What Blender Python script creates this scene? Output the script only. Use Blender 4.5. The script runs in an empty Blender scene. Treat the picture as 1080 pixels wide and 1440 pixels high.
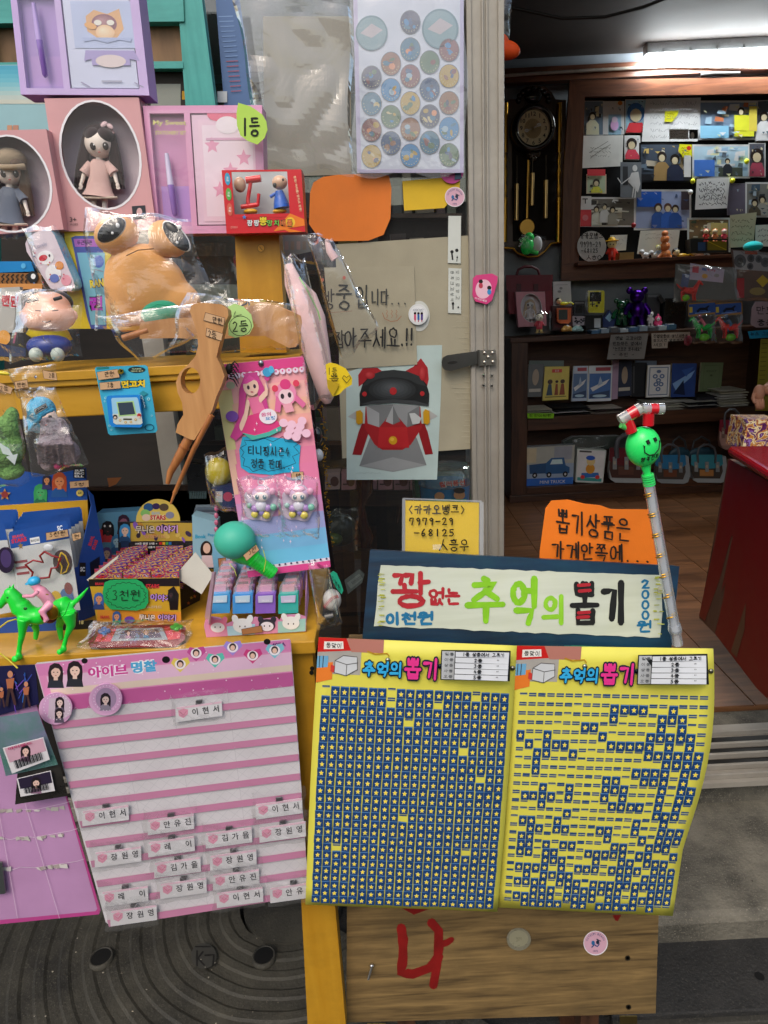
import bpy,math,random
from mathutils import Vector,Matrix,noise
R=math.radians
rnd=random.Random(7)
SC=bpy.context.scene
COL=SC.collection
F=960.0
CAM=Vector((0,0,1.6))
PITCH,ROLL=R(16.7),R(-3.0)
_r0=Vector((1,0,0));_f=Vector((0,math.cos(PITCH),-math.sin(PITCH)));_u0=Vector((0,math.sin(PITCH),math.cos(PITCH)))
_r=_r0*math.cos(ROLL)+_u0*math.sin(ROLL)
_u=_u0*math.cos(ROLL)-_r0*math.sin(ROLL)
cd=bpy.data.cameras.new('camera');cam=bpy.data.objects.new('camera',cd);COL.objects.link(cam)
cd.sensor_fit='VERTICAL';cd.sensor_height=36;cd.sensor_width=27;cd.lens=24
cd.clip_start=0.05;cd.clip_end=500
cam.matrix_world=Matrix(((_r.x,_u.x,-_f.x,CAM.x),(_r.y,_u.y,-_f.y,CAM.y),(_r.z,_u.z,-_f.z,CAM.z),(0,0,0,1)))
SC.camera=cam
W=bpy.data.worlds.new('World');SC.world=W;W.use_nodes=True
sky=W.node_tree.nodes.new('ShaderNodeTexSky');sky.sky_type='NISHITA';sky.sun_disc=False
SUN_EL,SUN_AZ=R(52),R(200)
sky.sun_elevation=SUN_EL;sky.sun_rotation=SUN_AZ;sky.air_density=1.5;sky.dust_density=4.0;sky.ozone_density=1.0
bg=W.node_tree.nodes['Background'];bg.inputs[1].default_value=0.13
W.node_tree.links.new(sky.outputs[0],bg.inputs[0])
sl=bpy.data.lights.new('sun','SUN');sl.energy=0.5;sl.angle=R(25);sl.color=(1,.96,.9)
so=bpy.data.objects.new('sun',sl);COL.objects.link(so)
_sd=Vector((math.sin(SUN_AZ)*math.cos(SUN_EL),math.cos(SUN_AZ)*math.cos(SUN_EL),math.sin(SUN_EL)))
so.rotation_euler=_sd.to_track_quat('Z','Y').to_euler();so.location=(-1,-3,6)
SC.view_settings.view_transform='Standard';SC.view_settings.look='None'
SC.view_settings.exposure=0.68;SC.view_settings.gamma=1
SC.render.engine='CYCLES'
SC.cycles.max_bounces=10;SC.cycles.transparent_max_bounces=24;SC.cycles.caustics_reflective=False;SC.cycles.caustics_refractive=False
def ray(px,py):return _f+_r*((px-540)/F)-_u*((py-720)/F)
def P(px,py,Y):
 d=ray(px,py);return CAM+d*(Y/d.y)
def G(px,py,z):
 d=ray(px,py);return CAM+d*((z-CAM.z)/d.z)
def pxsize(pt):return(pt-CAM).dot(_f)/F
class Pl:
 def __init__(s,a,n):
  s.a=Vector(a);s.n=Vector(n).normalized()
  if s.n.dot(CAM-s.a)<0:s.n=-s.n
 def hit(s,px,py,off=0):
  d=ray(px,py);a=s.a+s.n*off
  return CAM+d*((a-CAM).dot(s.n)/d.dot(s.n))
def VY(Y,yaw=0,lean=0,at=(540,720)):
 n=Vector((math.sin(R(yaw)),-math.cos(R(yaw)),0));n=Vector((n.x*math.cos(R(lean)),n.y*math.cos(R(lean)),math.sin(R(lean))))
 return Pl(P(at[0],at[1],Y),n)
def PL3(a,b,c):
 A,B_,C_=P(*a),P(*b),P(*c);return Pl(A,(B_-A).cross(C_-A))
def HZ(z):return Pl((0,1,z),(0,0,1))
def crop(ox,oy,s):return(ox,oy,s)
R1=(0,0,3.0);R2=(300,0,2.571);R3=(700,0,2.842);R4=(0,290,3.6);R5=(220,320,3.6);R6=(400,320,3.375);R7=(700,340,2.842)
S1=(0,500,4.5);S2=(0,680,3.6);S3=(270,480,3.272);S4=(500,560,1.862);S5=(0,900,2.4545);S6=(420,890,3.375);S7=(700,900,2.842)
T1=(0,1270,2.4545);T2=(420,1260,1.636);T3=(900,480,6.0);T4=(880,330,5.4);T5=(700,360,5.4);T6=(720,480,3.086);T7=(940,620,3.13);T8=(440,640,4.154)
PX=(0,0,1.0)
def lin(h):
 if not isinstance(h,str):return tuple(h)
 h=h.lstrip('#');o=[]
 for i in(0,2,4):
  c=int(h[i:i+2],16)/255;o.append(c/12.92 if c<=.04045 else((c+.055)/1.055)**2.4)
 return tuple(min(.84,x)for x in o)
_tc={}
def glyphs(s,bold=0.0):
 k=(s,bold)
 if k in _tc:return _tc[k]
 cu=bpy.data.curves.new('t','FONT');cu.body=s;cu.size=1;cu.resolution_u=2;cu.offset=bold;cu.fill_mode='FRONT'
 o=bpy.data.objects.new('t',cu);COL.objects.link(o);bpy.context.view_layer.update()
 me=bpy.data.meshes.new_from_object(o.evaluated_get(bpy.context.evaluated_depsgraph_get()))
 vs=[(v.co.x,v.co.y)for v in me.vertices];fs=[tuple(p.vertices)for p in me.polygons]
 bpy.data.objects.remove(o);bpy.data.curves.remove(cu);bpy.data.meshes.remove(me)
 if vs:
  x0=min(v[0]for v in vs);y0=min(v[1]for v in vs);x1=max(v[0]for v in vs);y1=max(v[1]for v in vs)
  h=max(1e-6,y1-y0);vs=[((x-x0)/h,(y-y0)/h)for x,y in vs];w=(x1-x0)/h
 else:w=0
 _tc[k]=(vs,fs,w);return _tc[k]
def circ(cx,cy,rx,ry,n=18,a0=0,rot=0):
 o=[]
 for i in range(n):
  a=a0+2*math.pi*i/n;x=rx*math.cos(a);y=ry*math.sin(a)
  c,s=math.cos(rot),math.sin(rot);o.append((cx+x*c-y*s,cy+x*s+y*c))
 return o
O_=[circ(.5,.5,.4,.42,13,-1.5)];O_=[O_[0]+[O_[0][0]]]
J={'ㄱ':[[(.1,.15),(.88,.13),(.7,.95)]],'ㄴ':[[(.15,.05),(.15,.85),(.95,.8)]],'ㄷ':[[(.1,.12),(.9,.1)],[(.14,.12),(.12,.88),(.95,.85)]],'ㄹ':[[(.1,.1),(.88,.1),(.85,.48),(.12,.5),(.12,.9),(.95,.88)]],'ㅁ':[[(.15,.1),(.15,.9)],[(.15,.1),(.88,.1),(.84,.9),(.15,.88)]],'ㅂ':[[(.15,.05),(.17,.92),(.85,.9)],[(.85,.03),(.85,.92)],[(.15,.48),(.85,.48)]],'ㅅ':[[(.52,.05),(.42,.5),(.05,.95)],[(.46,.4),(.95,.92)]],'ㅇ':O_,'ㅈ':[[(.1,.12),(.88,.12),(.5,.5),(.08,.95)],[(.5,.48),(.92,.92)]],'ㅊ':[[(.45,0),(.6,.1)],[(.08,.28),(.9,.26),(.5,.6),(.06,.98)],[(.5,.58),(.94,.95)]],'ㅋ':[[(.1,.12),(.88,.1),(.7,.95)],[(.1,.5),(.8,.46)]],'ㅌ':[[(.12,.1),(.9,.08)],[(.14,.48),(.85,.46)],[(.13,.1),(.13,.9),(.95,.86)]],'ㅍ':[[(.08,.1),(.92,.08)],[(.33,.12),(.36,.85)],[(.68,.1),(.64,.85)],[(.05,.9),(.96,.86)]],'ㅎ':[[(.45,0),(.58,.1)],[(.1,.28),(.92,.26)],[(.5+.32*math.cos(a*.52-1.5),.68+.3*math.sin(a*.52-1.5))for a in range(13)]],'ㅏ':[[(.3,0),(.3,1)],[(.3,.45),(.9,.42)]],'ㅑ':[[(.3,0),(.3,1)],[(.3,.32),(.85,.3)],[(.3,.6),(.85,.58)]],'ㅓ':[[(.75,0),(.75,1)],[(.1,.45),(.75,.45)]],'ㅕ':[[(.75,0),(.75,1)],[(.1,.32),(.75,.32)],[(.1,.6),(.75,.6)]],'ㅣ':[[(.5,0),(.5,1)]],'ㅐ':[[(.2,.05),(.2,.92)],[(.2,.48),(.7,.46)],[(.75,0),(.75,1)]],'ㅔ':[[(.5,.08),(.5,.9)],[(.1,.45),(.5,.45)],[(.9,0),(.9,1)]],'ㅗ':[[(.5,.05),(.5,.8)],[(.02,.85),(.98,.8)]],'ㅛ':[[(.32,.05),(.34,.8)],[(.66,.05),(.64,.8)],[(.02,.85),(.98,.8)]],'ㅜ':[[(.02,.2),(.98,.15)],[(.52,.2),(.5,1)]],'ㅠ':[[(.02,.2),(.98,.15)],[(.35,.2),(.3,1)],[(.65,.2),(.68,1)]],'ㅡ':[[(.02,.5),(.98,.45)]]}
CHO='ㄱㄲㄴㄷㄸㄹㅁㅂㅃㅅㅆㅇㅈㅉㅊㅋㅌㅍㅎ'
JUNG=['ㅏ','ㅐ','ㅑ','ㅑㅣ','ㅓ','ㅔ','ㅕ','ㅕㅣ','ㅗ','ㅗㅏ','ㅗㅐ','ㅗㅣ','ㅛ','ㅜ','ㅜㅓ','ㅜㅔ','ㅜㅣ','ㅠ','ㅡ','ㅡㅣ','ㅣ']
JONG=['','ㄱ','ㄱㄱ','ㄱㅅ','ㄴ','ㄴㅈ','ㄴㅎ','ㄷ','ㄹ','ㄹㄱ','ㄹㅁ','ㄹㅂ','ㄹㅅ','ㄹㅌ','ㄹㅍ','ㄹㅎ','ㅁ','ㅂ','ㅂㅅ','ㅅ','ㅅㅅ','ㅇ','ㅈ','ㅊ','ㅋ','ㅌ','ㅍ','ㅎ']
DBL={'ㄲ':'ㄱㄱ','ㄸ':'ㄷㄷ','ㅃ':'ㅂㅂ','ㅆ':'ㅅㅅ','ㅉ':'ㅈㅈ'}
OTH={'0':[[(.5+.36*math.cos(a*.52-1.4),.5+.46*math.sin(a*.52-1.4))for a in range(13)]],'1':[[(.5,.04),(.48,.96)]],'2':[[(.12,.22),(.4,.03),(.8,.18),(.6,.55),(.1,.95),(.9,.92)]],'3':[[(.15,.1),(.6,.03),(.75,.22),(.4,.45),(.8,.62),(.65,.92),(.1,.92)]],'4':[[(.55,.03),(.1,.6),(.9,.58)],[(.62,.3),(.58,.97)]],'5':[[(.8,.05),(.25,.06),(.2,.42),(.65,.42),(.82,.68),(.55,.95),(.12,.9)]],'6':[[(.6,.02),(.25,.4),(.15,.75),(.45,.96),(.78,.78),(.6,.52),(.2,.65)]],'7':[[(.15,.4),(.15,.08),(.85,.08),(.6,.96)]],'8':[[(.5,.48),(.2,.25),(.5,.03),(.8,.25),(.5,.48),(.15,.75),(.5,.97),(.85,.75),(.5,.48)]],'9':[[(.8,.25),(.5,.05),(.2,.25),(.45,.5),(.8,.3),(.78,.6),(.65,.97)]],'-':[[(.1,.55),(.9,.52)]],'.':[[(.4,.92),(.5,.96)]],',':[[(.5,.85),(.4,1.05)]],'!':[[(.55,.0),(.45,.68)],[(.42,.88),(.44,.94)]],'<':[[(.8,.1),(.25,.5),(.8,.95)]],'>':[[(.2,.1),(.75,.5),(.2,.95)]],'(':[[(.7,.02),(.35,.5),(.7,.98)]],')':[[(.3,.02),(.65,.5),(.3,.98)]],'"':[[(.35,.1),(.3,.3)],[(.65,.1),(.6,.3)]],'~':[[(.05,.55),(.3,.4),(.65,.6),(.95,.45)]],'/':[[(.8,.05),(.2,.95)]],' ':[]}
def syl(ch,j=0.03,rg=rnd):
 """strokes of one hand-written character in a unit box, y down"""
 def put(js,x0,y0,x1,y1):
  out=[]
  js=DBL.get(js,js);n=len(js)
  for k,q in enumerate(js):
   a=x0+(x1-x0)*k/n;b=x0+(x1-x0)*(k+.92)/n if n>1 else x1
   for st in J[q]:out.append([(a+(b-a)*x,y0+(y1-y0)*y)for x,y in st])
  return out
 c=ord(ch)-0xAC00
 if c<0 or c>11171:o=[list(s)for s in(OTH.get(ch)or J.get(ch)or[])]
 else:
  i,v,f=CHO[c//588],JUNG[(c%588)//28],JONG[c%28];o=[]
  hz=v[0]in 'ㅗㅛㅜㅠㅡ';yb=.6 if f else 1.0
  if len(v)==2 and hz:
   o+=put(i,.05,0,.6,yb*.52)+put(v[0],0,yb*.56,.68,yb*.98)+put(v[1],.66,-.02,1.02,yb)
  elif hz:o+=put(i,.14,0,.86,yb*.52)+put(v,0,yb*.54,1,yb*(.98 if f else 1))
  elif len(v)==2:o+=put(i,0,.08,.5,yb)+put(v[0],.48,.04,.8,yb)+put('ㅣ',.8,0,1.05,yb)
  else:o+=put(i,.0,.06,.58,yb*.95)+put(v,.58,-.02,1.02,yb)
  if f:o+=put(f,.12,.66,.92,1.02)
 return[[(x+rg.uniform(-j,j),y+rg.uniform(-j,j))for x,y in s]for s in o]
STEP=0.00006
class B:
 def __init__(s,pl=None,z=PX,off=0.0,k=1.0,step=STEP):
  s.v=[];s.f=[];s.c=[];s.sm=[];s.pl=pl;s.z=z;s.off=off;s.k=k;s.step=step;s.quad=None
 def m(s,x,y):
  if s.quad:
   a,b,c,d=s.quad
   p=[(a[i]*(1-x)+b[i]*x)*(1-y)+(d[i]*(1-x)+c[i]*x)*y for i in(0,1)];x,y=p
  return(s.z[0]+x/s.z[2],s.z[1]+y/s.z[2])
 def col(s,c):
  c=lin(c);return tuple(min(.84,x*s.k)for x in c)
 def add(s,vs,fs,c,smooth=False):
  n=len(s.v);s.v+=[Vector(v)for v in vs];c=s.col(c)
  for f in fs:s.f.append(tuple(n+i for i in f));s.c.append(c);s.sm.append(smooth)
 def pt(s,x,y,off=None):
  px,py=s.m(x,y);return s.pl.hit(px,py,s.off if off is None else off)
 def poly(s,pts,c,bump=True):
  if bump:s.off+=s.step
  s.add([s.pt(x,y)for x,y in pts],[tuple(range(len(pts)))],c)
 def rect(s,x0,y0,x1,y1,c):s.poly([(x0,y0),(x1,y0),(x1,y1),(x0,y1)],c)
 def ell(s,cx,cy,rx,ry,c,rot=0,n=20):s.poly(circ(cx,cy,rx,ry,n,0,R(rot)),c)
 def slab(s,pts,c,th,side=None,lift=0.0):
  """solid piece of thickness th standing on the surface (front th nearer to the viewer)"""
  s.off+=lift;n=len(pts);a=[s.pt(x,y,s.off)for x,y in pts];nn=s.pl.n
  if th<0:fr=a;bk=[p+nn*th for p in a]
  else:bk=a;fr=[p+nn*th for p in a];s.off+=th
  s.add(fr+bk,[tuple(range(n))],c)
  s.add(fr+bk,[tuple(range(2*n-1,n-1,-1))]+[(i,i+n,(i+1)%n+n,(i+1)%n)for i in range(n)],side or c)
 def line(s,pts,w,c,taper=0.0,wob=0.0):
  s.off+=s.step
  if len(pts)<2:return
  q=[];
  for i in range(len(pts)-1):
   q.append(pts[i])
   q.append(((pts[i][0]+pts[i+1][0])/2,(pts[i][1]+pts[i+1][1])/2))
  q.append(pts[-1]);L=[];Rr=[];n=len(q)
  for i in range(n):
   a=q[max(0,i-1)];b=q[min(n-1,i+1)];dx,dy=b[0]-a[0],b[1]-a[1];l=math.hypot(dx,dy)or 1
   ww=w*.5*(1-taper*i/n)*(1+rnd.uniform(-wob,wob));nx,ny=-dy/l*ww,dx/l*ww
   L.append((q[i][0]+nx,q[i][1]+ny));Rr.append((q[i][0]-nx,q[i][1]-ny))
  s.add([s.pt(*p)for p in L+Rr],[(i,i+1,n+i+1,n+i)for i in range(n-1)],c)
  for p,ww in((q[0],w),(q[-1],w*(1-taper))):
   s.off+=s.step;s.add([s.pt(*t)for t in circ(p[0],p[1],ww*.5,ww*.5,8)],[tuple(range(8))],c)
 def shade(s,cx,cy,rx,ry,c1,c2,n=8,dx=-.25,dy=-.3,rot=0):
  a,b=lin(c1),lin(c2)
  for i in range(n):
   f=i/(n-1);q=1-f*.85;s.ell(cx+rx*dx*f,cy+ry*dy*f,rx*q,ry*q,tuple(a[j]+(b[j]-a[j])*f for j in range(3)),rot,22)
 def text(s,t,x,y,h,c,bold=0.0,w=None,rot=0,align='c',out=None,shear=0):
  """printed text; x,y = centre (or left) and middle, h = height, all in the drawing units"""
  vs,fs,gw=glyphs(t,bold)
  if not vs:return
  sx=(w/gw)if w else h
  def put(vs,fs,c):
   s.off+=s.step;ca,sa=math.cos(R(rot)),math.sin(R(rot));o=[]
   for a,b in vs:
    dx=(a-(gw/2 if align=='c' else 0))*sx+shear*(b-.5)*h;dy=-(b-.5)*h
    o.append(s.pt(x+dx*ca-dy*sa,y+dx*sa+dy*ca))
   s.add(o,fs,c)
  if out:
   v2,f2,g2=glyphs(t,bold+out[1]);gg=g2
   s.off+=s.step;ca,sa=math.cos(R(rot)),math.sin(R(rot));o=[]
   e=out[1]*1.2
   for a,b in v2:
    dx=(a-(g2/2 if align=='c' else e))*sx*(1+0);dy=-(b-.5)*h*(1+2*e)
    o.append(s.pt(x+dx*ca-dy*sa+0,y+dx*sa+dy*ca))
   s.add(o,f2,out[0])
  put(vs,fs,c)
 def hand(s,t,x0,y0,x1,y1,w,c,rot=0,j=.03,gap=.18,wob=.12,sp=.5):
  """hand-written text filling the box"""
  ws=[(sp if ch==' ' else(.62 if ch in '0123456789-.,!<>()"' else 1))for ch in t];tot=sum(ws)+gap*(len(t)-1);x=0
  for ch,q in zip(t,ws):
   for st in syl(ch,j):
    pts=[]
    for a,b in st:
     u=(x+a*q)/tot;X=x0+(x1-x0)*u;Y=y0+(y1-y0)*b+math.tan(R(rot))*(X-x0);pts.append((X,Y))
    s.line(pts,w,c,taper=.12,wob=wob)
   x+=q+gap
 def box(s,a,b,c,rz=0,piv=None):
  x0,y0,z0=a;x1,y1,z1=b
  vs=[Vector(q)for q in((x0,y0,z0),(x1,y0,z0),(x1,y1,z0),(x0,y1,z0),(x0,y0,z1),(x1,y0,z1),(x1,y1,z1),(x0,y1,z1))]
  if rz:
   pv=Vector(piv or((x0+x1)/2,(y0+y1)/2,0));m=Matrix.Rotation(R(rz),3,'Z');vs=[m@(v-pv)+pv for v in vs]
  s.add(vs,[(0,3,2,1),(4,5,6,7),(0,1,5,4),(1,2,6,5),(2,3,7,6),(3,0,4,7)],c)
 def ballw(s,p,r,c,rot=None,seg=18,rings=10):
  vs=[];fs=[]
  for i in range(rings+1):
   t=math.pi*i/rings
   for k in range(seg):
    a=2*math.pi*k/seg;v=Vector((r[0]*math.sin(t)*math.cos(a),r[1]*math.sin(t)*math.sin(a),r[2]*math.cos(t)))
    if rot:v=rot@v
    vs.append(Vector(p)+v)
  for i in range(rings):
   for k in range(seg):fs.append((i*seg+k,i*seg+(k+1)%seg,(i+1)*seg+(k+1)%seg,(i+1)*seg+k))
  s.add(vs,fs,c,True)
 def ball(s,x,y,Y,rx,ry,c,rd=None,rot=0,seg=18,rings=10):
  """ellipsoid seen at x,y at distance Y; radii in drawing units, rot = tilt in the picture (degrees clockwise)"""
  px,py=s.m(x,y);p=P(px,py,Y);u=pxsize(p)/s.z[2]
  s.ballw(p,(rx*u,(rd or min(rx,ry))*u,ry*u),c,Matrix.Rotation(R(rot),3,'Y'),seg,rings);return p
 def tubew(s,pts,rs,c,seg=10,cap=True,flat=1.0):
  pts=[Vector(p)for p in pts];n=len(pts);vs=[];fs=[]
  if not isinstance(rs,(list,tuple)):rs=[rs]*n
  up=None
  for i in range(n):
   t=(pts[min(n-1,i+1)]-pts[max(0,i-1)]).normalized()
   if up is None:up=Vector((0,1,0))if abs(t.y)<.8 else Vector((1,0,0))
   a=t.cross(up).normalized();b=a.cross(t).normalized();up=b
   for k in range(seg):
    w=2*math.pi*k/seg;vs.append(pts[i]+a*(math.cos(w)*rs[i])+b*(math.sin(w)*rs[i]*flat))
  for i in range(n-1):
   for k in range(seg):fs.append((i*seg+k,i*seg+(k+1)%seg,(i+1)*seg+(k+1)%seg,(i+1)*seg+k))
  s.add(vs,fs,c,True)
  if cap:s.add(vs[:seg],[tuple(range(seg-1,-1,-1))],c);s.add(vs[-seg:],[tuple(range(seg))],c)
 def tube(s,pts,rs,c,seg=10,cap=True,flat=1.0):
  """pts = (x, y, Y) in drawing units; radii in drawing units"""
  w=[P(*s.m(x,y),Y)for x,y,Y in pts]
  if not isinstance(rs,(list,tuple)):rs=[rs]*len(w)
  s.tubew(w,[r*pxsize(p)/s.z[2]for r,p in zip(rs,w)],c,seg,cap,flat)
 def lathew(s,p,axis,prof,c,seg=20,cap=True):
  """prof = (distance along axis, radius)"""
  ax=Vector(axis).normalized();s.tubew_axis(Vector(p),ax,prof,c,seg,cap)
 def tubew_axis(s,p,ax,prof,c,seg,cap):
  a=ax.orthogonal().normalized();b=ax.cross(a);vs=[];fs=[];n=len(prof)
  for d,r in prof:
   for k in range(seg):
    w=2*math.pi*k/seg;vs.append(p+ax*d+a*(math.cos(w)*r)+b*(math.sin(w)*r))
  for i in range(n-1):
   for k in range(seg):fs.append((i*seg+k,(i+1)*seg+k,(i+1)*seg+(k+1)%seg,i*seg+(k+1)%seg))
  s.add(vs,fs,c,True)
  if cap:s.add(vs[:seg],[tuple(range(seg))],c);s.add(vs[-seg:],[tuple(range(seg-1,-1,-1))],c)
_m={}
def _nt(name):
 m=bpy.data.materials.new(name);m.use_nodes=True;t=m.node_tree;p=t.nodes['Principled BSDF'];return m,t,p
def nn_(t,ty,**kw):
 n=t.nodes.new(ty)
 for k,v in kw.items():
  if k.startswith('i_'):n.inputs[k[2:].replace('_',' ')].default_value=v
  else:setattr(n,k,v)
 return n
FIN={'paper':(.62,.3,.0,60,.15),'card':(.34,.5,.0,40,.05),'plastic':(.28,.5,0,30,.03),'gloss':(.12,.5,.6,20,.02),'cloth':(.92,.2,0,220,.6),'matte':(.75,.3,0,60,.2),'rubber':(.5,.4,0,90,.2),'metal':(.32,.5,0,50,.05),'print':(.42,.45,0,30,.03),'skin':(.5,.4,0,80,.05),'leather':(.42,.45,0,160,.3),'paint':(.4,.5,0,25,.12)}
def mat(fin='paper',c=None,var=.07):
 """surface finish; colour from the mesh's flat print colours, or one given colour"""
 k=(fin,c,var)
 if k in _m:return _m[k]
 m,t,p=_nt(fin+('' if c is None else '_'+str(c).strip('#')));rg,sp,coat,sc,bu=FIN[fin]
 L=t.links.new;tc=nn_(t,'ShaderNodeTexCoord')
 no=nn_(t,'ShaderNodeTexNoise');no.inputs['Scale'].default_value=14;no.inputs['Detail'].default_value=5;L(tc.outputs['Object'],no.inputs['Vector'])
 n2=nn_(t,'ShaderNodeTexNoise');n2.inputs['Scale'].default_value=sc*6;n2.inputs['Detail'].default_value=3;L(tc.outputs['Object'],n2.inputs['Vector'])
 mr=nn_(t,'ShaderNodeMapRange');mr.inputs['From Min'].default_value=.3;mr.inputs['From Max'].default_value=.7;mr.inputs['To Min'].default_value=1-var*1.4;mr.inputs['To Max'].default_value=1+var*.5;L(no.outputs['Fac'],mr.inputs['Value'])
 vm=nn_(t,'ShaderNodeVectorMath',operation='SCALE');L(mr.outputs[0],vm.inputs['Scale'])
 if c is None:
  at=nn_(t,'ShaderNodeAttribute',attribute_name='Col');L(at.outputs['Color'],vm.inputs[0])
 else:vm.inputs[0].default_value=lin(c)
 L(vm.outputs[0],p.inputs['Base Color'])
 p.inputs['Specular IOR Level'].default_value=sp;p.inputs['Coat Weight'].default_value=coat;p.inputs['Coat Roughness'].default_value=.08
 m2=nn_(t,'ShaderNodeMapRange');m2.inputs['To Min'].default_value=rg*.75;m2.inputs['To Max'].default_value=min(1,rg*1.25);L(no.outputs['Fac'],m2.inputs['Value']);L(m2.outputs[0],p.inputs['Roughness'])
 bp=nn_(t,'ShaderNodeBump');bp.inputs['Strength'].default_value=bu;bp.inputs['Distance'].default_value=.002;L(n2.outputs['Fac'],bp.inputs['Height']);L(bp.outputs[0],p.inputs['Normal'])
 if fin=='metal':p.inputs['Metallic'].default_value=1
 if fin=='cloth':p.inputs['Sheen Weight'].default_value=.3
 _m[k]=m;return m
def woodmat(name,c1,c2,scale=6,stretch=(1,1,12),rough=.5,bump=.3,dirt=0.0,dirtc='#1a130c'):
 if name in _m:return _m[name]
 m,t,p=_nt(name);L=t.links.new;tc=nn_(t,'ShaderNodeTexCoord');mp=nn_(t,'ShaderNodeMapping');mp.inputs['Scale'].default_value=[1/s for s in stretch]
 L(tc.outputs['Object'],mp.inputs['Vector'])
 wv=nn_(t,'ShaderNodeTexNoise');wv.inputs['Scale'].default_value=scale*6;wv.inputs['Detail'].default_value=6;wv.inputs['Distortion'].default_value=1.2;L(mp.outputs[0],wv.inputs['Vector'])
 w2=nn_(t,'ShaderNodeTexNoise');w2.inputs['Scale'].default_value=scale*40;w2.inputs['Detail'].default_value=4;L(mp.outputs[0],w2.inputs['Vector'])
 ad=nn_(t,'ShaderNodeMath',operation='MULTIPLY_ADD');ad.inputs[1].default_value=.35;L(w2.outputs['Fac'],ad.inputs[0]);L(wv.outputs['Fac'],ad.inputs[2])
 cr=nn_(t,'ShaderNodeValToRGB');cr.color_ramp.elements[0].position=.45;cr.color_ramp.elements[1].position=.85
 cr.color_ramp.elements[0].color=(*lin(c1),1);cr.color_ramp.elements[1].color=(*lin(c2),1);L(ad.outputs[0],cr.inputs[0])
 out=cr.outputs[0]
 if dirt:
  dn=nn_(t,'ShaderNodeTexNoise');dn.inputs['Scale'].default_value=5;dn.inputs['Detail'].default_value=8;dn.inputs['Roughness'].default_value=.7;L(tc.outputs['Object'],dn.inputs['Vector'])
  dr=nn_(t,'ShaderNodeMapRange');dr.inputs['From Min'].default_value=.45;dr.inputs['From Max'].default_value=.75;dr.inputs['To Max'].default_value=dirt;L(dn.outputs['Fac'],dr.inputs['Value'])
  mx=nn_(t,'ShaderNodeMix',data_type='RGBA');L(dr.outputs[0],mx.inputs['Factor']);L(out,mx.inputs['A']);mx.inputs['B'].default_value=(*lin(dirtc),1);out=mx.outputs['Result']
 L(out,p.inputs['Base Color']);p.inputs['Roughness'].default_value=rough
 bp=nn_(t,'ShaderNodeBump');bp.inputs['Strength'].default_value=bump;bp.inputs['Distance'].default_value=.002;L(ad.outputs[0],bp.inputs['Height']);L(bp.outputs[0],p.inputs['Normal'])
 _m[name]=m;return m
def groundmat(name,c1,c2,scale=8,rough=.85,bump=.5,speck=None,metallic=0,fine=120):
 if name in _m:return _m[name]
 m,t,p=_nt(name);L=t.links.new;tc=nn_(t,'ShaderNodeTexCoord')
 a=nn_(t,'ShaderNodeTexNoise');a.inputs['Scale'].default_value=scale;a.inputs['Detail'].default_value=10;a.inputs['Roughness'].default_value=.65;L(tc.outputs['Object'],a.inputs['Vector'])
 b=nn_(t,'ShaderNodeTexNoise');b.inputs['Scale'].default_value=fine;b.inputs['Detail'].default_value=4;L(tc.outputs['Object'],b.inputs['Vector'])
 cr=nn_(t,'ShaderNodeValToRGB');cr.color_ramp.elements[0].position=.35;cr.color_ramp.elements[1].position=.68
 cr.color_ramp.elements[0].color=(*lin(c1),1);cr.color_ramp.elements[1].color=(*lin(c2),1);L(a.outputs['Fac'],cr.inputs[0]);out=cr.outputs[0]
 if speck:
  v=nn_(t,'ShaderNodeTexNoise');v.inputs['Scale'].default_value=260;v.inputs['Detail'].default_value=2;L(tc.outputs['Object'],v.inputs['Vector'])
  r2=nn_(t,'ShaderNodeMapRange');r2.inputs['From Min'].default_value=.58;r2.inputs['From Max'].default_value=.7;L(v.outputs['Fac'],r2.inputs['Value'])
  mx=nn_(t,'ShaderNodeMix',data_type='RGBA');L(r2.outputs[0],mx.inputs['Factor']);L(out,mx.inputs['A']);mx.inputs['B'].default_value=(*lin(speck),1);out=mx.outputs['Result']
 L(out,p.inputs['Base Color']);mr=nn_(t,'ShaderNodeMapRange');mr.inputs['To Min'].default_value=rough*.7;mr.inputs['To Max'].default_value=min(1,rough*1.2);L(a.outputs['Fac'],mr.inputs['Value']);L(mr.outputs[0],p.inputs['Roughness'])
 p.inputs['Metallic'].default_value=metallic
 s=nn_(t,'ShaderNodeMath',operation='ADD');L(a.outputs['Fac'],s.inputs[0]);L(b.outputs['Fac'],s.inputs[1])
 bp=nn_(t,'ShaderNodeBump');bp.inputs['Strength'].default_value=bump;bp.inputs['Distance'].default_value=.004;L(s.outputs[0],bp.inputs['Height']);L(bp.outputs[0],p.inputs['Normal'])
 _m[name]=m;return m
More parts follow.
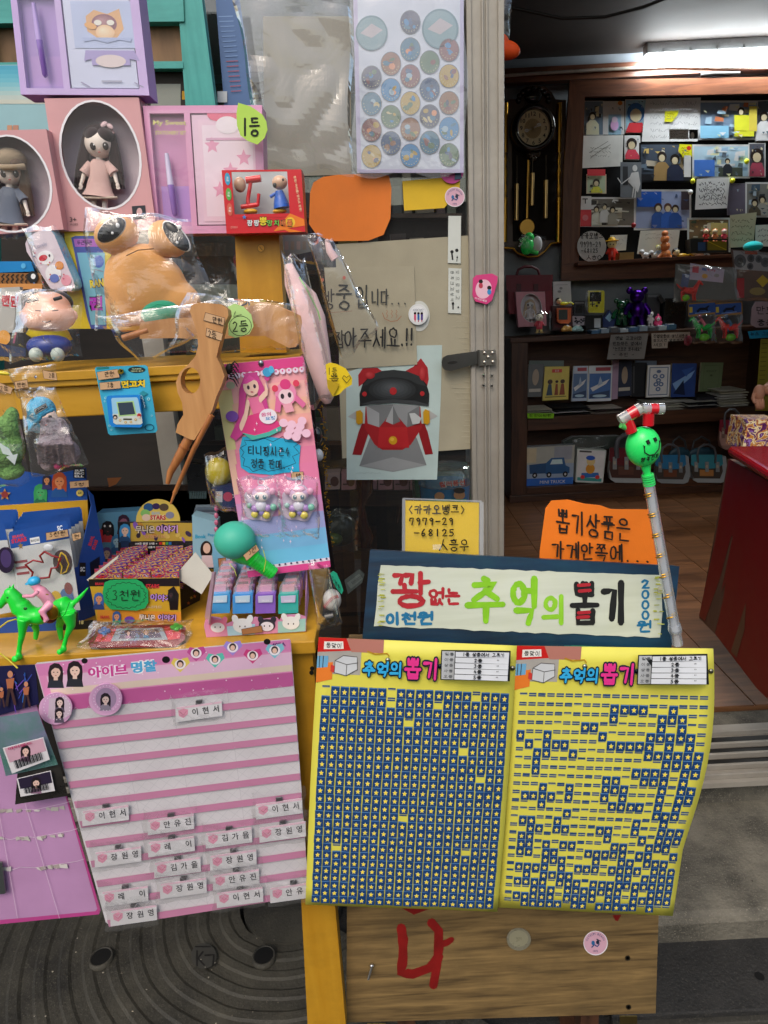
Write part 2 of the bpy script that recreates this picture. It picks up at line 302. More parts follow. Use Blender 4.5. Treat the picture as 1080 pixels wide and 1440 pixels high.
def busy(name,cols,scale=60,rough=.3,stretch=(1,1,1)):
 """crowded colour print"""
 if name in _m:return _m[name]
 m,t,p=_nt(name);L=t.links.new;tc=nn_(t,'ShaderNodeTexCoord');mp=nn_(t,'ShaderNodeMapping');mp.inputs['Scale'].default_value=stretch;L(tc.outputs['Object'],mp.inputs['Vector'])
 n=nn_(t,'ShaderNodeTexNoise');n.inputs['Scale'].default_value=scale*.7;n.inputs['Detail'].default_value=2.5;n.inputs['Distortion'].default_value=1.5;L(mp.outputs[0],n.inputs['Vector'])
 cr=nn_(t,'ShaderNodeValToRGB');cr.color_ramp.interpolation='CONSTANT';e=cr.color_ramp.elements
 while len(e)<len(cols):e.new(.5)
 for i,c in enumerate(cols):e[i].position=.0 if i==0 else.3+.42*(i-1)/max(1,len(cols)-2);e[i].color=(*lin(c),1)
 L(n.outputs['Fac'],cr.inputs[0]);L(cr.outputs[0],p.inputs['Base Color']);p.inputs['Roughness'].default_value=rough
 _m[name]=m;return m
def film(name='clear_film',tint=(1,1,1),haze=.03,refl=.62,rough=.06,bump=.34,scale=26,cap=.5):
 if name in _m:return _m[name]
 m=bpy.data.materials.new(name);m.use_nodes=True;t=m.node_tree;t.nodes.clear();L=t.links.new
 o=nn_(t,'ShaderNodeOutputMaterial');tr=nn_(t,'ShaderNodeBsdfTransparent');tr.inputs[0].default_value=(*tint,1)
 gl=nn_(t,'ShaderNodeBsdfGlossy');gl.inputs['Roughness'].default_value=rough;gl.inputs[0].default_value=(1,1,1,1)
 df=nn_(t,'ShaderNodeBsdfDiffuse');df.inputs[0].default_value=(.8,.82,.85,1)
 tc=nn_(t,'ShaderNodeTexCoord');n=nn_(t,'ShaderNodeTexNoise');n.inputs['Scale'].default_value=scale;n.inputs['Detail'].default_value=3;n.inputs['Distortion'].default_value=2.0;L(tc.outputs['Object'],n.inputs['Vector'])
 bp=nn_(t,'ShaderNodeBump');bp.inputs['Strength'].default_value=bump;bp.inputs['Distance'].default_value=.006;L(n.outputs['Fac'],bp.inputs['Height'])
 fr=nn_(t,'ShaderNodeFresnel');fr.inputs['IOR'].default_value=1.42;L(bp.outputs[0],gl.inputs['Normal']);L(bp.outputs[0],fr.inputs['Normal'])
 ml=nn_(t,'ShaderNodeMath',operation='MULTIPLY_ADD');ml.inputs[1].default_value=refl*2;ml.inputs[2].default_value=.0;ml.use_clamp=True;L(fr.outputs[0],ml.inputs[0]);mn=nn_(t,'ShaderNodeMath',operation='MINIMUM');mn.inputs[1].default_value=cap;L(ml.outputs[0],mn.inputs[0])
 m1=nn_(t,'ShaderNodeMixShader');m1.inputs[0].default_value=haze;L(tr.outputs[0],m1.inputs[1]);L(df.outputs[0],m1.inputs[2])
 m2=nn_(t,'ShaderNodeMixShader');L(mn.outputs[0],m2.inputs[0]);L(m1.outputs[0],m2.inputs[1]);L(gl.outputs[0],m2.inputs[2]);L(m2.outputs[0],o.inputs['Surface'])
 _m[name]=m;return m
def glow(name,c,st):
 m,t,p=_nt(name);p.inputs['Emission Color'].default_value=(*c,1);p.inputs['Emission Strength'].default_value=st;p.inputs['Base Color'].default_value=(.8,.8,.8,1);return m
INST=set()
def part(b,name,m,parent=None,bevel=0,remesh=0,solid=0,label=None,sub=0,kind=None,seg=2):
 me=bpy.data.meshes.new(name);me.from_pydata([tuple(v)for v in b.v],[],b.f);o=bpy.data.objects.new(name,me);COL.objects.link(o)
 ca=me.color_attributes.new('Col','FLOAT_COLOR','CORNER');buf=[]
 for pz,c in zip(me.polygons,b.c):buf+=[c[0],c[1],c[2],1.0]*pz.loop_total
 ca.data.foreach_set('color',buf);me.polygons.foreach_set('use_smooth',b.sm);me.materials.append(m)
 if parent:o.parent=parent
 if bevel:
  me.validate();q=o.modifiers.new('bevel','BEVEL');q.width=bevel;q.segments=seg;q.limit_method='ANGLE';q.angle_limit=R(35);q.harden_normals=False
 if remesh:
  q=o.modifiers.new('remesh','REMESH');q.mode='VOXEL';q.voxel_size=remesh;q.use_smooth_shade=True
  q=o.modifiers.new('smooth','SMOOTH');q.factor=.6;q.iterations=5
 if solid:q=o.modifiers.new('solid','SOLIDIFY');q.thickness=solid;q.offset=0
 if sub:q=o.modifiers.new('sub','SUBSURF');q.levels=sub;q.render_levels=sub
 if label:o['label']=label
 if kind:o['kind']=kind
 return o
def tag(o,label,cat,group=None):
 o['label']=label;o['category']=cat
 if group:o['group']=group
 return o
def thing(name,label,cat,group=None):
 o=bpy.data.objects.new(name,None);COL.objects.link(o);o.empty_display_size=.05;return tag(o,label,cat,group)
def struct(b,name,m,**kw):
 o=part(b,name,m,**kw)
 if not kw.get('parent'):o['kind']='structure'
 return o
def inst(me,name,parent,mw):
 o=bpy.data.objects.new(name,me);COL.objects.link(o);o.parent=parent;o.matrix_local=mw;INST.add(o.name);return o
def finish():
 kids={}
 for o in COL.objects:
  if o.parent:kids.setdefault(o.parent.name,[]).append(o)
 def bb(o):
  pts=[v.co.copy()for v in o.data.vertices]if o.type=='MESH' and o.name not in INST else([o.location.copy()]if o.name in INST else[])
  lo=hi=None
  if pts:lo=Vector((min(p.x for p in pts),min(p.y for p in pts),min(p.z for p in pts)));hi=Vector((max(p.x for p in pts),max(p.y for p in pts),max(p.z for p in pts)))
  for ch in kids.get(o.name,[]):
   q=bb(ch)
   if q[0]is None:continue
   lo=q[0]if lo is None else Vector(map(min,lo,q[0]));hi=q[1]if hi is None else Vector(map(max,hi,q[1]))
  return lo,hi
 def go(o,pw):
  if o.name in INST:o.location=o.location-pw;return
  lo,hi=bb(o)
  if lo is None:return
  c=Vector(((lo.x+hi.x)/2,(lo.y+hi.y)/2,lo.z))
  if o.type=='MESH':o.data.transform(Matrix.Translation(-c))
  o.location=c-pw
  for ch in kids.get(o.name,[]):go(ch,c)
 for o in list(COL.objects):
  if o.parent is None and o.type in('MESH','EMPTY'):go(o,Vector((0,0,0)))
def bag(pl,z,q,bulge,name='bag',parent=None,m=None,amp=.004,n=22,off=0.002,seed=0,back=False,fr=14):
 """crinkled clear bag: front sheet bulging over what it holds; q = four corners"""
 b=B(pl,z);b.quad=q;vs=[];fs=[]
 for side in((1,-1)if back else(1,)):
  for i in range(n+1):
   for k in range(n+1):
    u,v=k/n,i/n;e=(max(0,math.sin(math.pi*u))*max(0,math.sin(math.pi*v)))**.45
    w=pl.hit(*b.m(u+.02*math.sin(9*v+seed)*(1-e),v+.02*math.sin(11*u+seed*2)*(1-e)),0)
    a=noise.noise(w*fr+Vector((seed,0,0)));c=noise.noise(w*fr*2.6+Vector((0,seed,3)))
    d=off+side*(bulge*e)+(.5-abs(a))*amp*1.35+abs(c)*amp*.7
    vs.append(w+pl.n*d)
 N=(n+1)**2
 for sidx in range(2 if back else 1):
  for i in range(n):
   for k in range(n):o=sidx*N;fs.append((o+i*(n+1)+k,o+i*(n+1)+k+1,o+(i+1)*(n+1)+k+1,o+(i+1)*(n+1)+k))
 b.add(vs,fs,'#ffffff',False);return part(b,name,m or film(),parent)
def star(cx,cy,r,n=5,q=.45,y=1):return[(cx+(r if i%2==0 else r*q)*math.sin(math.pi*i/n),cy-y*(r if i%2==0 else r*q)*math.cos(math.pi*i/n))for i in range(2*n)]
# ================================================================== THE SETTING
YG=1.72
YW=4.95
ZF=0.235
ZC=3.05
ZK=1.12
WOODFLOOR=woodmat('floor_planks','#54351d','#8a5f3e',2.0,(9,1,1),.35,.05)
CONC=groundmat('worn_concrete','#413f38','#7d786b',6,.9,.8,'#7d776a')
ASPH=groundmat('dark_asphalt','#161615','#2c2b29',9,.85,.9,'#3a3834')
RUB=groundmat('dusty_rubber','#191815','#47443a',3.2,.75,.5,'#48453c')
PLAS=groundmat('grey_plaster','#7a7f85','#93989c',4,.9,.2)
CEIL=groundmat('brown_ceiling','#332c28','#4a413c',2,.85,.1)
DARKW=woodmat('dark_walnut','#2e1c13','#573826',3,(12,1,1),.4,.1)
DARKV=woodmat('dark_walnut_upright','#2e1c13','#573826',3,(1,1,12),.4,.1)
MIDW=woodmat('frame_walnut','#4a2818','#7a4a30',3,(10,1,1),.4,.1)
YEL=woodmat('yellow_paint','#bf8c22','#cf9d30',2,(8,1,1),.42,.25,.5,'#7a5a18')
YELV=woodmat('yellow_paint_upright','#b07d18','#c08f26',2,(1,1,9),.42,.25,.55,'#6f5014')
TEAL=woodmat('teal_paint','#2b8a84','#4aa8a0',2.2,(1,1,9),.5,.3,.35,'#1b4f4c')
TEALH=woodmat('teal_paint_rail','#2b8a84','#4aa8a0',2.2,(9,1,1),.5,.3,.35,'#1b4f4c')
ALU=groundmat('old_aluminium','#8b857b','#aaa499',3,.5,.15,None,.25,60)
NAT=woodmat('pine_toy','#a06c3c','#cc9860',2.6,(1,1,9),.42,.12)
PLY=woodmat('weathered_plywood','#4c3b22','#8f7448',6,(11,1,1),.6,.5,.6,'#4c3f28')
b=B();b.add([(-40,-60,0),(40,-60,0),(40,60,0),(-40,60,0)],[(0,1,2,3)],'#333333');struct(b,'ground',ASPH)
b=B();b.box((.30,1.31,.002),(6,1.72,.125),'#888888');struct(b,'pavement_step',CONC,bevel=.02)
b=B();b.box((-6,1.70,.002),(6,2.02,ZF-.012),'#888888');struct(b,'threshold_kerb',CONC,bevel=.008)
b=B();b.box((-3.2,2.02,.0),(3.6,YW+.2,ZF),'#777777');struct(b,'floor',WOODFLOOR)
o_=bpy.data.objects['floor']
pb=B();xs=-1.2;k=0
for k in range(16):
 x0=-0.1+k*.19;y=2.021
 while y<YW-.4:
  L_=rnd.uniform(.7,1.3);y1=min(YW-.35,y+L_);q=B();q.box((x0,y,ZF-.01),(x0+.187,y1-.003,ZF+.004+rnd.uniform(0,.0008)),'#885533')
  part(q,'plank',WOODFLOOR,o_,bevel=.0012,seg=1);y=y1
b=B();b.box((-6,YG-.075,ZF-.012),(6,YG+.2,ZF+.004),'#888888')
rail=thing('sliding_door_track','worn aluminium sliding door track on the threshold','door track');part(b,'track_plate',ALU,rail)
for yy in(YG-.06,YG-.02,YG+.03,YG+.08,YG+.14):
 b=B();b.box((-6,yy,ZF+.004),(6,yy+.009,ZF+.022),'#888888');part(b,'rail',ALU,rail,bevel=.002)
for y_ in(YG+.005,YG+.055,YG+.11):
 b=B();b.box((-6,y_-.01,ZF+.0045),(6,y_+.018,ZF+.009),'#161412');part(b,'groove',mat('rubber'),rail)
b=B();b.box((-3.2,YW,0),(3.6,YW+.1,ZC+.1),'#666666');struct(b,'wall_back',PLAS)
b=B();b.box((-3.3,1.9,0),(-3.2,YW+.1,ZC+.1),'#666666');struct(b,'wall_left',PLAS)
b=B();b.box((3.6,1.9,0),(3.7,YW+.1,ZC+.1),'#666666');struct(b,'wall_right',PLAS)
b=B();b.box((-3.2,1.95,ZC),(3.6,YW,ZC+.12),'#444444');struct(b,'ceiling',CEIL)
b=B();b.box((-3.3,1.5,3.06),(6,1.95,3.6),'#776a5a');struct(b,'lintel_wall',groundmat('facade_render','#6b6256','#8a8071',5,.9,.3))
b=B();b.box((-6,1.84,.002),(P(205,300,1.86).x,1.95,3.0),'#3b2a1c');struct(b,'wall_facade',woodmat('brown_board','#120d0a','#1f1712',3,(6,1,1),.7,.2))
b=B();b.box((2.1,1.80,ZF),(6,1.95,3.06),'#8a8071');struct(b,'wall_pier',_m['facade_render'])
b=B();b.box((-3.2,YW-.03,P(900,112,YW-.03).z),(3.6,YW,ZC),'#7a8086');struct(b,'wall_trim',mat('matte','#8b939b'))
b=B();p0=P(900,97,YW-.06);b.box((-3.2,YW-.10,p0.z-.05),(3.6,YW-.03,p0.z+.03),'#5c3a28');struct(b,'ceiling_beam',MIDW)
t=thing('wall_cable','pale cable run along the beam under the ceiling','cable');b=B()
b.tube([(690,108,YW-.12),(760,103,YW-.12),(850,98,YW-.12),(940,93,YW-.12),(1080,95,YW-.12),(1140,96,YW-.12)],2.2,'#b9b0a4',8);part(b,'cable',mat('plastic'),t)
b=B();b.tube([(985,106,YW-.13),(1000,104,YW-.14),(1040,103,YW-.13)],2.6,'#2c2826',8);part(b,'splice',mat('rubber'),t)
b=B();YL=G(1000,70,ZC-.03).y
b.tube([(690,6,2.9),(735,14,2.9),(790,26,2.9),(850,24,2.9),(905,10,2.9),(960,-12,2.9)],2.2,'#151211',8);tag(part(b,'ceiling_cable',mat('rubber')),'thin black cable sagging below the dark ceiling','cable')
t=thing('ceiling_lamp','lit white linear tube lamp fixed under the ceiling','lamp')
a=G(910,77,ZC-.07);c_=G(1110,73,ZC-.07);yl=(a.y+c_.y)/2;x0,x1=a.x,c_.x+.1
b=B();b.box((x0,yl-.035,ZC-.062),(x1,yl+.035,ZC-.002),'#cccccc');part(b,'housing',mat('plastic','#b9bcbe'),t,bevel=.004)
b=B();b.tubew([(x0+.01,yl-.01,ZC-.085),(x0+.03,yl-.01,ZC-.09),(x1-.03,yl-.01,ZC-.09),(x1,yl-.01,ZC-.085)],[.025,.034,.034,.025],'#ffffff',16);part(b,'diffuser',glow('lamp_glow',(.9,.97,1),46),t)
for i in range(6):
 x=x0+.1+i*(x1-x0-.2)/5;b=B();b.box((x-.006,yl-.043,ZC-.062),(x+.006,yl-.036,ZC-.04),'#dddddd');part(b,'clip',mat('metal','#b0b4b6'),t)
b=B();b.ball(706,70,2.1,26,13,'#e8521a',12,8);b.ball(700,60,2.1,16,12,'#e8521a',10);b.tube([(700,62,2.1),(703,30,2.12),(706,-20,2.12)],1.2,'#44413c',6)
tag(part(b,'paper_lantern',mat('paper')),'orange paper lantern peeping out behind the door jamb','lantern')
bag(VY(2.05),PX,[(700,-10),(720,-10),(716,58),(698,64)],.01,'hanging_wrap');tag(bpy.data.objects['hanging_wrap'],'crumpled clear wrap hanging at the top of the door jamb','plastic wrap')
door=thing('sliding_glass_door','aluminium framed sliding glass door covered with paper notices','door')
xr=P(706,350,YG).x;xl=P(658,350,YG).x
b=B()
b.box((xl,YG-.02,ZF+.02),(xr,YG+.02,3.05),'#999999');st=part(b,'stile',ALU,door,bevel=.003)
for f0,f1,dz in((.0,.14,.006),(.40,.46,.007),(.52,.58,.005),(.84,1.0,.008)):
 b=B();b.box((xl+(xr-xl)*f0,YG-.02-dz,ZF+.03),(xl+(xr-xl)*f1,YG-.0205,3.04),'#999999');part(b,'stile_ridge',ALU,st,bevel=.0015)
b=B();xL=P(215,350,YG).x
b.add([(xL,YG+.004,ZF+.06),(xl,YG+.004,ZF+.06),(xl,YG+.004,2.98),(xL,YG+.004,2.98)],[(0,1,2,3)],'#ffffff');b.add([(xL,YG-.002,ZF+.06),(xl,YG-.002,ZF+.06),(xl,YG-.002,2.98),(xL,YG-.002,2.98)],[(0,1,2,3)],'#ffffff')
part(b,'glass_pane',film('window_glass',(.93,.96,.94),.012,.95,.01,.0),door)
b=B();b.box((xL-.05,YG-.02,ZF+.02),(xL,YG+.02,3.05),'#999999');part(b,'stile',ALU,door)
b=B();b.box((xL,YG-.018,ZF+.022),(xl,YG+.018,ZF+.09),'#999999');part(b,'rail',ALU,door)
b=B();b.box((xL,YG-.018,2.98),(xl,YG+.018,3.05),'#999999');part(b,'rail',ALU,door)
GP=VY(YG-.030)
hasp=thing('hasp_latch','slotted grey steel hasp screwed across the door stile','latch')
b=B(GP,R6);b.slab([(745,640),(750,618),(770,606),(918,585),(922,645),(790,680),(760,676),(748,662)],'#83817c',.003);part(b,'strap',mat('metal','#7d7b76'),hasp,bevel=.0008)
b=B(GP,R6,.0035);b.poly(circ(798,641,24,7,14,0,-.12),'#1c1b19');part(b,'slot',mat('matte'),hasp)
b=B(GP,R6);b.slab([(920,582),(1002,580),(1004,652),(925,655)],'#b5ada2',.002);part(b,'plate',mat('metal','#b9b1a4'),hasp)
b=B();b.tube([(921,578,YG-.034),(923,660,YG-.034)],5,'#888888',10)if 0 else None
b=B(None,R6);b.tube([(921,580,YG-.034),(924,658,YG-.034)],6,'#888888',10);part(b,'knuckle',mat('metal','#8c8983'),hasp)
for x,y in((950,595),(988,595),(968,615),(950,640),(990,638)):
 b=B(None,R6);b.ball(x,y,YG-.034,8,8,'#cccccc',4,seg=10,rings=6);part(b,'screw',mat('metal','#c8c2b6'),hasp)
b=B(VY(YG-.0285),R6)
for x,y in((945,704),(985,704),(945,750),(985,752)):b.ell(x,y,8,8,'#d8d3c8',0,12);b.ell(x,y,4.5,4.5,'#15130f',0,10)
part(b,'screw_hole',mat('metal',None),st)
t=thing('rubber_kerb_ramp','fan ribbed black rubber kerb ramp with bolt holes under the counter','kerb ramp')
c0=G(412,1268,.03);b=B();rings=[]
nA=60
def rz(r):return.035+.0*r
prof=[];r=.13
k=0
while r<1.3:
 prof+=[(r,.031),(r+.022,.031),(r+.029,.0352),(r+.046,.0352)];r+=.052
vs=[];fs=[]
for r,z in prof:
 for i in range(nA+1):
  a=R(105)+R(215)*i/nA;wob=noise.noise(Vector((r*9,a*3,0)))*.004
  vs.append((c0.x+(r+wob)*1.12*math.cos(a),c0.y+(r+wob)*math.sin(a),z+noise.noise(Vector((r*20,a*9,2)))*.002))
for j in range(len(prof)-1):
 for i in range(nA):fs.append((j*(nA+1)+i,(j+1)*(nA+1)+i,(j+1)*(nA+1)+i+1,j*(nA+1)+i+1))
b.add(vs,fs,'#333333');part(b,'ribbed_surface',RUB,t)
b=B();b.tubew_axis(Vector((c0.x,c0.y,.004)),Vector((0,0,1)),[(0,.135),(.031,.135)],'#333333',40,True);part(b,'hub',RUB,t)
for(x,y,rr)in((142,1345,14.5),(371,1343,14.5)):
 p=G(x,y,.045);u=pxsize(p)
 b=B();b.tubew_axis(p-Vector((0,0,.012)),Vector((0,0,1)),[(0,rr*u*1.18),(.012,rr*u*1.12),(.0125,rr*u*.95),(.002,rr*u*.8)],'#222222',28,False);part(b,'hole_rim',RUB,t)
 b=B();b.tubew_axis(p-Vector((0,0,.014)),Vector((0,0,1)),[(0,rr*u*.2),(.013,rr*u*1.0)],'#050505',28,True);part(b,'bolt_hole',mat('matte','#060606'),t)
b=B(HZ(.046),T1);b.z=T1;b.off=.001;b.ell(703,182,44,44,'#3c3b37',0,30);b.off=.0016
b.line([(675,150),(725,150)],5,'#1c1b1a');b.line([(680,165),(680,215)],6,'#1c1b1a');b.line([(700,168),(683,190),(705,214)],6,'#1c1b1a');b.line([(708,180),(738,178),(735,215)],6,'#1c1b1a')
part(b,'makers_mark',mat('rubber'),t)
t=thing('rubber_kerb_ramp','flat black speckled rubber kerb ramp at the foot of the concrete step','kerb ramp')
b=B();q=[G(860,1296,.05),G(1180,1286,.05),G(1180,1415,.05),G(860,1430,.05)];n=4
b.add([tuple(v)for v in q]+[(v.x,v.y,.003)for v in q],[(0,1,2,3),(0,4,5,1),(1,5,6,2),(2,6,7,3),(3,7,4,0)],'#222222');part(b,'pad',ASPH,t,bevel=.004)
q=[G(860,1430,.035),G(1180,1413,.035),G(1180,1432,.035),G(860,1448,.035)]
b=B();b.add([tuple(v)for v in q]+[(v.x,v.y,.003)for v in q],[(0,1,2,3),(0,4,5,1),(1,5,6,2),(2,6,7,3),(3,7,4,0)],'#222222');part(b,'lip',RUB,t,bevel=.004)
p=G(1068,1373,.051);b=B();b.tubew_axis(p,Vector((0,0,1)),[(0,.006),(.0006,.011)],'#050505',18,True);part(b,'bolt_hole',mat('matte','#060606'),t)
b=B()
for i in range(46):
 p=G(rnd.uniform(860,1080),rnd.uniform(1075,1285),.125)if i<14 else G(rnd.uniform(0,430),rnd.uniform(1300,1440),.048)
 b.ballw(p,(rnd.uniform(.001,.003),rnd.uniform(.001,.003),.001),rnd.choice(['#8d877a','#5b564b','#a79f8e','#3a352c']),None,6,4)
part(b,'grit',mat('matte'),kind='stuff')
for x0,x1,h,y,c,lab in((-9,-2.2,3.3,-8.2,'#a39a8a','added unseen cream house across the street, there for reflections'),(-2.0,3.0,2.9,-8.0,'#8d6a55','added unseen low brick house across the street, there for reflections'),(3.3,10,3.5,-8.6,'#9aa0a2','added unseen grey plaster house across the street, there for reflections')):  # unseen houses added behind the camera to shape reflections in glass and film
 t=thing('reflection_house',lab,'building');b=B();b.box((x0,y-4,0),(x1,y,h),c);part(b,'wall',mat('matte',None,.2),t)
 b=B();b.box((x0-.15,y-4.1,h),(x1+.15,y+.25,h+.16),'#4a4640');part(b,'roof',mat('matte',None,.2),t)
 n=int((x1-x0)/1.6)
 for fl in range(1):
  for i in range(n):
   wx=x0+.5+i*(x1-x0-.6)/n;b=B();b.box((wx,y-.02,.9+fl*2.5),(wx+.95,y+.04,2.1+fl*2.5),'#d5d2c8');wf=part(b,'window',mat('matte',None),t);b=B();b.box((wx+.07,y+.041,.97+fl*2.5),(wx+.88,y+.05,2.03+fl*2.5),'#20262c');part(b,'pane',mat('gloss',None),wf)
# ================================================================== INSIDE THE SHOP
KI=1.9
YB=4.60
def D(z=R3,Y=None,off=0.0,k=KI):return B(VY(Y),z,off,k,.0004)
def person_fig(b,x,y,h,top,skin='#c99b80',hair='#231a16',legs=None):
 """tiny printed figure inside a photograph: x,y = middle of the head, h = head height"""
 b.poly([(x-h*.95,y+h*3),(x-h*.9,y+h*1.1),(x-h*.4,y+h*.55),(x+h*.4,y+h*.55),(x+h*.95,y+h*1.2),(x+h*1.0,y+h*3)],top)
 b.ell(x,y-h*.08,h*.52,h*.58,hair,0,14);b.ell(x,y+h*.08,h*.36,h*.44,skin,0,12)
def photo(b,q,bgc,blocks=(),figs=(),frame=None,seed=0,n=30,pal=('#3a4a5a','#8a9aa5','#b8a98a','#52606a','#2a2f35')):
 """a photographic print: clutter, then people"""
 rg=random.Random(seed);b.quad=None
 if frame:b.poly([(q[0][0]-frame[0],q[0][1]-frame[0]),(q[1][0]+frame[0],q[1][1]-frame[0]),(q[2][0]+frame[0],q[2][1]+frame[0]),(q[3][0]-frame[0],q[3][1]+frame[0])],frame[1])
 b.quad=q;b.rect(0,0,1,1,bgc)
 for i in range(n):
  u,v=rg.uniform(0,.85),rg.uniform(0,.85);w,h=rg.uniform(.03,.22),rg.uniform(.03,.22);c=rg.choice(pal)
  b.poly([(u,v),(min(1,u+w),max(0,v+rg.uniform(-.05,.05))),(min(1,u+w*.95),min(1,v+h)),(max(0,u-.02),min(1,v+h*.9))],c)
 for(u0,v0,u1,v1,c)in blocks:b.rect(u0,v0,u1,v1,c)
 s=math.hypot(q[1][0]-q[0][0],q[1][1]-q[0][1]);hh=math.hypot(q[3][0]-q[0][0],q[3][1]-q[0][1])
 for(u,v,h,top,*r)in figs:
  hair=r[0]if r else '#231a16';w=h*hh/s
  pts=[(u-w*.95,min(1,v+h*3)),(u-w*.9,v+h*1.1),(u-w*.4,v+h*.55),(u+w*.4,v+h*.55),(u+w*.95,v+h*1.2),(u+w,min(1,v+h*3))]
  b.poly([(min(1,max(0,x)),min(1,max(0,y)))for x,y in pts],top)
  b.poly([(min(1,max(0,u+w*.55*math.cos(a))),min(1,max(0,v-h*.08+h*.6*math.sin(a))))for a in[i*.45 for i in range(14)]],hair)
  b.poly([(min(1,max(0,u+w*.36*math.cos(a))),min(1,max(0,v+h*.1+h*.42*math.sin(a))))for a in[i*.52 for i in range(12)]],'#d3a588')
 for i in range(9):u,v=rg.uniform(0,.9),rg.choice((rg.uniform(0,.25),rg.uniform(.75,.92)));b.poly([(u,v),(min(1,u+rg.uniform(.03,.12)),v),(min(1,u+.06),min(1,v+rg.uniform(.03,.1)))],rg.choice(pal))
 b.quad=None
def scrib(b,x0,y0,x1,y1,rows,c='#333333',w=1.6,seed=1):
 rg=random.Random(seed)
 for r in range(rows):
  y=y0+(y1-y0)*(r+.5)/rows;x=x0;hgt=(y1-y0)/rows*.33
  while x<x1-4:
   L_=rg.uniform(4,11);b.line([(x,y+rg.uniform(-hgt,hgt)),(x+L_*.5,y+rg.uniform(-hgt,hgt)),(x+L_,y+rg.uniform(-hgt,hgt))],w,c);x+=L_+rg.uniform(1,5)
def Q(x0,y0,x1,y1,sk=0):return[(x0,y0),(x1,y0-sk),(x1,y1-sk),(x0,y1)]
YCK=YW-.16
cl=thing('pendulum_clock','dark wall clock with gold pillars, pendulum and three weights','clock')
b=D(R3,YCK+.12);b.slab([(22,412),(45,402),(72,402),(86,372),(110,350),(150,346),(185,352),(212,376),(226,402),(250,404),(268,404),(262,965),(215,968),(186,1002),(150,1022),(108,1024),(78,1012),(60,990),(22,985)],'#1a100b',.03);part(b,'back_board',DARKV,cl,bevel=.004)
b=D(R3,YCK+.09);b.slab([(56,560),(235,560),(232,960),(60,965)],'#0d0908',.004);part(b,'case_lining',mat('matte','#160e0b'),cl)
b=B(None,R3);b.z=R3
p=P(*b.m(143,512),YCK);u=pxsize(p)/R3[2];ax=Vector((0,-1,0))
b=B(k=1.3);b.tubew_axis(p+Vector((0,.10,0)),ax,[(0,88*u),(.10,88*u),(.13,80*u),(.13,66*u),(.115,64*u)],'#1c120d',36,True);part(b,'dial_ring',mat('gloss','#170f0b'),cl)
b=D(R3,YCK-.018);b.ell(143,512,66,78,'#7d6f58',0,40);b.ell(143,512,61,72,'#b5a68a',0,40);b.ell(140,514,34,40,'#8d7a58',0,30)
for i in range(12):
 a=R(30*(i+1)-90);b.text(str(i+1),143+49*math.cos(a),512+58*math.sin(a),17,'#0f0c09',.01)
b.line([(143,512),(118,521)],6,'#d9cfa8');b.line([(143,512),(163,500)],6,'#e8dfb8');b.ell(116,521,9,8,'#e8dfb8');b.ell(164,499,9,8,'#e8dfb8')
for i in range(24):a=i*.262;b.line([(140,514),(140+30*math.cos(a),514+35*math.sin(a))],1.2,'#6a5838')
part(b,'dial',mat('card'),cl)
b=B(None,R3)
for i in range(9):a=math.pi*i/8;b.ball(143-60*math.cos(a),402-46*math.sin(a),YCK+.08,12,12,'#20140e',10,seg=10,rings=6)
b.ball(143,385,YCK+.07,36,26,'#1a100b',14);part(b,'carved_crest',mat('gloss','#1d130d'),cl);b=B(None,R3);b.ball(143,615,YCK+.05,30,18,'#4a3a22',10);b.ball(143,632,YCK+.05,14,14,'#6a5430',10)
part(b,'carved_drop',mat('gloss','#3a2a18'),cl)
GOLD=mat('metal','#c9963c')
for x in(32,246):
 b=B(None,R3);b.tube([(x,412,YCK+.07),(x-2,610,YCK+.07)],10,'#c9963c',14)
 b.tube([(x-2,610,YCK+.07),(x-3,640,YCK+.07),(x-3,665,YCK+.07),(x-3,690,YCK+.07),(x-3,730,YCK+.07),(x-3,760,YCK+.07),(x-3,790,YCK+.07)],[5,9,5,11,5,9,5],'#c9963c',14)
 b.tube([(x-3,790,YCK+.07),(x-5,968,YCK+.07)],10,'#c9963c',14);part(b,'gold_pillar',GOLD,cl)
for x,y0,y1 in((76,735,880),(138,692,822),(192,720,872)):
 b=B(None,R3);b.tube([(x,y0,YCK+.01),(x-2,y1,YCK+.01)],9,'#c9a66a',14);wgt=part(b,'weight',mat('metal','#cfae78'),cl)
 b=B(None,R3);b.tube([(x+1,620,YCK+.01),(x,y0,YCK+.01)],1.1,'#555555',5);part(b,'chain',mat('metal','#5c5348'),wgt)
b=B(None,R3);b.tube([(123,640,YCK+.04),(117,890,YCK+.04)],6,'#8a6a3a',8,flat=.3);p=P(*b.m(116,908),YCK+.03);b.tubew_axis(p,ax,[(0,34*u),(.012,30*u)],'#c9963c',26,True);part(b,'pendulum',mat('metal','#a8803e'),cl)
b=B(None,R3);b.tube([(24,990,YCK+.08),(60,992,YCK+.08),(80,1012,YCK+.08),(120,1027,YCK+.08),(160,1024,YCK+.08),(188,1004,YCK+.08),(214,972,YCK+.08),(268,968,YCK+.08)],4,'#c9963c',8);part(b,'gold_edge',GOLD,cl)
b=B(None,R3);b.ball(287,968,YW-.03,15,15,'#bbbbbb',4);tag(part(b,'wall_boss',mat('metal','#a9a59c')),'small round metal knob beside the foot of the clock','knob')
t=thing('bagged_toy','green plastic toy animal in a clear bag on the clock pendulum','toy');b=B(None,R3,k=KI)
b.ball(118,985,YCK-.05,26,32,'#1fbf4a',18,20);b.ball(125,948,YCK-.05,20,18,'#1fbf4a',14);b.tube([(125,1000,YCK-.05),(160,1012,YCK-.05)],[10,8],'#1fbf4a');b.tube([(105,955,YCK-.05),(90,965,YCK-.05)],[7,5],'#1fbf4a');b.ball(158,975,YCK-.05,20,30,'#d9dde0',10)
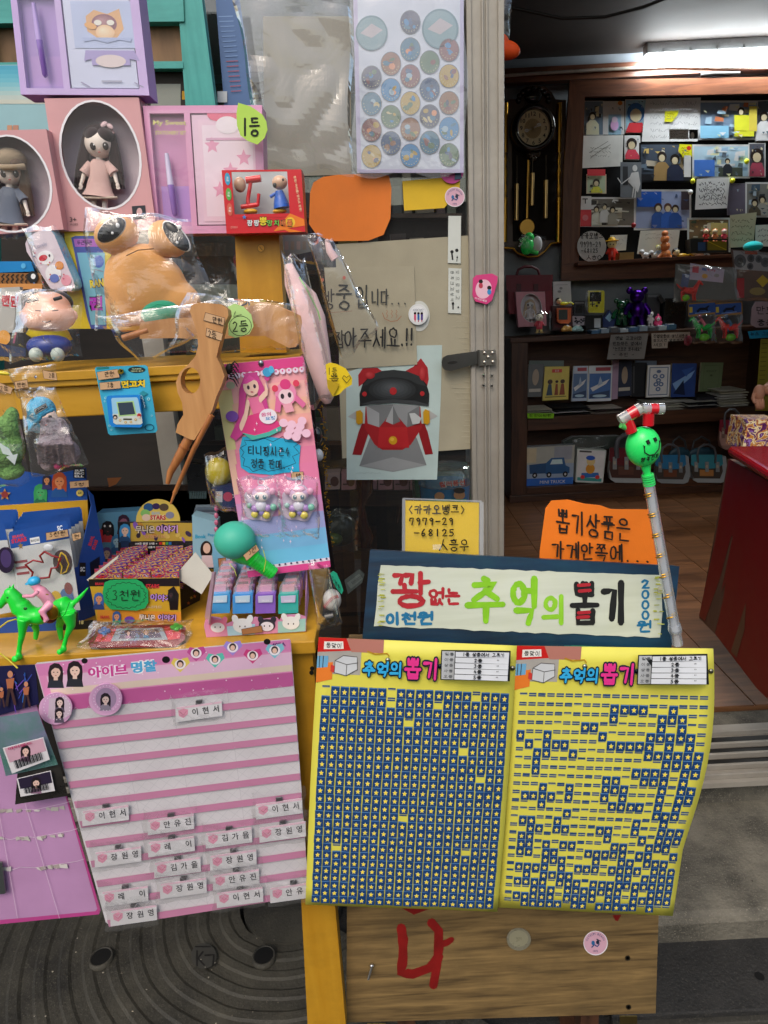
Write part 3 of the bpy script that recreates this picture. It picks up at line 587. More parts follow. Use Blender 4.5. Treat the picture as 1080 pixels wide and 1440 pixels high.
part(b,'toy_animal',mat('plastic'),t);bag(VY(YCK-.07),R3,[(95,925),(195,945),(180,1020),(80,985)],.01,parent=t,n=10)
YP=YW-.07
nb=thing('photo_board','large brown framed notice board crowded with photographs','notice board')
b=D(R3,YP);b.slab([(330,385),(1150,372),(1150,1035),(316,1052)],'#0c0d10',.01);part(b,'backing',mat('matte','#101216'),nb)
YF_=YP-.035
b=D(R3,YF_);b.slab([(283,326),(1150,312),(1150,378),(330,392),(285,392)],'#6a402a',.03);part(b,'frame_rail',MIDW,nb,bevel=.004)
b=D(R3,YF_-.001);b.slab([(283,328),(343,392),(318,1055),(250,1112),(258,700)],'#6a402a',.03);part(b,'frame_post',woodmat('frame_walnut_post','#4a2818','#7a4a30',3,(1,1,10),.4,.1),nb,bevel=.004)
b=D(R7,YF_-.002);b.slab([(250,92),(318,78),(1150,56),(1150,128),(250,158)],'#5a3422',.03);part(b,'frame_rail',MIDW,nb,bevel=.004)
b=B(k=1);a_=P(*B(None,R3).m(316,1052),YP-.13);c_=P(*B(None,R3).m(1150,1020),YP-.13);b.box((a_.x,YP-.16,a_.z-.015),(c_.x,YP+.0,a_.z+.006),'#5a3422');LEDGE=a_.z+.006
part(b,'ledge',MIDW,nb,bevel=.002)
def print_(name,label,cat,f,grp='photographs and notes pinned on the board',Y=None,m='card'):
 b=D(R3,(Y or YP-.014));f(b);return tag(part(b,name,mat(m)),label,cat,grp)
LV=[0]
def PH(label,q,bgc,figs=(),blocks=(),frame=(5,'#d9dde0'),seed=0,pal=('#3a4a5a','#8a9aa5','#b8a98a','#52606a','#2a2f35'),n=14,name='photograph',cat='photograph',extra=None):
 LV[0]+=1
 def f(b):
  b.off=.0006*LV[0];photo(b,q,bgc,blocks,figs,frame,seed or LV[0]*3,n,pal)
  if extra:extra(b)
 return print_(name,label,cat,f)
PH('photo of a person in a pale shirt under a ceiling light',Q(345,405,420,538),'#5a6a7a',[(.45,.45,.2,'#b7b49a')],(),(2,'#cfd2d4'))
PH('white card with a small purple figure and an orange pin',Q(421,404,506,538),'#d5d9dc',[],[(.25,.4,.85,1,'#7e9ec4')],None,n=0,name='photo_card',cat='card',extra=lambda b:(b.ell(489,412,9,9,'#e8742a'),b.ell(467,500,16,22,'#b08cc8'),b.ell(467,478,12,12,'#d9a0b0')))
PH('portrait of a person in a blue cap and red collar',Q(512,400,592,530),'#7fa0c0',[(.5,.42,.5,'#b03038','#2c5a90')],(),(3,'#c9ccd0'),n=3)
LV[0]+=1
def f(b):b.off=.008;b.poly([(592,395),(812,390),(800,565),(575,566)],'#cfcfc8');scrib(b,610,400,800,560,6,'#77777a',1.3,3);b.rect(685,516,762,556,'#b9bab4');scrib(b,690,518,758,552,3,'#555555',1.3,5);b.rect(765,518,800,555,'#141517');b.ell(778,542,7,14,'#e2e6e8')
print_('signed_sheet','white signed sheet with a yellow note stuck on it','paper',f)
def f(b):b.off=.012;b.poly([(668,445),(724,440),(718,460),(696,488),(666,486)],'#e8b11c');scrib(b,676,450,712,478,3,'#6a4a08',1.3,7)
print_('sticky_note','yellow star shaped note on the white signed sheet','note',f)
PH('photo of a yellow clothed visitor leaning over shop shelves',Q(810,410,1036,552),'#6d8096',[(.72,.25,.18,'#c9b92e')],[(0,.65,.5,1,'#6d9ad0'),(.6,.35,.95,.95,'#c7b52c'),(.86,.1,1,.8,'#b0a040')],(8,'#cfd8e0'),pal=('#8aa2b8','#c9b890','#4a5a6c','#c8c8c0','#a06040'),n=26)
PH('photo of a person in white at the right end of the board',[(1040,405),(1150,400),(1150,560),(1030,562)],'#4a4f58',[(.25,.4,.2,'#d9dcdc')],(),(3,'#cfd2d4'))
def f(b):b.off=.010;b.poly([(342,542),(502,540),(498,664),(338,672)],'#c9c8ae');b.line([(365,610),(400,590),(440,565)],1.6,'#55554c');b.line([(370,632),(405,605),(450,578)],1.6,'#55554c');scrib(b,370,585,450,630,3,'#55554c',1.3,9)
print_('signed_sheet','cream sheet with a slanting pen signature','paper',f)
PH('small portrait of a dark haired girl in a red top',Q(510,545,566,636),'#b9c4c0',[(.45,.35,.42,'#c33a4a')],(),(4,'#dfe2e0'),n=2)
PH('photo of two people with crossed arms by a counter',Q(572,578,772,722),'#3a4350',[(.42,.35,.24,'#8a7048'),(.68,.42,.24,'#23283a','#1a1512')],[(0,.82,1,1,'#1c1d22'),(.86,.3,1,.9,'#c9c6b8')],(7,'#14161a'),pal=('#8a7a5a','#b89a5a','#5a6a7a','#2a3038','#a8a090'),n=22)
def f(b):b.off=.014;b.poly([(726,576),(775,578),(776,626),(740,630),(724,604)],'#eab61a');scrib(b,735,585,768,620,3,'#6a4a08',1.4,8);b.ell(764,592,9,9,'#b02820')
print_('sticky_note','yellow note with a red pin between two photos','note',f)
PH('photo of a bright shop interior with a blue sofa',Q(785,585,1000,705),'#8fa5b8',[(.62,.5,.16,'#23262c')],[(0,.45,.38,1,'#3a62a8'),(.45,.7,.9,1,'#3a4038')],(8,'#c2cbd2'),pal=('#c9d2d8','#7a93a8','#4a5560','#c9b890'),n=24)
PH('photo of a dark haired person in profile beside yellow pins',Q(1006,575,1066,705),'#4a4a52',[(.5,.38,.36,'#8a3a4a')],(),(4,'#c9ccd0'))
def f(b):b.off=.016;b.rect(490,648,574,790,'#5d6268');b.rect(500,665,520,740,'#2c2f33');b.ell(548,672,10,13,'#dddddd');b.poly([(535,690),(562,686),(570,735),(560,770),(520,725)],'#e6e6e6');b.line([(545,735),(538,790)],5,'#dddddd');b.line([(553,735),(548,790)],5,'#c8c8c8');b.line([(480,712),(495,735),(540,700)],4,'#dddddd')
print_('photo_cutout','black and white cutout of a figure in a white dress','photograph',f)
PH('small picture of a child holding both arms over the head',Q(358,700,430,770),'#9aa890',[(.5,.45,.36,'#c9b440')],(),(4,'#b9a48e'),n=2)
def f(b):b.off=.011;b.rect(358,676,430,702,'#b8353d');
print_('photo_strip','dull red strip above the small child picture','paper',f)
PH('photo of a crowd in white shirts on a dark street',Q(330,795,545,900),'#5a554e',[(.3,.4,.2,'#bcb8a8'),(.45,.3,.2,'#d5d1c4'),(.6,.42,.2,'#7d7a72')],(),(7,'#b9bcb8'),pal=('#a8a498','#5d5a54','#2f2d2b','#8a8578','#c9c5b8'),n=30)
def f(b):b.off=.018;b.rect(330,784,374,905,'#c8343c');b.rect(330,784,374,838,'#d5d6d2');b.ell(350,870,12,12,'#d86068');b.line([(340,795),(358,795)],4,'#222222');b.line([(350,795),(350,812)],4,'#222222')
print_('red_ticket','red and white ticket at the left edge of the board','ticket',f)
PH('photo of three people in blue laughing below the blue picture',Q(552,765,765,912),'#7f8aa8',[(.42,.45,.2,'#2a4a8a','#3a2a22'),(.6,.45,.2,'#2e55a0','#4a3026'),(.74,.48,.18,'#2a4a8a','#2a1c18')],[(.02,0,.48,.42,'#1d4a9a'),(.85,0,1,.5,'#3a3238')],(8,'#c2c9d2'),pal=('#8a90b0','#3a4868','#6a7090'),n=8)
def f(b):b.off=.02;b.poly([(795,715),(928,710),(916,832),(788,838)],'#cfcfcb');scrib(b,805,722,915,825,4,'#26262a',2.4,11);scrib(b,820,740,900,810,3,'#26262a',2,13)
print_('signed_sheet','white sheet with thick black signatures in the middle right','paper',f)
PH('dull violet note behind the thick signatures',Q(918,735,990,858),'#55505e',(),(),(2,'#77727e'),n=0,name='note_card',cat='note')
PH('photo of a brown haired visitor near shelves',Q(996,735,1150,862),'#6a6a66',[(.4,.5,.2,'#8a8a84'),(.2,.6,.2,'#4a4438')],(),(7,'#c2c6c8'),n=18)
PH('photo of shop shelves and striped goods above the ledge',Q(765,878,922,1000),'#6a5a40',(),[(.05,.6,.5,1,'#3a3a30'),(.55,.1,.98,.5,'#a89a60')],(8,'#a9b6c2'),pal=('#8a7a4a','#3a4a3a','#b8a060','#4a3a2a','#c9b8a0'),n=26)
def f(b):b.off=.022;b.poly([(928,860),(1035,848),(1020,985),(925,990)],'#8f8c74');scrib(b,935,870,1020,970,4,'#4a4a3c',2.2,15)
print_('note_sheet','olive sheet with dark handwriting above the ledge','note',f)
def f(b):b.off=.02;b.poly([(1030,900),(1150,895),(1150,985),(1028,985)],'#a5a8a0');scrib(b,1040,910,1140,975,3,'#3c3c38',2,17)
print_('note_sheet','pale sheet at the far right above the ledge','note',f)
def f(b):b.off=.019;b.poly([(570,922),(728,918),(715,1020),(556,1015)],'#b5b4aa');scrib(b,590,930,700,960,2,'#88887e',1.4,19)
print_('note_sheet','grey sheet standing behind the orange figurine','note',f)
def f(b):b.off=.019;b.poly([(450,940),(518,938),(512,1000),(450,1004)],'#aeb2b4');scrib(b,460,950,500,985,2,'#88888e',1.4,20)
print_('note_sheet','small grey sheet behind the brown figurine','note',f)
for i,(x,y,c,nm)in enumerate(((938,722,'#d9c91e','yellow pin on the thick signatures sheet'),(779,724,'#d9d020','yellow pin left of the thick signatures sheet'),(995,645,'#d5c41c','yellow pin between blue sofa photo and profile photo'),(543,900,'#7a1a22','dark red pin under the crowd photo'),(770,768,'#c9d2d4','clear pin at the corner of the blue family photo'))):
 b=B(None,R3,k=KI);b.ball(x,y,YP-.04,10,10,c,8,seg=10,rings=6);b.tube([(x,y,YP-.036),(x,y,YP-.015)],4,c,8);tag(part(b,'push_pin',mat('plastic')),nm,'pin','push pins on the board')
b=D(R3,YP-.10);b.slab(circ(375,985,58,62,24,.2),'#d9d6c8',.004);b.hand('카카오뱅크',328,930,420,955,2.6,'#1b1b1b');b.hand('7979-29',330,965,412,988,2.8,'#1b1b1b');b.hand('-68125',334,993,400,1010,2.8,'#1b1b1b');b.hand('ㅅㅎㅇ',355,1020,415,1038,2.6,'#1b1b1b')
tag(part(b,'round_sign',mat('paper')),'rounded white card with a handwritten bank account on the ledge','sign')
def figurine(name,label,x,y,s,body,skin,hair,z=R3,Y=None,legs=None,cat='figurine',hat=None,grp='figurines on the ledge of the photo board',k=KI,extra=None,fin='plastic'):
 """small standing doll: x,y = feet, s = height in drawing units"""
 Y=Y or YP-.11;t=thing(name,label,cat,grp)
 b=B(None,z,k=k);b.tube([(x,y-s*.62,Y),(x,y-s*.5,Y),(x,y-s*.32,Y),(x,y-s*.2,Y)],[s*.1,s*.15,s*.17,s*.16],body,12)
 b.tube([(x-s*.12,y-s*.56,Y),(x-s*.24,y-s*.36,Y-.01)],[s*.06,s*.05],body,8);b.tube([(x+s*.12,y-s*.56,Y),(x+s*.24,y-s*.38,Y-.01)],[s*.06,s*.05],body,8);part(b,'body',mat(fin),t)
 for d in(-1,1):
  b=B(None,z,k=k);b.tube([(x+d*s*.08,y-s*.22,Y),(x+d*s*.1,y-s*.04,Y)],[s*.07,s*.06],legs or body,8);b.ball(x+d*s*.11,y-s*.03,Y-.01,s*.09,s*.05,legs or body,s*.1,seg=8,rings=5);part(b,'leg',mat(fin),t)
 b=B(None,z,k=k);b.ball(x,y-s*.78,Y,s*.2,s*.19,skin,s*.18,seg=14,rings=9);h=part(b,'head',mat(fin),t)
 b=B(None,z,k=k);b.ball(x,y-s*.83,Y+.012,s*.22,s*.19,hair,s*.19,seg=14,rings=9);part(b,'hair',mat(fin),h)
 b=B(None,z,k=k);yy=Y-s*.17*pxsize(P(x/z[2]+z[0],y/z[2]+z[1],Y))/z[2]
 for d in(-1,1):b.ball(x+d*s*.07,y-s*.77,yy,s*.025,s*.03,'#111111',s*.012,seg=8,rings=5)
 part(b,'eyes',mat('plastic'),h)
 if hat:b=B(None,z,k=k);b.ball(x,y-s*.93,Y,s*.3,s*.045,hat,s*.28);b.ball(x,y-s*.98,Y,s*.16,s*.12,hat,s*.16);part(b,'hat',mat(fin),t)
 if extra:extra(t,Y)
 return t
figurine('boy_figurine','wooden puppet boy figurine in a pointed hat and red trousers',456,1046,90,'#c62d20','#d9a878','#2a1a14',hat='#d98a20',legs='#c03020')
b=B(None,R3,k=1.2);a_=P(*b.m(482,1040),YP-.12);c_=P(*b.m(540,1008),YP-.12);b.box((a_.x,YP-.14,LEDGE),(c_.x,YP-.05,c_.z),'#a88c5a');tag(part(b,'wooden_block',mat('matte')),'small tan wooden block beside the puppet boy','block')
def dog(label,x,y,s,c,c2='#ffffff',z=R3,Y=None,grp='figurines on the ledge of the photo board',name='dog_figurine'):
 Y=Y or YP-.11;t=thing(name,label,'figurine',grp);b=B(None,z,k=KI)
 b.ball(x,y-s*.3,Y,s*.34,s*.22,c,s*.2);b.tube([(x-s*.2,y-s*.2,Y),(x-s*.22,y,Y)],s*.07,c,8);b.tube([(x+s*.2,y-s*.2,Y),(x+s*.22,y,Y)],s*.07,c,8);part(b,'body',mat('plastic'),t)
 b=B(None,z,k=KI);b.ball(x-s*.3,y-s*.55,Y-.01,s*.22,s*.2,c2,s*.2);b.ball(x-s*.46,y-s*.6,Y,s*.07,s*.14,c,s*.05,20);b.ball(x-s*.14,y-s*.62,Y,s*.07,s*.14,c,s*.05,-20);b.ball(x-s*.36,y-s*.5,Y-.03,s*.05,s*.04,'#111111',s*.04);part(b,'head',mat('plastic'),t);return t
dog('small white dog figurine lying beside the wooden block',590,1034,48,'#c9c4c0');dog('cream dog figurine left of the orange figurine',628,1034,44,'#bdb0a8','#c8c0b8')
figurine('girl_figurine','tiny yellow haired figurine beside the tall orange one',643,1034,55,'#8a9aa8','#d9a888','#c9b52e')
t=thing('totem_figurine','tall orange figurine of stacked round shapes','figurine','figurines on the ledge of the photo board');b=B(None,R3,k=KI)
for y,r in((1018,22),(985,19),(956,17),(934,13)):b.ball(668,y,YP-.11,r,r*.95,'#d9683a',r)
b.tube([(655,1018,YP-.12),(640,1030,YP-.13)],[8,6],'#d9683a');b.tube([(682,1018,YP-.12),(692,1030,YP-.13)],[8,6],'#d9683a');part(b,'body',mat('plastic'),t)
def lying(label,x,y,s,hair,top,legc,z=R3,Y=None,d=1):
 Y=Y or YP-.12;t=thing('lying_doll',label,'figurine','figurines on the ledge of the photo board');b=B(None,z,k=KI)
 b.ball(x+d*s*.5,y-s*.18,Y,s*.42,s*.17,top,s*.2);part(b,'body',mat('plastic'),t);b=B(None,z,k=KI);b.ball(x,y-s*.42,Y,s*.27,s*.26,'#d9a07a',s*.25);h=part(b,'head',mat('plastic'),t)
 b=B(None,z,k=KI);b.ball(x-d*s*.05,y-s*.5,Y+.006,s*.29,s*.26,hair,s*.27);part(b,'hair',mat('plastic'),h)
 b=B(None,z,k=KI);b.tube([(x+d*s*.8,y-s*.15,Y),(x+d*s*1.15,y-s*.3,Y),(x+d*s*1.4,y-s*.1,Y)],s*.08,legc,8);part(b,'legs',mat('plastic'),t)
lying('figurine with black hair in orange lying on its front',713,1030,50,'#141210','#e08a28','#e08a28');lying('figurine with grey hair lying beside the one in orange',782,1026,46,'#8a8a8c','#c98a70','#c9c9c9')
for i,(x,c,h,nm)in enumerate(((832,'#c9302a','#e8a080','red small doll seated on the striped box, leftmost of three'),(868,'#c86a3a','#d9a080','orange small doll seated on the striped box, middle of three'),(905,'#c83a48','#e0a090','pink red small doll seated on the striped box, rightmost of three'))):
 figurine('seated_doll',nm,x,965,50,c,h,c,Y=YP-.13)
b=D(R3,YP-.14,k=1.2);b.slab([(770,955),(920,955),(922,1008),(772,1012)],'#2a2c2a',-.08);b.rect(800,968,830,1002,'#3a5a8a');b.rect(838,962,915,1000,'#8a7a20');b.line([(842,966),(912,998)],3,'#d9c22a');tag(part(b,'display_box',mat('card')),'dark toy box with a yellow print under the three small dolls','box')
b=B(None,R3,k=KI);b.ball(1020,985,YP-.13,38,20,'#1aa0a0',30);b.ball(1025,1000,YP-.13,16,14,'#b8c8d0',18);tag(part(b,'plush_ball',mat('cloth')),'turquoise soft toy lying at the right end of the ledge','soft toy')
bc=thing('bookcase','dark brown open bookcase with three shelves along the back wall','bookcase')
xl_=P(722,470,YB).x-.02;xr_=2.75;TOPZ=P(850,469,YB).z
def zt(y,x=840):return P(x,y,YB).z
b=B();b.box((xl_,YB,TOPZ-.03),(xr_,YW-.035,TOPZ),'#2a180f');part(b,'top_board',DARKW,bc,bevel=.003)
b=B();b.box((xl_+.01,YB+.01,ZF+.005),(xl_+.12,YW-.036,TOPZ-.031),'#2a180f');part(b,'side_panel',DARKV,bc,bevel=.003)
b=B();b.box((xr_-.12,YB+.01,ZF+.005),(xr_-.01,YW-.036,TOPZ-.031),'#2a180f');part(b,'side_panel',DARKV,bc,bevel=.003)
b=B();b.box((xl_+.12,YW-.05,ZF+.01),(xr_-.12,YW-.037,TOPZ-.03),'#2a180f');part(b,'back_panel',woodmat('back_walnut','#3d271b','#63422f',3,(9,1,1),.6,.1),bc)
S2Z=zt(583);S3Z=zt(681)
b=B();b.box((xl_+.121,YB+.012,S2Z-.09),(xr_-.121,YW-.052,S2Z),'#3a2216');part(b,'shelf',DARKW,bc,bevel=.003)
b=B();b.box((xl_+.121,YB+.013,S3Z-.10),(xr_-.121,YW-.052,S3Z),'#3a2216');part(b,'shelf',DARKW,bc,bevel=.003)
b=B();b.box((xl_-.005,YB-.012,ZF+.0045),(xr_,YB+.009,S3Z-.05),'#241610');part(b,'plinth',DARKW,bc,bevel=.003)
def book(label,q,c,art,z=T6,Y=YB+.12,th=.02,name='book',cat='book',grp='books standing on the middle shelf',fin='card',k=KI):
 t=thing(name,label,cat,grp);b=B(VY(Y,0,6,at=(z[0]+q[3][0]/z[2],z[1]+q[3][1]/z[2])),z,0,k,.0004);b.slab(q,c,-th,side='#b5ab95');part(b,'cover',mat(fin),t)
 b2=B(b.pl,z,.0015,k,.0004);b2.quad=q;art(b2)
 if b2.v:part(b2,'cover_print',mat(fin),t)
 return t
def a_fig2(b):
 b.rect(.3,.08,.7,.18,'#b8402c');b.text('동 화',.5,.13,.07,'#f0e6c0')
 for x,s in((.25,1),(.75,.9),(.52,.6)):b.ell(x,.45,.1*s,.07*s,'#3a2418');b.poly([(x-.12*s,.85),(x-.06*s,.52),(x+.06*s,.52),(x+.12*s,.85)],'#7a3a20' if x>.5 else '#2a3a4a')
 b.line([(.1,.9),(.9,.9)],.02,'#5a4a20')
def a_plane(col='#3a5a8a'):
 def f(b):
  b.rect(.05,.22,.95,.92,col);b.poly([(.1,.62),(.9,.38),(.75,.52),(.2,.72)],'#c2ccd6');b.poly([(.5,.3),(.62,.5),(.4,.58)],'#8a98a8');b.rect(.3,.05,.92,.15,'#8a3a44');b.poly([(.08,.8),(.92,.7),(.92,.9),(.08,.9)],'#2a3a58');b.ell(.5,.85,.3,.04,'#8fa5bb')
 return f
def a_orn(b):
 b.rect(.08,.06,.92,.94,'#5a6a80');b.rect(.12,.09,.88,.91,'#b9bdb8');b.ell(.5,.2,.1,.05,'#4a5a78');
 for x,y in((.35,.35),(.65,.35),(.5,.48),(.4,.6),(.62,.6),(.5,.75)):b.ell(x,y,.11,.07,'#4a5f80');b.ell(x,y,.05,.03,'#b9bdb8')
def a_green(b):b.line([(.15,.1),(.85,.1),(.85,.92),(.15,.92),(.15,.1)],.02,'#4a553c');b.text('ESSAY',.5,.3,.06,'#2c3424',w=.45);b.ell(.5,.45,.06,.04,'#3c4630')
def a_navy(b):b.poly([(.05,.6),(.95,.2),(.8,.42),(.2,.8)],'#6a8ab5');b.poly([(.1,.9),(.5,.5),(.6,.95)],'#101a34');b.poly([(.4,.2),(.9,.1),(.6,.4)],'#2c4a88')
def a_dark(b):b.ell(.5,.4,.22,.25,'#8a7a68');b.rect(.1,.75,.9,.85,'#9a9488')
book('faded comic with a dark portrait, leftmost on the middle shelf',[(72,100),(140,98),(128,240),(66,242)],'#4a4c4c',a_dark)
book('yellow children book cover with three cartoon figures',[(143,110),(250,108),(244,252),(132,258)],'#b3a04a',a_fig2)
book('narrow blue and white magazine with an aircraft print',[(266,107),(330,106),(326,258),(258,260)],'#9aa3b0',a_plane('#4a6080'),Y=YB+.13)
book('blue magazine with a jet aircraft cover',[(333,106),(437,104),(430,258),(328,262)],'#a9aebc',a_plane())
book('dark book behind the pink edged album',[(462,88),(520,86),(518,235),(455,240)],'#22283a',a_dark,Y=YB+.16)
book('black book with thin spine next to the dark album',[(520,92),(585,92),(582,240),(518,240)],'#16181c',lambda b:b.rect(.1,.1,.2,.9,'#3a3a3c'),Y=YB+.17)
book('grey board standing behind the black book',[(535,84),(628,84),(626,150),(535,150)],'#5c6674',lambda b:None,Y=YB+.25)
book('white book cover with blue ornament pattern',[(590,104),(688,102),(682,240),(582,244)],'#b3b6b0',a_orn)
book('navy blue book cover with a flying shape',[(695,96),(802,96),(792,240),(688,242)],'#22386e',a_navy,Y=YB+.14)
book('dull green book cover with a thin frame',[(822,92),(918,92),(906,214),(812,218)],'#57644a',a_green,Y=YB+.2)
book('pink edged album standing behind the blue magazine',[(436,82),(464,82),(458,250),(432,252)],'#8a7488',lambda b:None,Y=YB+.15)
b=B(VY(YB+.22),T6,0,KI);b.slab([(75,84),(225,84),(225,108),(75,110)],'#5f6862',-.01);tag(part(b,'cardboard_sheet',mat('paper')),'grey sheet standing behind the yellow children book','card')
def pile(label,x0,x1,y0,y1,n,cols,seed,z=T6,Y=YB+.03,dep=.22):
 t=thing('book_pile',label,'pile of books','piles of thin books lying on the middle shelf');rg=random.Random(seed)
 for i in range(n):
  ya=y1-(y1-y0)*i/n;yb=y1-(y1-y0)*(i+.86)/n;a=P(z[0]+x0/z[2],z[1]+ya/z[2],Y);c=P(z[0]+x1/z[2],z[1]+yb/z[2],Y);dx=rg.uniform(-.015,.015);dy=rg.uniform(0,.02)
  zz0=a.z;zz1=c.z
  base=S2Z+(zz0-P(z[0]+x0/z[2],z[1]+y1/z[2],Y).z)+.001;b=B(k=2.3);b.box((a.x+dx,Y+dy,base),(c.x+dx,Y+dep+dy,base+(zz1-zz0)),rg.choice(cols));part(b,'book',mat('paper'),t,bevel=.0015,seg=1)
pile('grey pile of thin books over the green price strip',66,182,268,306,4,['#8a8a80','#9d9a8c','#75756c'],1)
pile('pile of black covered magazines left of the wand',188,342,262,304,4,['#1e1f22','#b5b3a8','#2c2c30','#8a8a84'],2)
pile('low pile of pinkish books behind the wand head',350,490,276,304,3,['#6a5450','#9a938a','#4a4040'],3)
pile('stack of pale books under the white ornament cover',600,752,250,292,4,['#a5a59c','#8f8f88','#b5b5ac'],4)
pile('dark pile with a white edge under the navy book',765,895,258,292,4,['#1e2026','#c2c2ba','#22242c','#8a8a84'],5)
pile('tallest pile of cream books at the right end',905,1025,214,292,7,['#9a988c','#b0ada0','#84827a'],6)
pile('two dark books under the green cover',815,905,208,256,2,['#23252c','#191a1f'],7,Y=YB+.1)
b=B(VY(YB-.014),T6,0,1.1);b.slab([(66,312),(182,312),(180,334),(68,334)],'#8fd12a',.002);b.hand('한권이천원',75,316,170,328,2,'#3a5a10');tag(part(b,'price_strip',mat('paper')),'lime green price strip on the shelf edge under the books','price label')
b=B(VY(YB-.010),R7,0,1.1,.0003);b.slab([(452,372),(602,366),(585,468),(436,470)],'#8b8986',.0008);
for i,s in enumerate(('옛날 교과서와','만화책은 옆에서','"눈으로만 봐주세요"','- 주인 -')):b.hand(s,450+(10 if i else 20),378+i*22,575-(30 if i==3 else 0),392+i*22,2.2,'#2c2c2e')
tag(part(b,'shelf_note',mat('paper')),'grey handwritten sheet taped under the top board of the bookcase','note')
b=B(VY(YB-.011),R7,0,1.2,.0003);b.slab([(614,366),(768,360),(768,392),(680,398),(678,424),(616,426)],'#b5aa9e',.0008);b.hand('진열상품이 아닌제품을',622,370,760,384,2.0,'#3a3432');b.hand('찾으시면 말씀해주',622,388,740,400,2.0,'#3a3432');b.hand('세요!',622,406,672,418,2.0,'#3a3432');tag(part(b,'shelf_note',mat('paper')),'beige L shaped handwritten label on the edge of the bookcase top','note')
b=B(None,R7,k=1.2);b.ball(760,395,YB-.02,17,20,'#8a3a48',5);tag(part(b,'round_tag',mat('plastic')),'dull pink round tag hanging under the beige label','tag')
YT=YB+.10
def dollbox(label,q,z,Y,c,hair,dress,seed=0,hat=None,k=1.0,dep=.05,name='doll_box',ovc=(.5,.47,.35,.40),doll=True,marks=True,face=(.5,.33,.11),grp=None,det=1):
 """window carton with an oval opening and a doll inside"""
 t=thing(name,label,'boxed doll',grp);pl=VY(Y);b=B(pl,z,0,k);b.quad=q
 ov=circ(ovc[0],ovc[1],ovc[2],ovc[3],32,-math.pi/2)
 outer=[(0,0),(1,0),(1,1),(0,1)]
 n=len(ov);b.off=0
 pts=[(.5,0),(1,0),(1,1),(0,1),(0,0),(.5,0)]+[ov[0]]+[ov[-i]for i in range(1,n)]+[ov[0]]
 pts=[b.pt(x,y)for x,y in pts[:-1]]
 seq=[b.pt(*p)for p in((.5,0),(1,0),(1,.5),(1,1),(.5,1),(0,1),(0,.5),(0,0))];ovp=[b.pt(*p)for p in ov]
 vs=seq+ovp;fs=[]
 for i in range(8):
  o=[8+(i*4+j)%32 for j in range(5)];fs.append((i,(i+1)%8,o[4],o[3],o[2],o[1],o[0]))
 b.add(vs,fs,c)
 nn=pl.n;bk=[p-nn*dep for p in seq]
 b.add(seq+bk,[(i,i+8,(i+1)%8+8,(i+1)%8)for i in range(8)],c);b.add(bk,[tuple(range(8))],c)
 part(b,'carton',mat('card'),t)
 b=B(pl,z,0,k);b.quad=q;b.off=.0006;ov2=circ(ovc[0],ovc[1],ovc[2]*1.06,ovc[3]*1.04,32,-math.pi/2)
 b.add([b.pt(*p)for p in ov]+[b.pt(*p)for p in ov2],[(i,(i+1)%32,32+(i+1)%32,32+i)for i in range(32)],'#e9e6ea');part(b,'oval_rim',mat('card'),t)
 b=B(pl,z,-dep*.92,k);b.quad=q;b.rect(.02,.02,.98,.98,'#cdbfc8');part(b,'lining',mat('paper'),t)
 b=B(pl,z,-.001,k);b.quad=q;b.rect(.08,.03,.92,.93,'#ffffff');part(b,'window_film',film('box_window',(1,1,1),.01,.3,.03,.12,9),t)
 w=math.hypot(q[1][0]-q[0][0],q[1][1]-q[0][1]);
 bb=B(pl,z,0,k);bb.quad=q
 def at(u,v):x,y=bb.m(u,v);return((x-z[0])*z[2],(y-z[1])*z[2])
 D_=Y+dep*.5;fx,fy=at(face[0],face[1]);r=face[2]*w
 if r/z[2]<5:
  b=B(None,z,k=k);b.ball(fx,fy,D_,r,r*1.05,'#e2c2b0',r);h=part(b,'doll_head',mat('plastic'),t);b=B(None,z,k=k);b.ball(fx,fy-r*.25,D_+.01,r*1.15,r*1.2,hair,r);part(b,'doll_hair',mat('cloth'),t)
  b=B(None,z,k=k);b.tube([(fx,fy+r,D_),(fx,fy+r*3.6,D_)],[r*.6,r*1.5],dress);part(b,'doll_dress',mat('cloth'),t);return t
 b=B(None,z,k=k);b.ball(fx,fy,D_,r*1.04,r*.98,'#f3ded2',r*.84,seg=26,rings=18);b.tube([(fx,fy+r*.8,D_),(fx,fy+r*1.4,D_)],r*.25,'#f3ded2');hd=part(b,'doll_head',mat('skin'),t)
 fz=D_-r*.78*pxsize(P(q[0][0]/z[2],q[0][1]/z[2],D_))/z[2]
 for d in(-1,1):
  b=B(None,z,k=k);b.ball(fx+d*r*.46,fy+r*.18,D_-r*.66*(D_*.00104)/z[2],r*.22,r*.27,'#2c211e',r*.12);b.ball(fx+d*r*.40,fy+r*.08,D_-r*.78*(D_*.00104)/z[2],r*.05,r*.06,'#f4f0ee',r*.03);part(b,'eye',mat('matte'),hd)
 b=B(None,z,k=k);b.ball(fx,fy+r*.62,D_-r*.66*D_*.00104/z[2],r*.1,r*.045,'#b8605c',r*.04);b.ball(fx,fy+r*.38,D_-r*.8*D_*.00104/z[2],r*.05,r*.05,'#edd0c2',r*.04);part(b,'lips',mat('skin'),hd)
 b=B(None,z,k=k);b.ball(fx,fy-r*.42,D_+.006,r*1.16,r*1.0,hair,r*.9,seg=24,rings=14);b.ball(fx-r*.42,fy-r*.62,D_-r*.3*.001/z[2],r*.62,r*.5,hair,r*.62,-28);b.ball(fx+r*.48,fy-r*.6,D_-r*.3*.001/z[2],r*.6,r*.5,hair,r*.62,28)
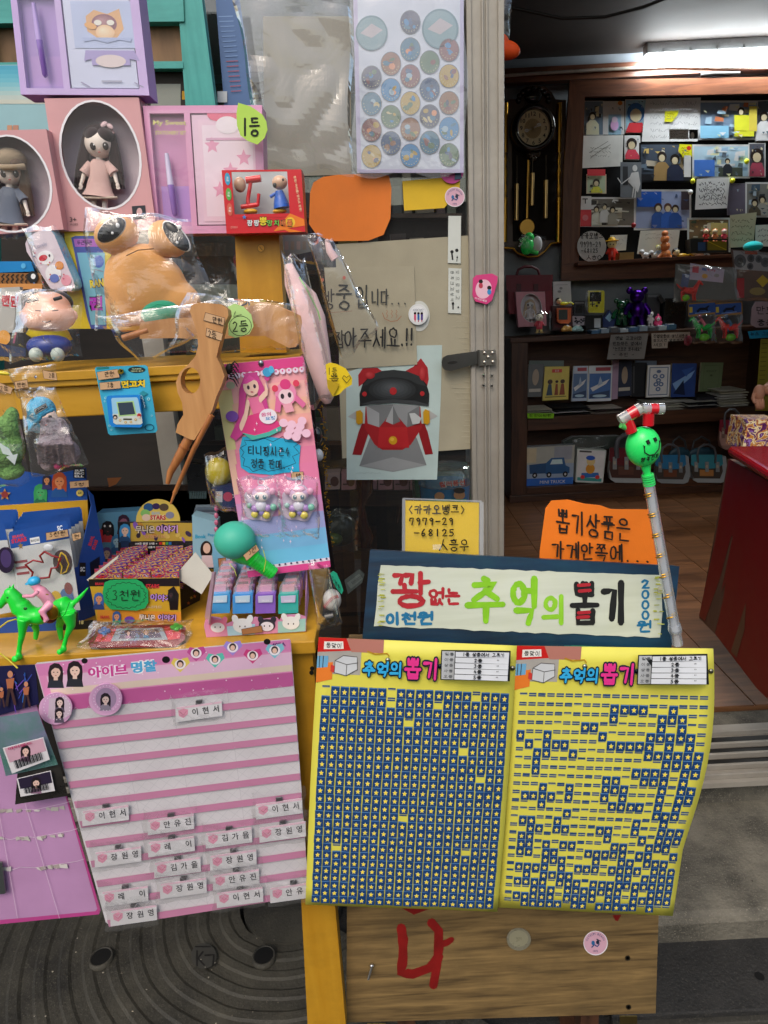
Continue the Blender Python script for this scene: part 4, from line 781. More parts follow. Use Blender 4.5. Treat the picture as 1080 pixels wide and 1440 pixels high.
 for d in(-1,1):
  for q_ in range(5):b.tube([(fx+d*r*(.72+.06*q_),fy-r*.55,D_-.002),(fx+d*r*(.98+.07*q_),fy+r*.7,D_-.001),(fx+d*r*(.86+.16*q_),fy+r*2.0,D_+.002),(fx+d*r*(1.0+.20*q_),fy+r*3.3,D_+.004)],[r*.26,r*.26,r*.25,r*.08],hair,8)
 part(b,'doll_hair',mat('cloth',None),hd)
 b=B(None,z,k=k);b.tube([(fx,fy+r*1.2,D_),(fx,fy+r*1.6,D_),(fx,fy+r*2.4,D_),(fx,fy+r*3.4,D_),(fx,fy+r*3.9,D_)],[r*.45,r*.75,r*.72,r*.95,r*1.25],dress,18,flat=.6)
 for d in(-1,1):b.tube([(fx+d*r*.6,fy+r*1.45,D_),(fx+d*r*1.1,fy+r*2.2,D_-.004)],[r*.3,r*.38],dress,10)
 part(b,'dress',mat('cloth'),t)
 b=B(None,z,k=k);b.tubew([P(*b.m(fx+r*1.28*math.cos(a),fy+r*3.95),D_+r*.7*.001/z[2]*math.sin(a))for a in[i*.524 for i in range(13)]],r*.12*.001/z[2],'#d8c4b0',8);part(b,'dress_hem',mat('cloth'),t)
 for d in(-1,1):
  b=B(None,z,k=k);b.tube([(fx+d*r*1.1,fy+r*2.2,D_-.004),(fx+d*r*1.3,fy+r*2.9,D_-.008)],[r*.16,r*.12],'#f3ded2',10);b.ball(fx+d*r*1.34,fy+r*3.05,D_-.009,r*.14,r*.2,'#f3ded2',r*.08)
  for q_ in range(4):b.tube([(fx+d*r*(1.26+q_*.05),fy+r*3.1,D_-.009),(fx+d*r*(1.27+q_*.08),fy+r*(3.36-abs(q_-1.5)*.04),D_-.010)],r*.035,'#f3ded2',6)
  part(b,'arm',mat('skin'),t)
  b=B(None,z,k=k);b.tube([(fx+d*r*.4,fy+r*3.8,D_),(fx+d*r*.42,fy+r*5.0,D_)],[r*.24,r*.18],'#f3ded2',10);part(b,'leg',mat('skin'),t)
 if hat:
  b=B(None,z,k=k);b.ball(fx,fy-r*.85,D_,r*1.22,r*.8,hat,r*1.0);b.tube([(fx-r*1.1,fy-r*.35,D_-.012),(fx-r*.4,fy-r*.28,D_-.022),(fx+r*.4,fy-r*.28,D_-.022),(fx+r*1.1,fy-r*.35,D_-.012)],r*.22,hat,10);part(b,'hat',mat('cloth'),t)
 if marks and not hat:
  b=B(None,z,k=k)
  b.tube([(fx+r*math.cos(a)*1.13,fy-r*.42-r*.92*math.sin(a),D_-.004)for a in[R(20+i*14)for i in range(11)]],r*.1,'#e9c3c4',8);b.ball(fx+r*.35,fy-r*1.4,D_-.01,r*.28,r*.18,'#f0cdd0',r*.1,-25);b.ball(fx+r*.8,fy-r*1.25,D_-.01,r*.26,r*.16,'#f0cdd0',r*.1,40);part(b,'hair_bow',mat('cloth'),hd)
 return t
t=thing('satchel','dark red satchel standing against the grey wall beside the clock','bag','retro satchels in the shop');z=T5
b=B(VY(YW-.12),z,0,1.5,.0004);b.slab([(62,150),(398,145),(402,400),(392,440),(75,440),(66,400)],'#6a1424',.07);part(b,'body',mat('leather'),t,bevel=.008)
b=B(VY(YW-.19),z,.001,1.5);b.slab([(60,146),(400,142),(398,260),(300,285),(180,287),(66,265)],'#5c1020',.006);part(b,'flap',mat('leather'),t,bevel=.003)
for x in(160,290):b=B(VY(YW-.2),z,.002,1.3);b.slab([(x-18,212),(x+16,212),(x+16,300),(x-18,300)],'#3a0c16',.006);part(b,'strap',mat('leather'),t,bevel=.002)
b=B(None,z,k=1.3);b.tube([(142,150,YW-.16),(155,105,YW-.16),(200,82,YW-.16),(260,82,YW-.16),(305,105,YW-.16),(318,150,YW-.16)],10,'#4a0f1a',10);part(b,'handle',mat('leather'),t)
dollbox('small pink doll carton on the bookcase, lined up under the clock',[(135,272),(358,270),(372,530),(156,540)],T5,YT-.02,'#b9808c','#b9a58c','#c9c0c0',k=1.5,face=(.46,.36,.13))
figurine('boy_figurine','round headed boy figurine in front of the small pink doll carton',315,585,150,'#a83040','#d9a890','#1a1414',z=T5,Y=YT-.08,grp='figurines on the bookcase',legs='#c9a060');bag(VY(YT-.15),T5,[(245,425),(405,415),(400,585),(240,590)],.02,parent=bpy.data.objects['boy_figurine.001'],n=10)
b=B(VY(YT+.06),T5,0,KI,.0004);b.slab([(410,195),(552,192),(562,380),(420,380)],'#a9a9ac',-.03);b.line([(440,220),(530,218)],3,'#777780');b.ell(480,245,12,10,'#77787a');b.ell(468,270,14,9,'#77787a');tag(part(b,'white_box',mat('card')),'white printed carton standing behind the red toy on the bookcase','box')
lying('boy figurine with dark hair lying on a yellow cushion',465,375,78,'#1a1412','#c9b42c','#c9b42c',z=T5,Y=YT)
t=thing('handheld_game','orange handheld electronic game with a grey screen','game');b=B(VY(YT-.02),T5,0,KI,.0004);b.slab([(440,395),(548,395),(545,500),(525,512),(465,512),(446,500)],'#c95a34',.03);part(b,'shell',mat('plastic'),t,bevel=.005);b=B(VY(YT-.052),T5,0,1.2);b.rect(462,408,530,484,'#4a5048');part(b,'screen',mat('gloss'),t)
t=thing('toy_car_box','dark red case under the orange handheld game','box');b=B(VY(YT+.01),T5,0,1.3,.0004);b.slab([(415,380),(570,380),(570,560),(415,565)],'#3a1c1e',-.06);b.rect(430,520,560,545,'#5a1c22');part(b,'carton',mat('card'),t)
t=thing('retro_console','small black and grey retro computer toy on a patterned box','toy');b=B(VY(YT+.02),T5,0,KI,.0004);b.slab([(575,340),(660,340),(660,455),(578,455)],'#2c2e34',-.05);b.rect(590,375,642,435,'#0f1114');b.rect(585,348,655,362,'#5a5c62');part(b,'shell',mat('plastic'),t,bevel=.003);b=B(VY(YT),T5,0,KI,.0004);b.slab([(568,458),(668,458),(668,525),(570,528)],'#8f8890',-.06)
for i in range(14):b.ell(rnd.uniform(580,660),rnd.uniform(470,515),8,6,'#23222a')
part(b,'patterned_box',mat('card'),t)
for(x,y,r,c,nm)in((525,550,38,'#d98a4a','orange rubber animal toy at the edge of the bookcase top'),(605,550,38,'#8fc9b5','mint rubber animal toy at the edge of the bookcase top')):
 b=B(None,T5,k=KI);b.ball(x,y,YB+.05,r,r*.62,c,r*.8);b.ball(x-r*.7,y+r*.25,YB+.04,r*.5,r*.4,c,r*.5);b.ball(x+r*.75,y+r*.3,YB+.05,r*.5,r*.3,c,r*.5);b.ball(x+r*.1,y-r*.45,YB+.04,r*.3,r*.25,'#e9d9c0',r*.3);tag(part(b,'animal_toy',mat('plastic')),nm,'toy')
t=thing('handheld_game','yellow handheld console in clear wrap with a black screen','game');b=B(VY(YT-.03),T5,0,KI,.0004);b.slab([(680,264),(792,262),(800,275),(798,420),(790,432),(688,430),(680,420)],'#cfae20',.03);part(b,'shell',mat('plastic'),t,bevel=.005)
b=B(VY(YT-.062),T5,0,1.1,.0004);b.rect(698,274,786,346,'#101214');b.line([(704,365),(736,365)],9,'#151515');b.line([(720,350),(720,382)],9,'#151515');b.ell(768,355,9,9,'#1a1a1a');b.ell(752,378,9,9,'#1a1a1a');part(b,'screen_and_buttons',mat('gloss'),t);bag(VY(YT-.07),T5,[(668,258),(812,258),(808,440),(660,446)],.006,parent=t,n=10)
b=B(VY(YT-.02),T5,0,1.2,.0004);b.slab([(668,450),(795,450),(795,545),(665,548)],'#0e0f12',-.08);b.rect(732,474,780,545,'#a9adb0');tag(part(b,'black_box',mat('card')),'black box with a pale sticker under the yellow handheld','box')
b=B(VY(YT+.02),T5,0,KI,.0004);b.slab([(800,470),(850,410),(895,470),(880,540),(800,540)],'#22305a',-.04);b.poly([(815,470),(848,432),(880,470),(848,500)],'#7a9ac8');tag(part(b,'blue_box',mat('card')),'dark blue tilted box with a pale emblem beside the green bear','box')
def bear(label,x,y,s,m,Y=YT,z=T5,c='#104028'):
 t=thing('bear_figurine',label,'figurine','shiny bear figurines on the bookcase');b=B(None,z)
 b.ball(x,y-s*.78,Y,s*.19,s*.18,c,s*.18);
 h=part(b,'head',m,t)
 for d in(-1,1):b=B(None,z);b.ball(x+d*s*.2,y-s*.93,Y,s*.09,s*.09,c,s*.06);part(b,'ear',m,h)
 b=B(None,z);b.tube([(x,y-s*.62,Y),(x,y-s*.5,Y),(x,y-s*.35,Y),(x,y-s*.25,Y)],[s*.14,s*.2,s*.22,s*.18],c,14);part(b,'body',m,t)
 for d in(-1,1):
  b=B(None,z);b.tube([(x+d*s*.18,y-s*.56,Y),(x+d*s*.3,y-s*.4,Y-.02),(x+d*s*.33,y-s*.28,Y-.03)],[s*.08,s*.08,s*.07],c,10);part(b,'arm',m,t)
  b=B(None,z);b.tube([(x+d*s*.11,y-s*.28,Y),(x+d*s*.14,y-s*.02,Y)],[s*.11,s*.1],c,10);part(b,'leg',m,t)
 return t
bear('dark green shiny bear figurine with a raised arm',940,528,200,mat('gloss','#0f4a2c'))
bear('purple chrome bear figurine, tallest thing on the bookcase top',1058,528,285,mat('metal','#43187a'))
b=B(VY(YT+.05),T4,0,KI,.0004);b.slab([(160,450),(258,448),(258,690),(165,690)],'#3a3d42',-.04);b.rect(168,455,250,475,'#6a6e74');tag(part(b,'grey_box',mat('card')),'grey upright box right of the purple bear','box')
figurine('girl_figurine','tiny white figurine beside the grey upright box',188,692,110,'#a8a0a0','#d9c0b0','#8a7a70',z=T4,Y=YT-.03,grp='figurines on the bookcase')
t=thing('snow_figure','small bright pink hooded figurine on the bookcase','figurine','figurines on the bookcase');b=B(None,T4,k=1.4);b.ball(245,672,YT-.03,32,26,'#c93a6a',24);b.ball(245,640,YT-.03,25,25,'#c93a6a',22);b.ball(245,612,YT-.03,8,12,'#c93a6a',8);part(b,'body',mat('plastic'),t);b=B(None,T4,k=1.4);b.ball(247,642,YT-.06,14,13,'#e8b8b8',8);part(b,'face',mat('plastic'),t)
for i in range(9):
 x0=830-700+0;xx=700+(385+i*38)/2.842;p=P(xx,340+350/2.842,YB+.03);b=B(k=1.4);b.box((p.x-.025,YB+.0,TOPZ+.001),(p.x+.027,YB+.10,TOPZ+.022+.006*(i%3)),['#4a6a8a','#8a9aa8','#5a5c60','#a8b4bc'][i%4]);b.box((p.x-.016,YB+.015,TOPZ+.023+.006*(i%3)),(p.x+.018,YB+.08,TOPZ+.026+.006*(i%3)),'#c9d2da')
 tag(part(b,'mini_case',mat('gloss'),bevel=.002),'%s shiny case in the row along the bookcase top edge'%['first','second','third','fourth','fifth','sixth','seventh','eighth','ninth'][i]+' counted from the left','case','mini cases along the bookcase edge')
b=B(k=1.2);p=P(938,440,YT);b.box((p.x-.02,YT,TOPZ),(p.x+.13,YT+.15,TOPZ+.2),'#1a1a1b');b.tube([(926,416,YT),(932,425,YT)],4,'#222222');tag(part(b,'black_case',mat('plastic'),bevel=.01),'black case on the bookcase behind the hanging horse toys','case')
def boxed(label,q,z,Y,c,art,dep=.06,name='toy_box',cat='box',k=KI,grp=None,fin='card',m=None):
 t=thing(name,label,cat,grp);b=B(VY(Y),z,0,k,.0004);b.slab(q,c,-dep);part(b,'carton',m or mat(fin),t,bevel=.0012,seg=1)
 b2=B(b.pl,z,.0008,k,.0004);b2.quad=q;art(b2)
 if b2.v:part(b2,'box_print',mat(fin),t)
 return t
def a_truck(b):
 b.rect(0,0,1,.45,'#8f9088');b.rect(.02,.03,.25,.4,'#a59a80');b.rect(.6,.02,.95,.35,'#7d8088');b.rect(0,.45,1,.8,'#7b8a9c');b.rect(0,.8,1,1,'#26549a')
 b.poly([(.12,.45),(.45,.42),(.45,.68),(.14,.68)],'#1f3f62');b.poly([(.45,.42),(.55,.3),(.8,.3),(.84,.5),(.92,.55),(.92,.7),(.45,.7)],'#234a72');b.poly([(.57,.34),(.76,.34),(.78,.46),(.53,.46)],'#9fb2bc')
 for x in(.24,.52,.84):b.ell(x,.72,.05,.07,'#0e1014');b.ell(x,.72,.02,.03,'#a9a9a9')
 b.text('MINI TRUCK',.6,.9,.08,'#c9dff0',w=.5)
boxed('box with a picture of a dark blue pickup truck',[(106,822),(308,812),(300,972),(96,980)],R7,YB+.05,'#8a8f94',a_truck,name='model_kit_box')
def a_kid(b):
 b.rect(.04,.03,.96,.97,'#b9bfbc');b.rect(.06,.85,.94,.95,'#2f7d7a');b.poly([(.2,.72),(.8,.68),(.85,.82),(.2,.86)],'#285a9a');b.ell(.25,.84,.08,.06,'#c03030');b.ell(.78,.82,.08,.06,'#c03030');b.ell(.5,.58,.16,.15,'#c77a2a');b.ell(.5,.35,.15,.13,'#d9a070');b.ell(.48,.25,.16,.07,'#234a9a');b.rect(.08,.04,.5,.09,'#3a3a3a')
boxed('white box with a cartoon child on a toy scooter',[(318,828),(434,834),(420,966),(310,960)],R7,YB+.04,'#a4aaa6',a_kid)
def satchel(label,q,c1,c2,c3,edge,z=T3,Y=YB+.05,hnd=True):
 t=thing('satchel',label,'bag','retro satchels in the shop');b=B(VY(Y),z,0,KI,.0004);b.quad=q
 b.slab([(.06,.2),(.94,.2),(.99,.75),(.92,.95),(.8,1),(.15,1),(.03,.93),(0,.75)],edge,.05);part(b,'body',mat('leather'),t,bevel=.004)
 b=B(VY(Y-.05),z,.001,KI,.0004);b.quad=q;b.slab([(.1,.24),(.9,.24),(.94,.7),(.86,.92),(.12,.92),(.06,.72)],c2,.004);part(b,'front_panel',mat('leather'),t,bevel=.002)
 b=B(VY(Y-.055),z,.002,KI,.0004);b.quad=q;b.slab([(.07,.2),(.93,.2),(.95,.48),(.8,.6),(.5,.63),(.2,.6),(.05,.5)],c1,.005);part(b,'flap',mat('leather'),t,bevel=.002)
 for x in(.2,.5,.8):b=B(VY(Y-.062),z,.002,1.3,.0004);b.quad=q;b.slab([(x-.05,.42),(x+.05,.42),(x+.05,.72),(x-.05,.72)],edge,.004);b.rect(x-.03,.52,x+.03,.6,'#a39a88');part(b,'buckle_strap',mat('leather'),t)
 b=B(VY(Y-.056),z,.002,KI,.0004);b.quad=q;b.slab([(.3,.66),(.68,.66),(.68,.85),(.3,.85)],c3,.003);part(b,'pocket',mat('leather'),t)
 if hnd:
  pts=[(.26,.45),(.24,.2),(.28,0),(.42,-.1),(.58,-.1),(.72,0),(.76,.2),(.74,.45)];bb=B(None,z);bb.quad=q;pts=[((bb.m(*p)[0]-z[0])*z[2],(bb.m(*p)[1]-z[1])*z[2],Y-.065)for p in pts]
  b=B(None,z,k=1.3);b.tube(pts,10,'#4a4d52',8,flat=.6);part(b,'handle',mat('leather'),t)
 return t
satchel('red brown satchel behind the wand on the bottom shelf',[(436,790),(592,790),(592,958),(436,955)],'#4c151c','#3a2622','#4a3028','#7f8588',z=R7)
satchel('blue satchel with a brown pocket, nearer the wand',[(110,900),(400,900),(402,1188),(112,1182)],'#1f5a80','#35302c','#5a3424','#6f767a')
satchel('turquoise satchel with an orange pocket, right of the blue one',[(412,900),(712,900),(716,1180),(414,1176)],'#2a6a78','#35302c','#8a6036','#7f8588')
satchel('crimson and pink satchel hanging above the red table',[(655,600),(900,610),(890,905),(652,900)],'#6a1a2a','#8f7068','#7a5a54','#7a6058',Y=YB-.02)
for(x,y,r)in((330,850,60),(520,850,80)):b=B(None,T3,k=1.2);b.tube([(x-r,y+60,YB+.2),(x-r*.8,y-10,YB+.2),(x,y-45,YB+.2),(x+r*.8,y-10,YB+.2),(x+r,y+60,YB+.2)],9,'#3a3d40',8);b.ball(x,y+100,YB+.22,r*1.5,60,'#2a4a5a',20);tag(part(b,'satchel_row',mat('leather')),('teal satchel standing behind the blue one on the bottom shelf' if x<400 else 'dark satchel standing behind the turquoise one on the bottom shelf'),'bag','retro satchels in the shop')
b=B(VY(YB+.1),R7,0,1.2);b.slab([(262,800),(300,780),(480,776),(560,790),(560,826),(262,830)],'#3c4440',-.05);tag(part(b,'cloth_roll',mat('cloth')),'dark cloth bundle behind the scooter box on the bottom shelf','cloth')
bag(VY(YB+.06),R7,[(290,790),(430,770),(440,815),(320,835)],.01,'loose_wrap',n=10);tag(bpy.data.objects['loose_wrap'],'loose clear wrap above the scooter box','plastic wrap')
def horse(b,x,y,s,Y,c,z,d=1,rider=None):
 """toy horse: x,y = middle of the trunk, s = body length"""
 b.tube([(x-d*s*.5,y,Y),(x-d*s*.25,y+s*.06,Y),(x+d*s*.15,y+s*.05,Y),(x+d*s*.45,y-s*.04,Y)],[s*.2,s*.24,s*.22,s*.2],c,12)
 b.tube([(x-d*s*.42,y-s*.05,Y),(x-d*s*.62,y-s*.4,Y),(x-d*s*.72,y-s*.58,Y)],[s*.2,s*.13,s*.11],c,10)
 b.tube([(x-d*s*.66,y-s*.62,Y),(x-d*s*.85,y-s*.5,Y),(x-d*s*1.0,y-s*.38,Y)],[s*.13,s*.1,s*.06],c,10)
 b.tube([(x+d*s*.5,y-s*.08,Y),(x+d*s*.7,y-s*.22,Y),(x+d*s*.9,y-s*.45,Y)],[s*.07,s*.07,s*.03],c,8)
 for lx,o in((-.45,.02),(-.3,-.02),(.35,.02),(.5,-.02)):b.tube([(x+d*s*lx,y+s*.1,Y+o),(x+d*s*(lx+.04),y+s*.42,Y+o),(x+d*s*(lx-.02),y+s*.78,Y+o)],[s*.13,s*.07,s*.06],c,8)
def rider(b,x,y,s,Y,c,cap,d=1):
 b.tube([(x+d*s*.1,y,Y),(x-d*s*.05,y-s*.3,Y),(x-d*s*.2,y-s*.5,Y)],[s*.14,s*.13,s*.1],c,10);b.ball(x-d*s*.28,y-s*.66,Y,s*.12,s*.13,c,s*.12);b.ball(x-d*s*.29,y-s*.74,Y,s*.15,s*.09,cap,s*.13)
 b.tube([(x-d*s*.15,y-s*.42,Y-.004),(x-d*s*.4,y-s*.25,Y-.006),(x-d*s*.6,y-s*.22,Y-.006)],s*.05,c,8);b.tube([(x+d*s*.08,y,Y-.01),(x-d*s*.2,y+s*.2,Y-.015),(x-d*s*.1,y+s*.45,Y-.015)],[s*.1,s*.08,s*.05],c,8)
YH=YB-.25
for i,(x,hc,jc,lab)in enumerate(((590,'#0f9a3c','#b05a6a','bagged green toy horse with a pink rider under a blue header card'),(790,'#c9302c','#2a5a80','bagged red toy horse with a blue rider under a blue header card'))):
 t=thing('horse_toy_pack',lab,'toy','bagged horse toys hanging by the bookcase')
 b=B(VY(YH),T4,0,1.5,.0003);q=[(x-118,520),(x+94,505),(x+96,602),(x-116,626)];b.quad=q;b.slab([(0,0),(1,0),(1,1),(0,1)],'#8f6e3c',.002);b.rect(.03,.1,.97,.85,'#2a4a8a');b.rect(.05,.3,.16,.7,'#b9a43a');b.poly([(.3,.6),(.42,.4),(.62,.42),(.72,.28),(.78,.32),(.7,.5),(.72,.75),(.62,.6),(.42,.62),(.34,.8)],'#0f1320');b.rect(.25,.75,.8,.82,'#6a8ac0');part(b,'header_card',mat('card'),t)
 b=B(None,T4,k=1.5);horse(b,x+(0 if i==0 else 0),700,110,YH-.02,hc,T4);part(b,'toy_horse',mat('plastic'),t)
 b=B(None,T4,k=1.5);rider(b,x,690,100,YH-.02,jc,jc);part(b,'rider',mat('plastic'),t)
 b=B(None,T4,k=1.5);b.ball(x+5,780,YH-.02,40,28,'#5aa82a',25);part(b,'air_bulb',mat('plastic'),t)
 bag(VY(YH-.03),T4,[(x-115,618),(x+95,598),(x+92,825),(x-108,828)],.03,parent=t,n=12)
t=thing('toy_pouch','big clear bag with a red toy horse and a printed leaflet','toy');b=B(VY(YH-.02),T4,0,1.5,.0003);b.slab([(380,220),(820,250),(850,500),(360,510)],'#5b5f5e',-.004);b.quad=None;b.poly([(490,215),(750,262),(738,365),(484,340)],'#a9a2b8');b.poly([(508,232),(556,240),(552,292),(504,286)],'#b04a5a');b.text('과자',640,268,18,'#b03a58',.01,90,9);b.poly([(580,250),(615,256),(613,276),(578,270)],'#6a7ab0')
b.poly([(430,295),(490,300),(470,400),(415,390)],'#4a5a80');b.ell(600,315,22,18,'#c99a4a');b.ell(690,310,20,14,'#8a8a90');part(b,'leaflet',mat('card'),t)
b=B(None,T4,k=1.5);horse(b,480,420,105,YH-.05,'#d93a34',T4,-1);part(b,'toy_horse',mat('plastic'),t);b=B(None,T4,k=1.5);b.ball(455,480,YH-.07,32,24,'#6aa82a',20);part(b,'air_bulb',mat('plastic'),t);bag(VY(YH-.06),T4,[(390,225),(830,250),(850,505),(350,515)],.03,parent=t,n=16,amp=.012,fr=6)
t=thing('toy_pouch','clear bag with grey round prints and a yellow tag','toy');b=B(VY(YH-.03),T4,0,1.5,.0003);b.slab([(800,112),(1180,140),(1180,510),(850,500)],'#5a4a44',-.004);b.poly([(815,120),(1170,145),(1170,285),(830,262)],'#8a8d94')
for x,y,r in((868,200,46),(950,180,28),(1010,185,26),(945,240,24),(1060,210,34)):b.ell(x,y,r,r*1.1,'#454b52');b.ell(x,y,r*.5,r*.6,'#2a2e34')
b.poly([(1040,305),(1090,350),(1040,400),(990,350)],'#b39a20');b.rect(845,330,900,480,'#9a2a34');b.ell(1000,430,60,30,'#8a7a4a');b.poly([(905,125),(1000,125),(1000,150),(905,148)],'#9a4a3a');part(b,'contents_card',mat('card'),t);bag(VY(YH-.04),T4,[(808,115),(1180,140),(1180,505),(850,500)],.03,parent=t,n=16,amp=.012,fr=6)
b=B(VY(YH-.02),T4,0,1.3,.0003);b.slab([(985,510),(1180,505),(1180,700),(990,705),(945,680),(955,560)],'#9d8a92',.003,lift=0);b.hand('만화',990,545,1130,605,6,'#222226');b.hand('중봉',1000,645,1120,690,6,'#222226');tag(part(b,'hand_sign',mat('paper')),'greyish pink rounded sign with handwriting hanging near the person','sign')
b=B(VY(YH-.025),T4,.004,1.3,.0003);b.slab([(925,735),(1180,712),(1180,775),(940,790)],'#1f8ab5',.003);b.hand('뉴스 그네필름',945,738,1170,768,5,'#123a5a');tag(part(b,'hand_sign',mat('paper')),'bright blue tag with dark handwriting under the pink sign','sign')
b=B(VY(YH+.1),T3,0,1.3,.0003);b.slab([(1022,-20),(1180,-20),(1180,588),(975,585)],'#a79f3c',-.004)
for i in range(12):b.line([(1030-i*3,20+i*38),(1075-i*3,18+i*38)],5,'#6a6424')
tag(part(b,'yellow_poster',mat('paper')),'tall dull yellow notice hanging behind the person','poster')
t=thing('red_table','red table with peeling red vinyl on its tall side panel','table');C1=B(None,T7)
top_l=C1.m(262,60)
zt_=1.10;A_=G(1021,636,zt_);
p1=G(1021,640,zt_);p2=G(1080,679,zt_);d_=(p2-p1);d_=Vector((d_.x,d_.y,0)).normalized();e_=Vector((-d_.y,d_.x,0))*-1
if e_.x<0:e_=-e_
L1=.95;Wd=.8
fp=[p1,p1+d_*L1,p1+d_*L1+e_*Wd,p1+e_*Wd]
b=B();up=Vector((0,0,.03));b.add([p for p in fp]+[p+up for p in fp],[(3,2,1,0),(4,5,6,7)]+[(i,(i+1)%4,(i+1)%4+4,i+4)for i in range(4)],'#a5101f');part(b,'table_top',mat('gloss','#9a1020'),t,bevel=.014,seg=3)
nrm=d_.cross(Vector((0,0,1))).normalized()
if nrm.dot(CAM-p1)<0:nrm=-nrm
sp=Pl(p1-nrm*.03,nrm)
b=B(sp,T7);b.slab([(262,80),(700,330),(700,1400),(385,1085),(205,850),(135,780),(150,700)],'#8a7a62',-.02);part(b,'side_panel',woodmat('raw_board','#52392c','#6e5140',3,(1,1,8),.7,.2),t)
b=B(sp,T7,.0012);b.poly([(266,78),(700,330),(700,1400),(388,1088),(205,848),(240,700),(252,620),(232,665),(284,415),(276,420),(225,610),(160,792),(134,770),(205,440)],'#7a0e1a');b.off=.002;b.poly([(275,925),(341,710),(335,830),(300,955)],'#654a3a');part(b,'peeling_vinyl',mat('card',None),t)
b=B(HZ(zt_+.03),T3,0,1.3,.0003);
fb=P(1045,632,2.55)
t=boxed('purple and gold printed box lying on the red table',[(905,660),(1200,660),(1200,925),(862,915)],T3,2.42,'#5a1a5a',lambda b:None,dep=.12,k=1.3,m=busy('carnival_print',['#2a1030','#5a1a5a','#b87a30','#d8c9a0','#5a1a5a','#8a6ab0','#1c2a4a'],45))
pe=thing('person','person in a brown grey sleeved jacket standing partly out of frame','person')
YPn=3.55;hx=P(1067,553,YPn);sx=hx.x+.44
me=bpy.data.meshes.new('body');vs=[(sx,YPn+.05,1.12),(sx,YPn+.05,1.42),(sx,YPn+.05,1.62),(sx,YPn+.05,1.72),(sx,YPn+.03,1.84),(sx-.19,YPn+.05,1.60),(sx-.27,YPn+.06,1.38),(hx.x+.09,YPn+.02,hx.z+.035),(hx.x+.02,YPn,hx.z+.005),(sx+.19,YPn+.05,1.60),(sx+.26,YPn,1.34),(sx+.22,YPn-.1,1.14),(sx+.2,YPn-.15,1.08),(sx-.1,YPn+.05,1.05),(sx-.11,YPn+.02,.68),(sx-.11,YPn+.06,.31),(sx-.11,YPn-.06,.28),(sx+.1,YPn+.05,1.05),(sx+.11,YPn+.02,.68),(sx+.11,YPn+.06,.31),(sx+.11,YPn-.06,.28)]
rs=[.15,.16,.12,.06,.1,.065,.05,.036,.03,.065,.05,.036,.03,.09,.065,.045,.04,.09,.065,.045,.04]
es=[(0,1),(1,2),(2,3),(3,4),(2,5),(5,6),(6,7),(7,8),(2,9),(9,10),(10,11),(11,12),(0,13),(13,14),(14,15),(15,16),(0,17),(17,18),(18,19),(19,20)]
def skin_obj(name,vs,es,rs,m,parent,sub=2):
 me=bpy.data.meshes.new(name);me.from_pydata([tuple(v)for v in vs],es,[]);o=bpy.data.objects.new(name,me);COL.objects.link(o);o.parent=parent;me.materials.append(m)
 s=o.modifiers.new('skin','SKIN');s.use_smooth_shade=True
 for v,r_ in zip(me.skin_vertices[0].data,rs):v.radius=(r_,r_)
 me.skin_vertices[0].data[0].use_root=True
 q=o.modifiers.new('sub','SUBSURF');q.levels=sub;q.render_levels=sub;return o
skin_obj('body',vs,es,rs,mat('skin','#b98468'),pe)
jv=[0,1,2,5,6,7,9,10,11];jm={v:i for i,v in enumerate(jv)}
skin_obj('jacket',[vs[i]for i in jv],[(jm[a],jm[b_])for a,b_ in es if a in jm and b_ in jm],[rs[i]*1.18+.006 for i in jv],mat('cloth','#5b534e'),pe)
tv=[0,13,14,15,17,18,19];tm={v:i for i,v in enumerate(tv)}
skin_obj('trousers',[vs[i]for i in tv],[(tm[a],tm[b_])for a,b_ in es if a in tm and b_ in tm],[rs[i]*1.12+.006 for i in tv],mat('cloth','#23262c'),pe)
hb=B(k=1);hp=Vector((hx.x,YPn,hx.z));SK='#c79078'
hb.ballw(hp,(.030,.028,.045),SK)
for i in range(4):hb.tubew([hp+Vector((-.018+i*.011,-.012,-.03)),hp+Vector((-.02+i*.011,-.026,-.055)),hp+Vector((-.012+i*.010,-.02,-.078+abs(i-1.5)*.004)),hp+Vector((-.002+i*.008,-.004,-.082))],[.0095,.009,.008,.006],SK,8)
hb.tubew([hp+Vector((-.026,-.006,.0)),hp+Vector((-.038,-.018,-.022)),hp+Vector((-.03,-.028,-.045))],[.011,.010,.008],SK,8)
part(hb,'hand',mat('skin','#c08a70'),pe)
hb=B();hb.ballw((sx,YPn+.05,1.90),(.095,.11,.12),'#1c1512');part(hb,'hair',mat('cloth','#1c1512'),pe)
for sg in(-1,1):hb=B();hb.ballw((sx+sg*.11,YPn-.06,ZF+.045),(.05,.13,.045),'#111111');part(hb,'shoe',mat('leather','#17171a'),pe)
b=B(VY(2.6),PX,0,1.2,.0003)
ct=thing('display_cabinet','dark wooden cabinet with drawers seen through the glass door','cabinet')
for i,(q,c)in enumerate((([(400,690),(700,690),(700,712),(400,712)],'#3a1f14'),)):
 b=B(VY(2.5),PX,0,1.0);b.slab(q,c,-.5);part(b,'top_board',DARKW,ct)
b=B(None,PX);b.tube([(513,668,2.35),(513,690,2.35),(511,700,2.35),(507,712,2.35),(510,735,2.35),(516,755,2.35),(515,768,2.35),(508,772,2.35),(508,778,2.35),(515,784,2.35),(513,800,2.35),(511,880,2.35)],[12,12,7,6,8,10,8,10,6,9,6,6],'#5a2212',16);part(b,'turned_leg',mat('gloss','#4a1d10'),ct)
b=B(None,PX);b.tube([(563,690,2.9),(560,720,2.9),(558,735,2.9)],[5,4,3],'#3a1a10',10);part(b,'turned_leg',mat('gloss','#4a1d10'),ct)
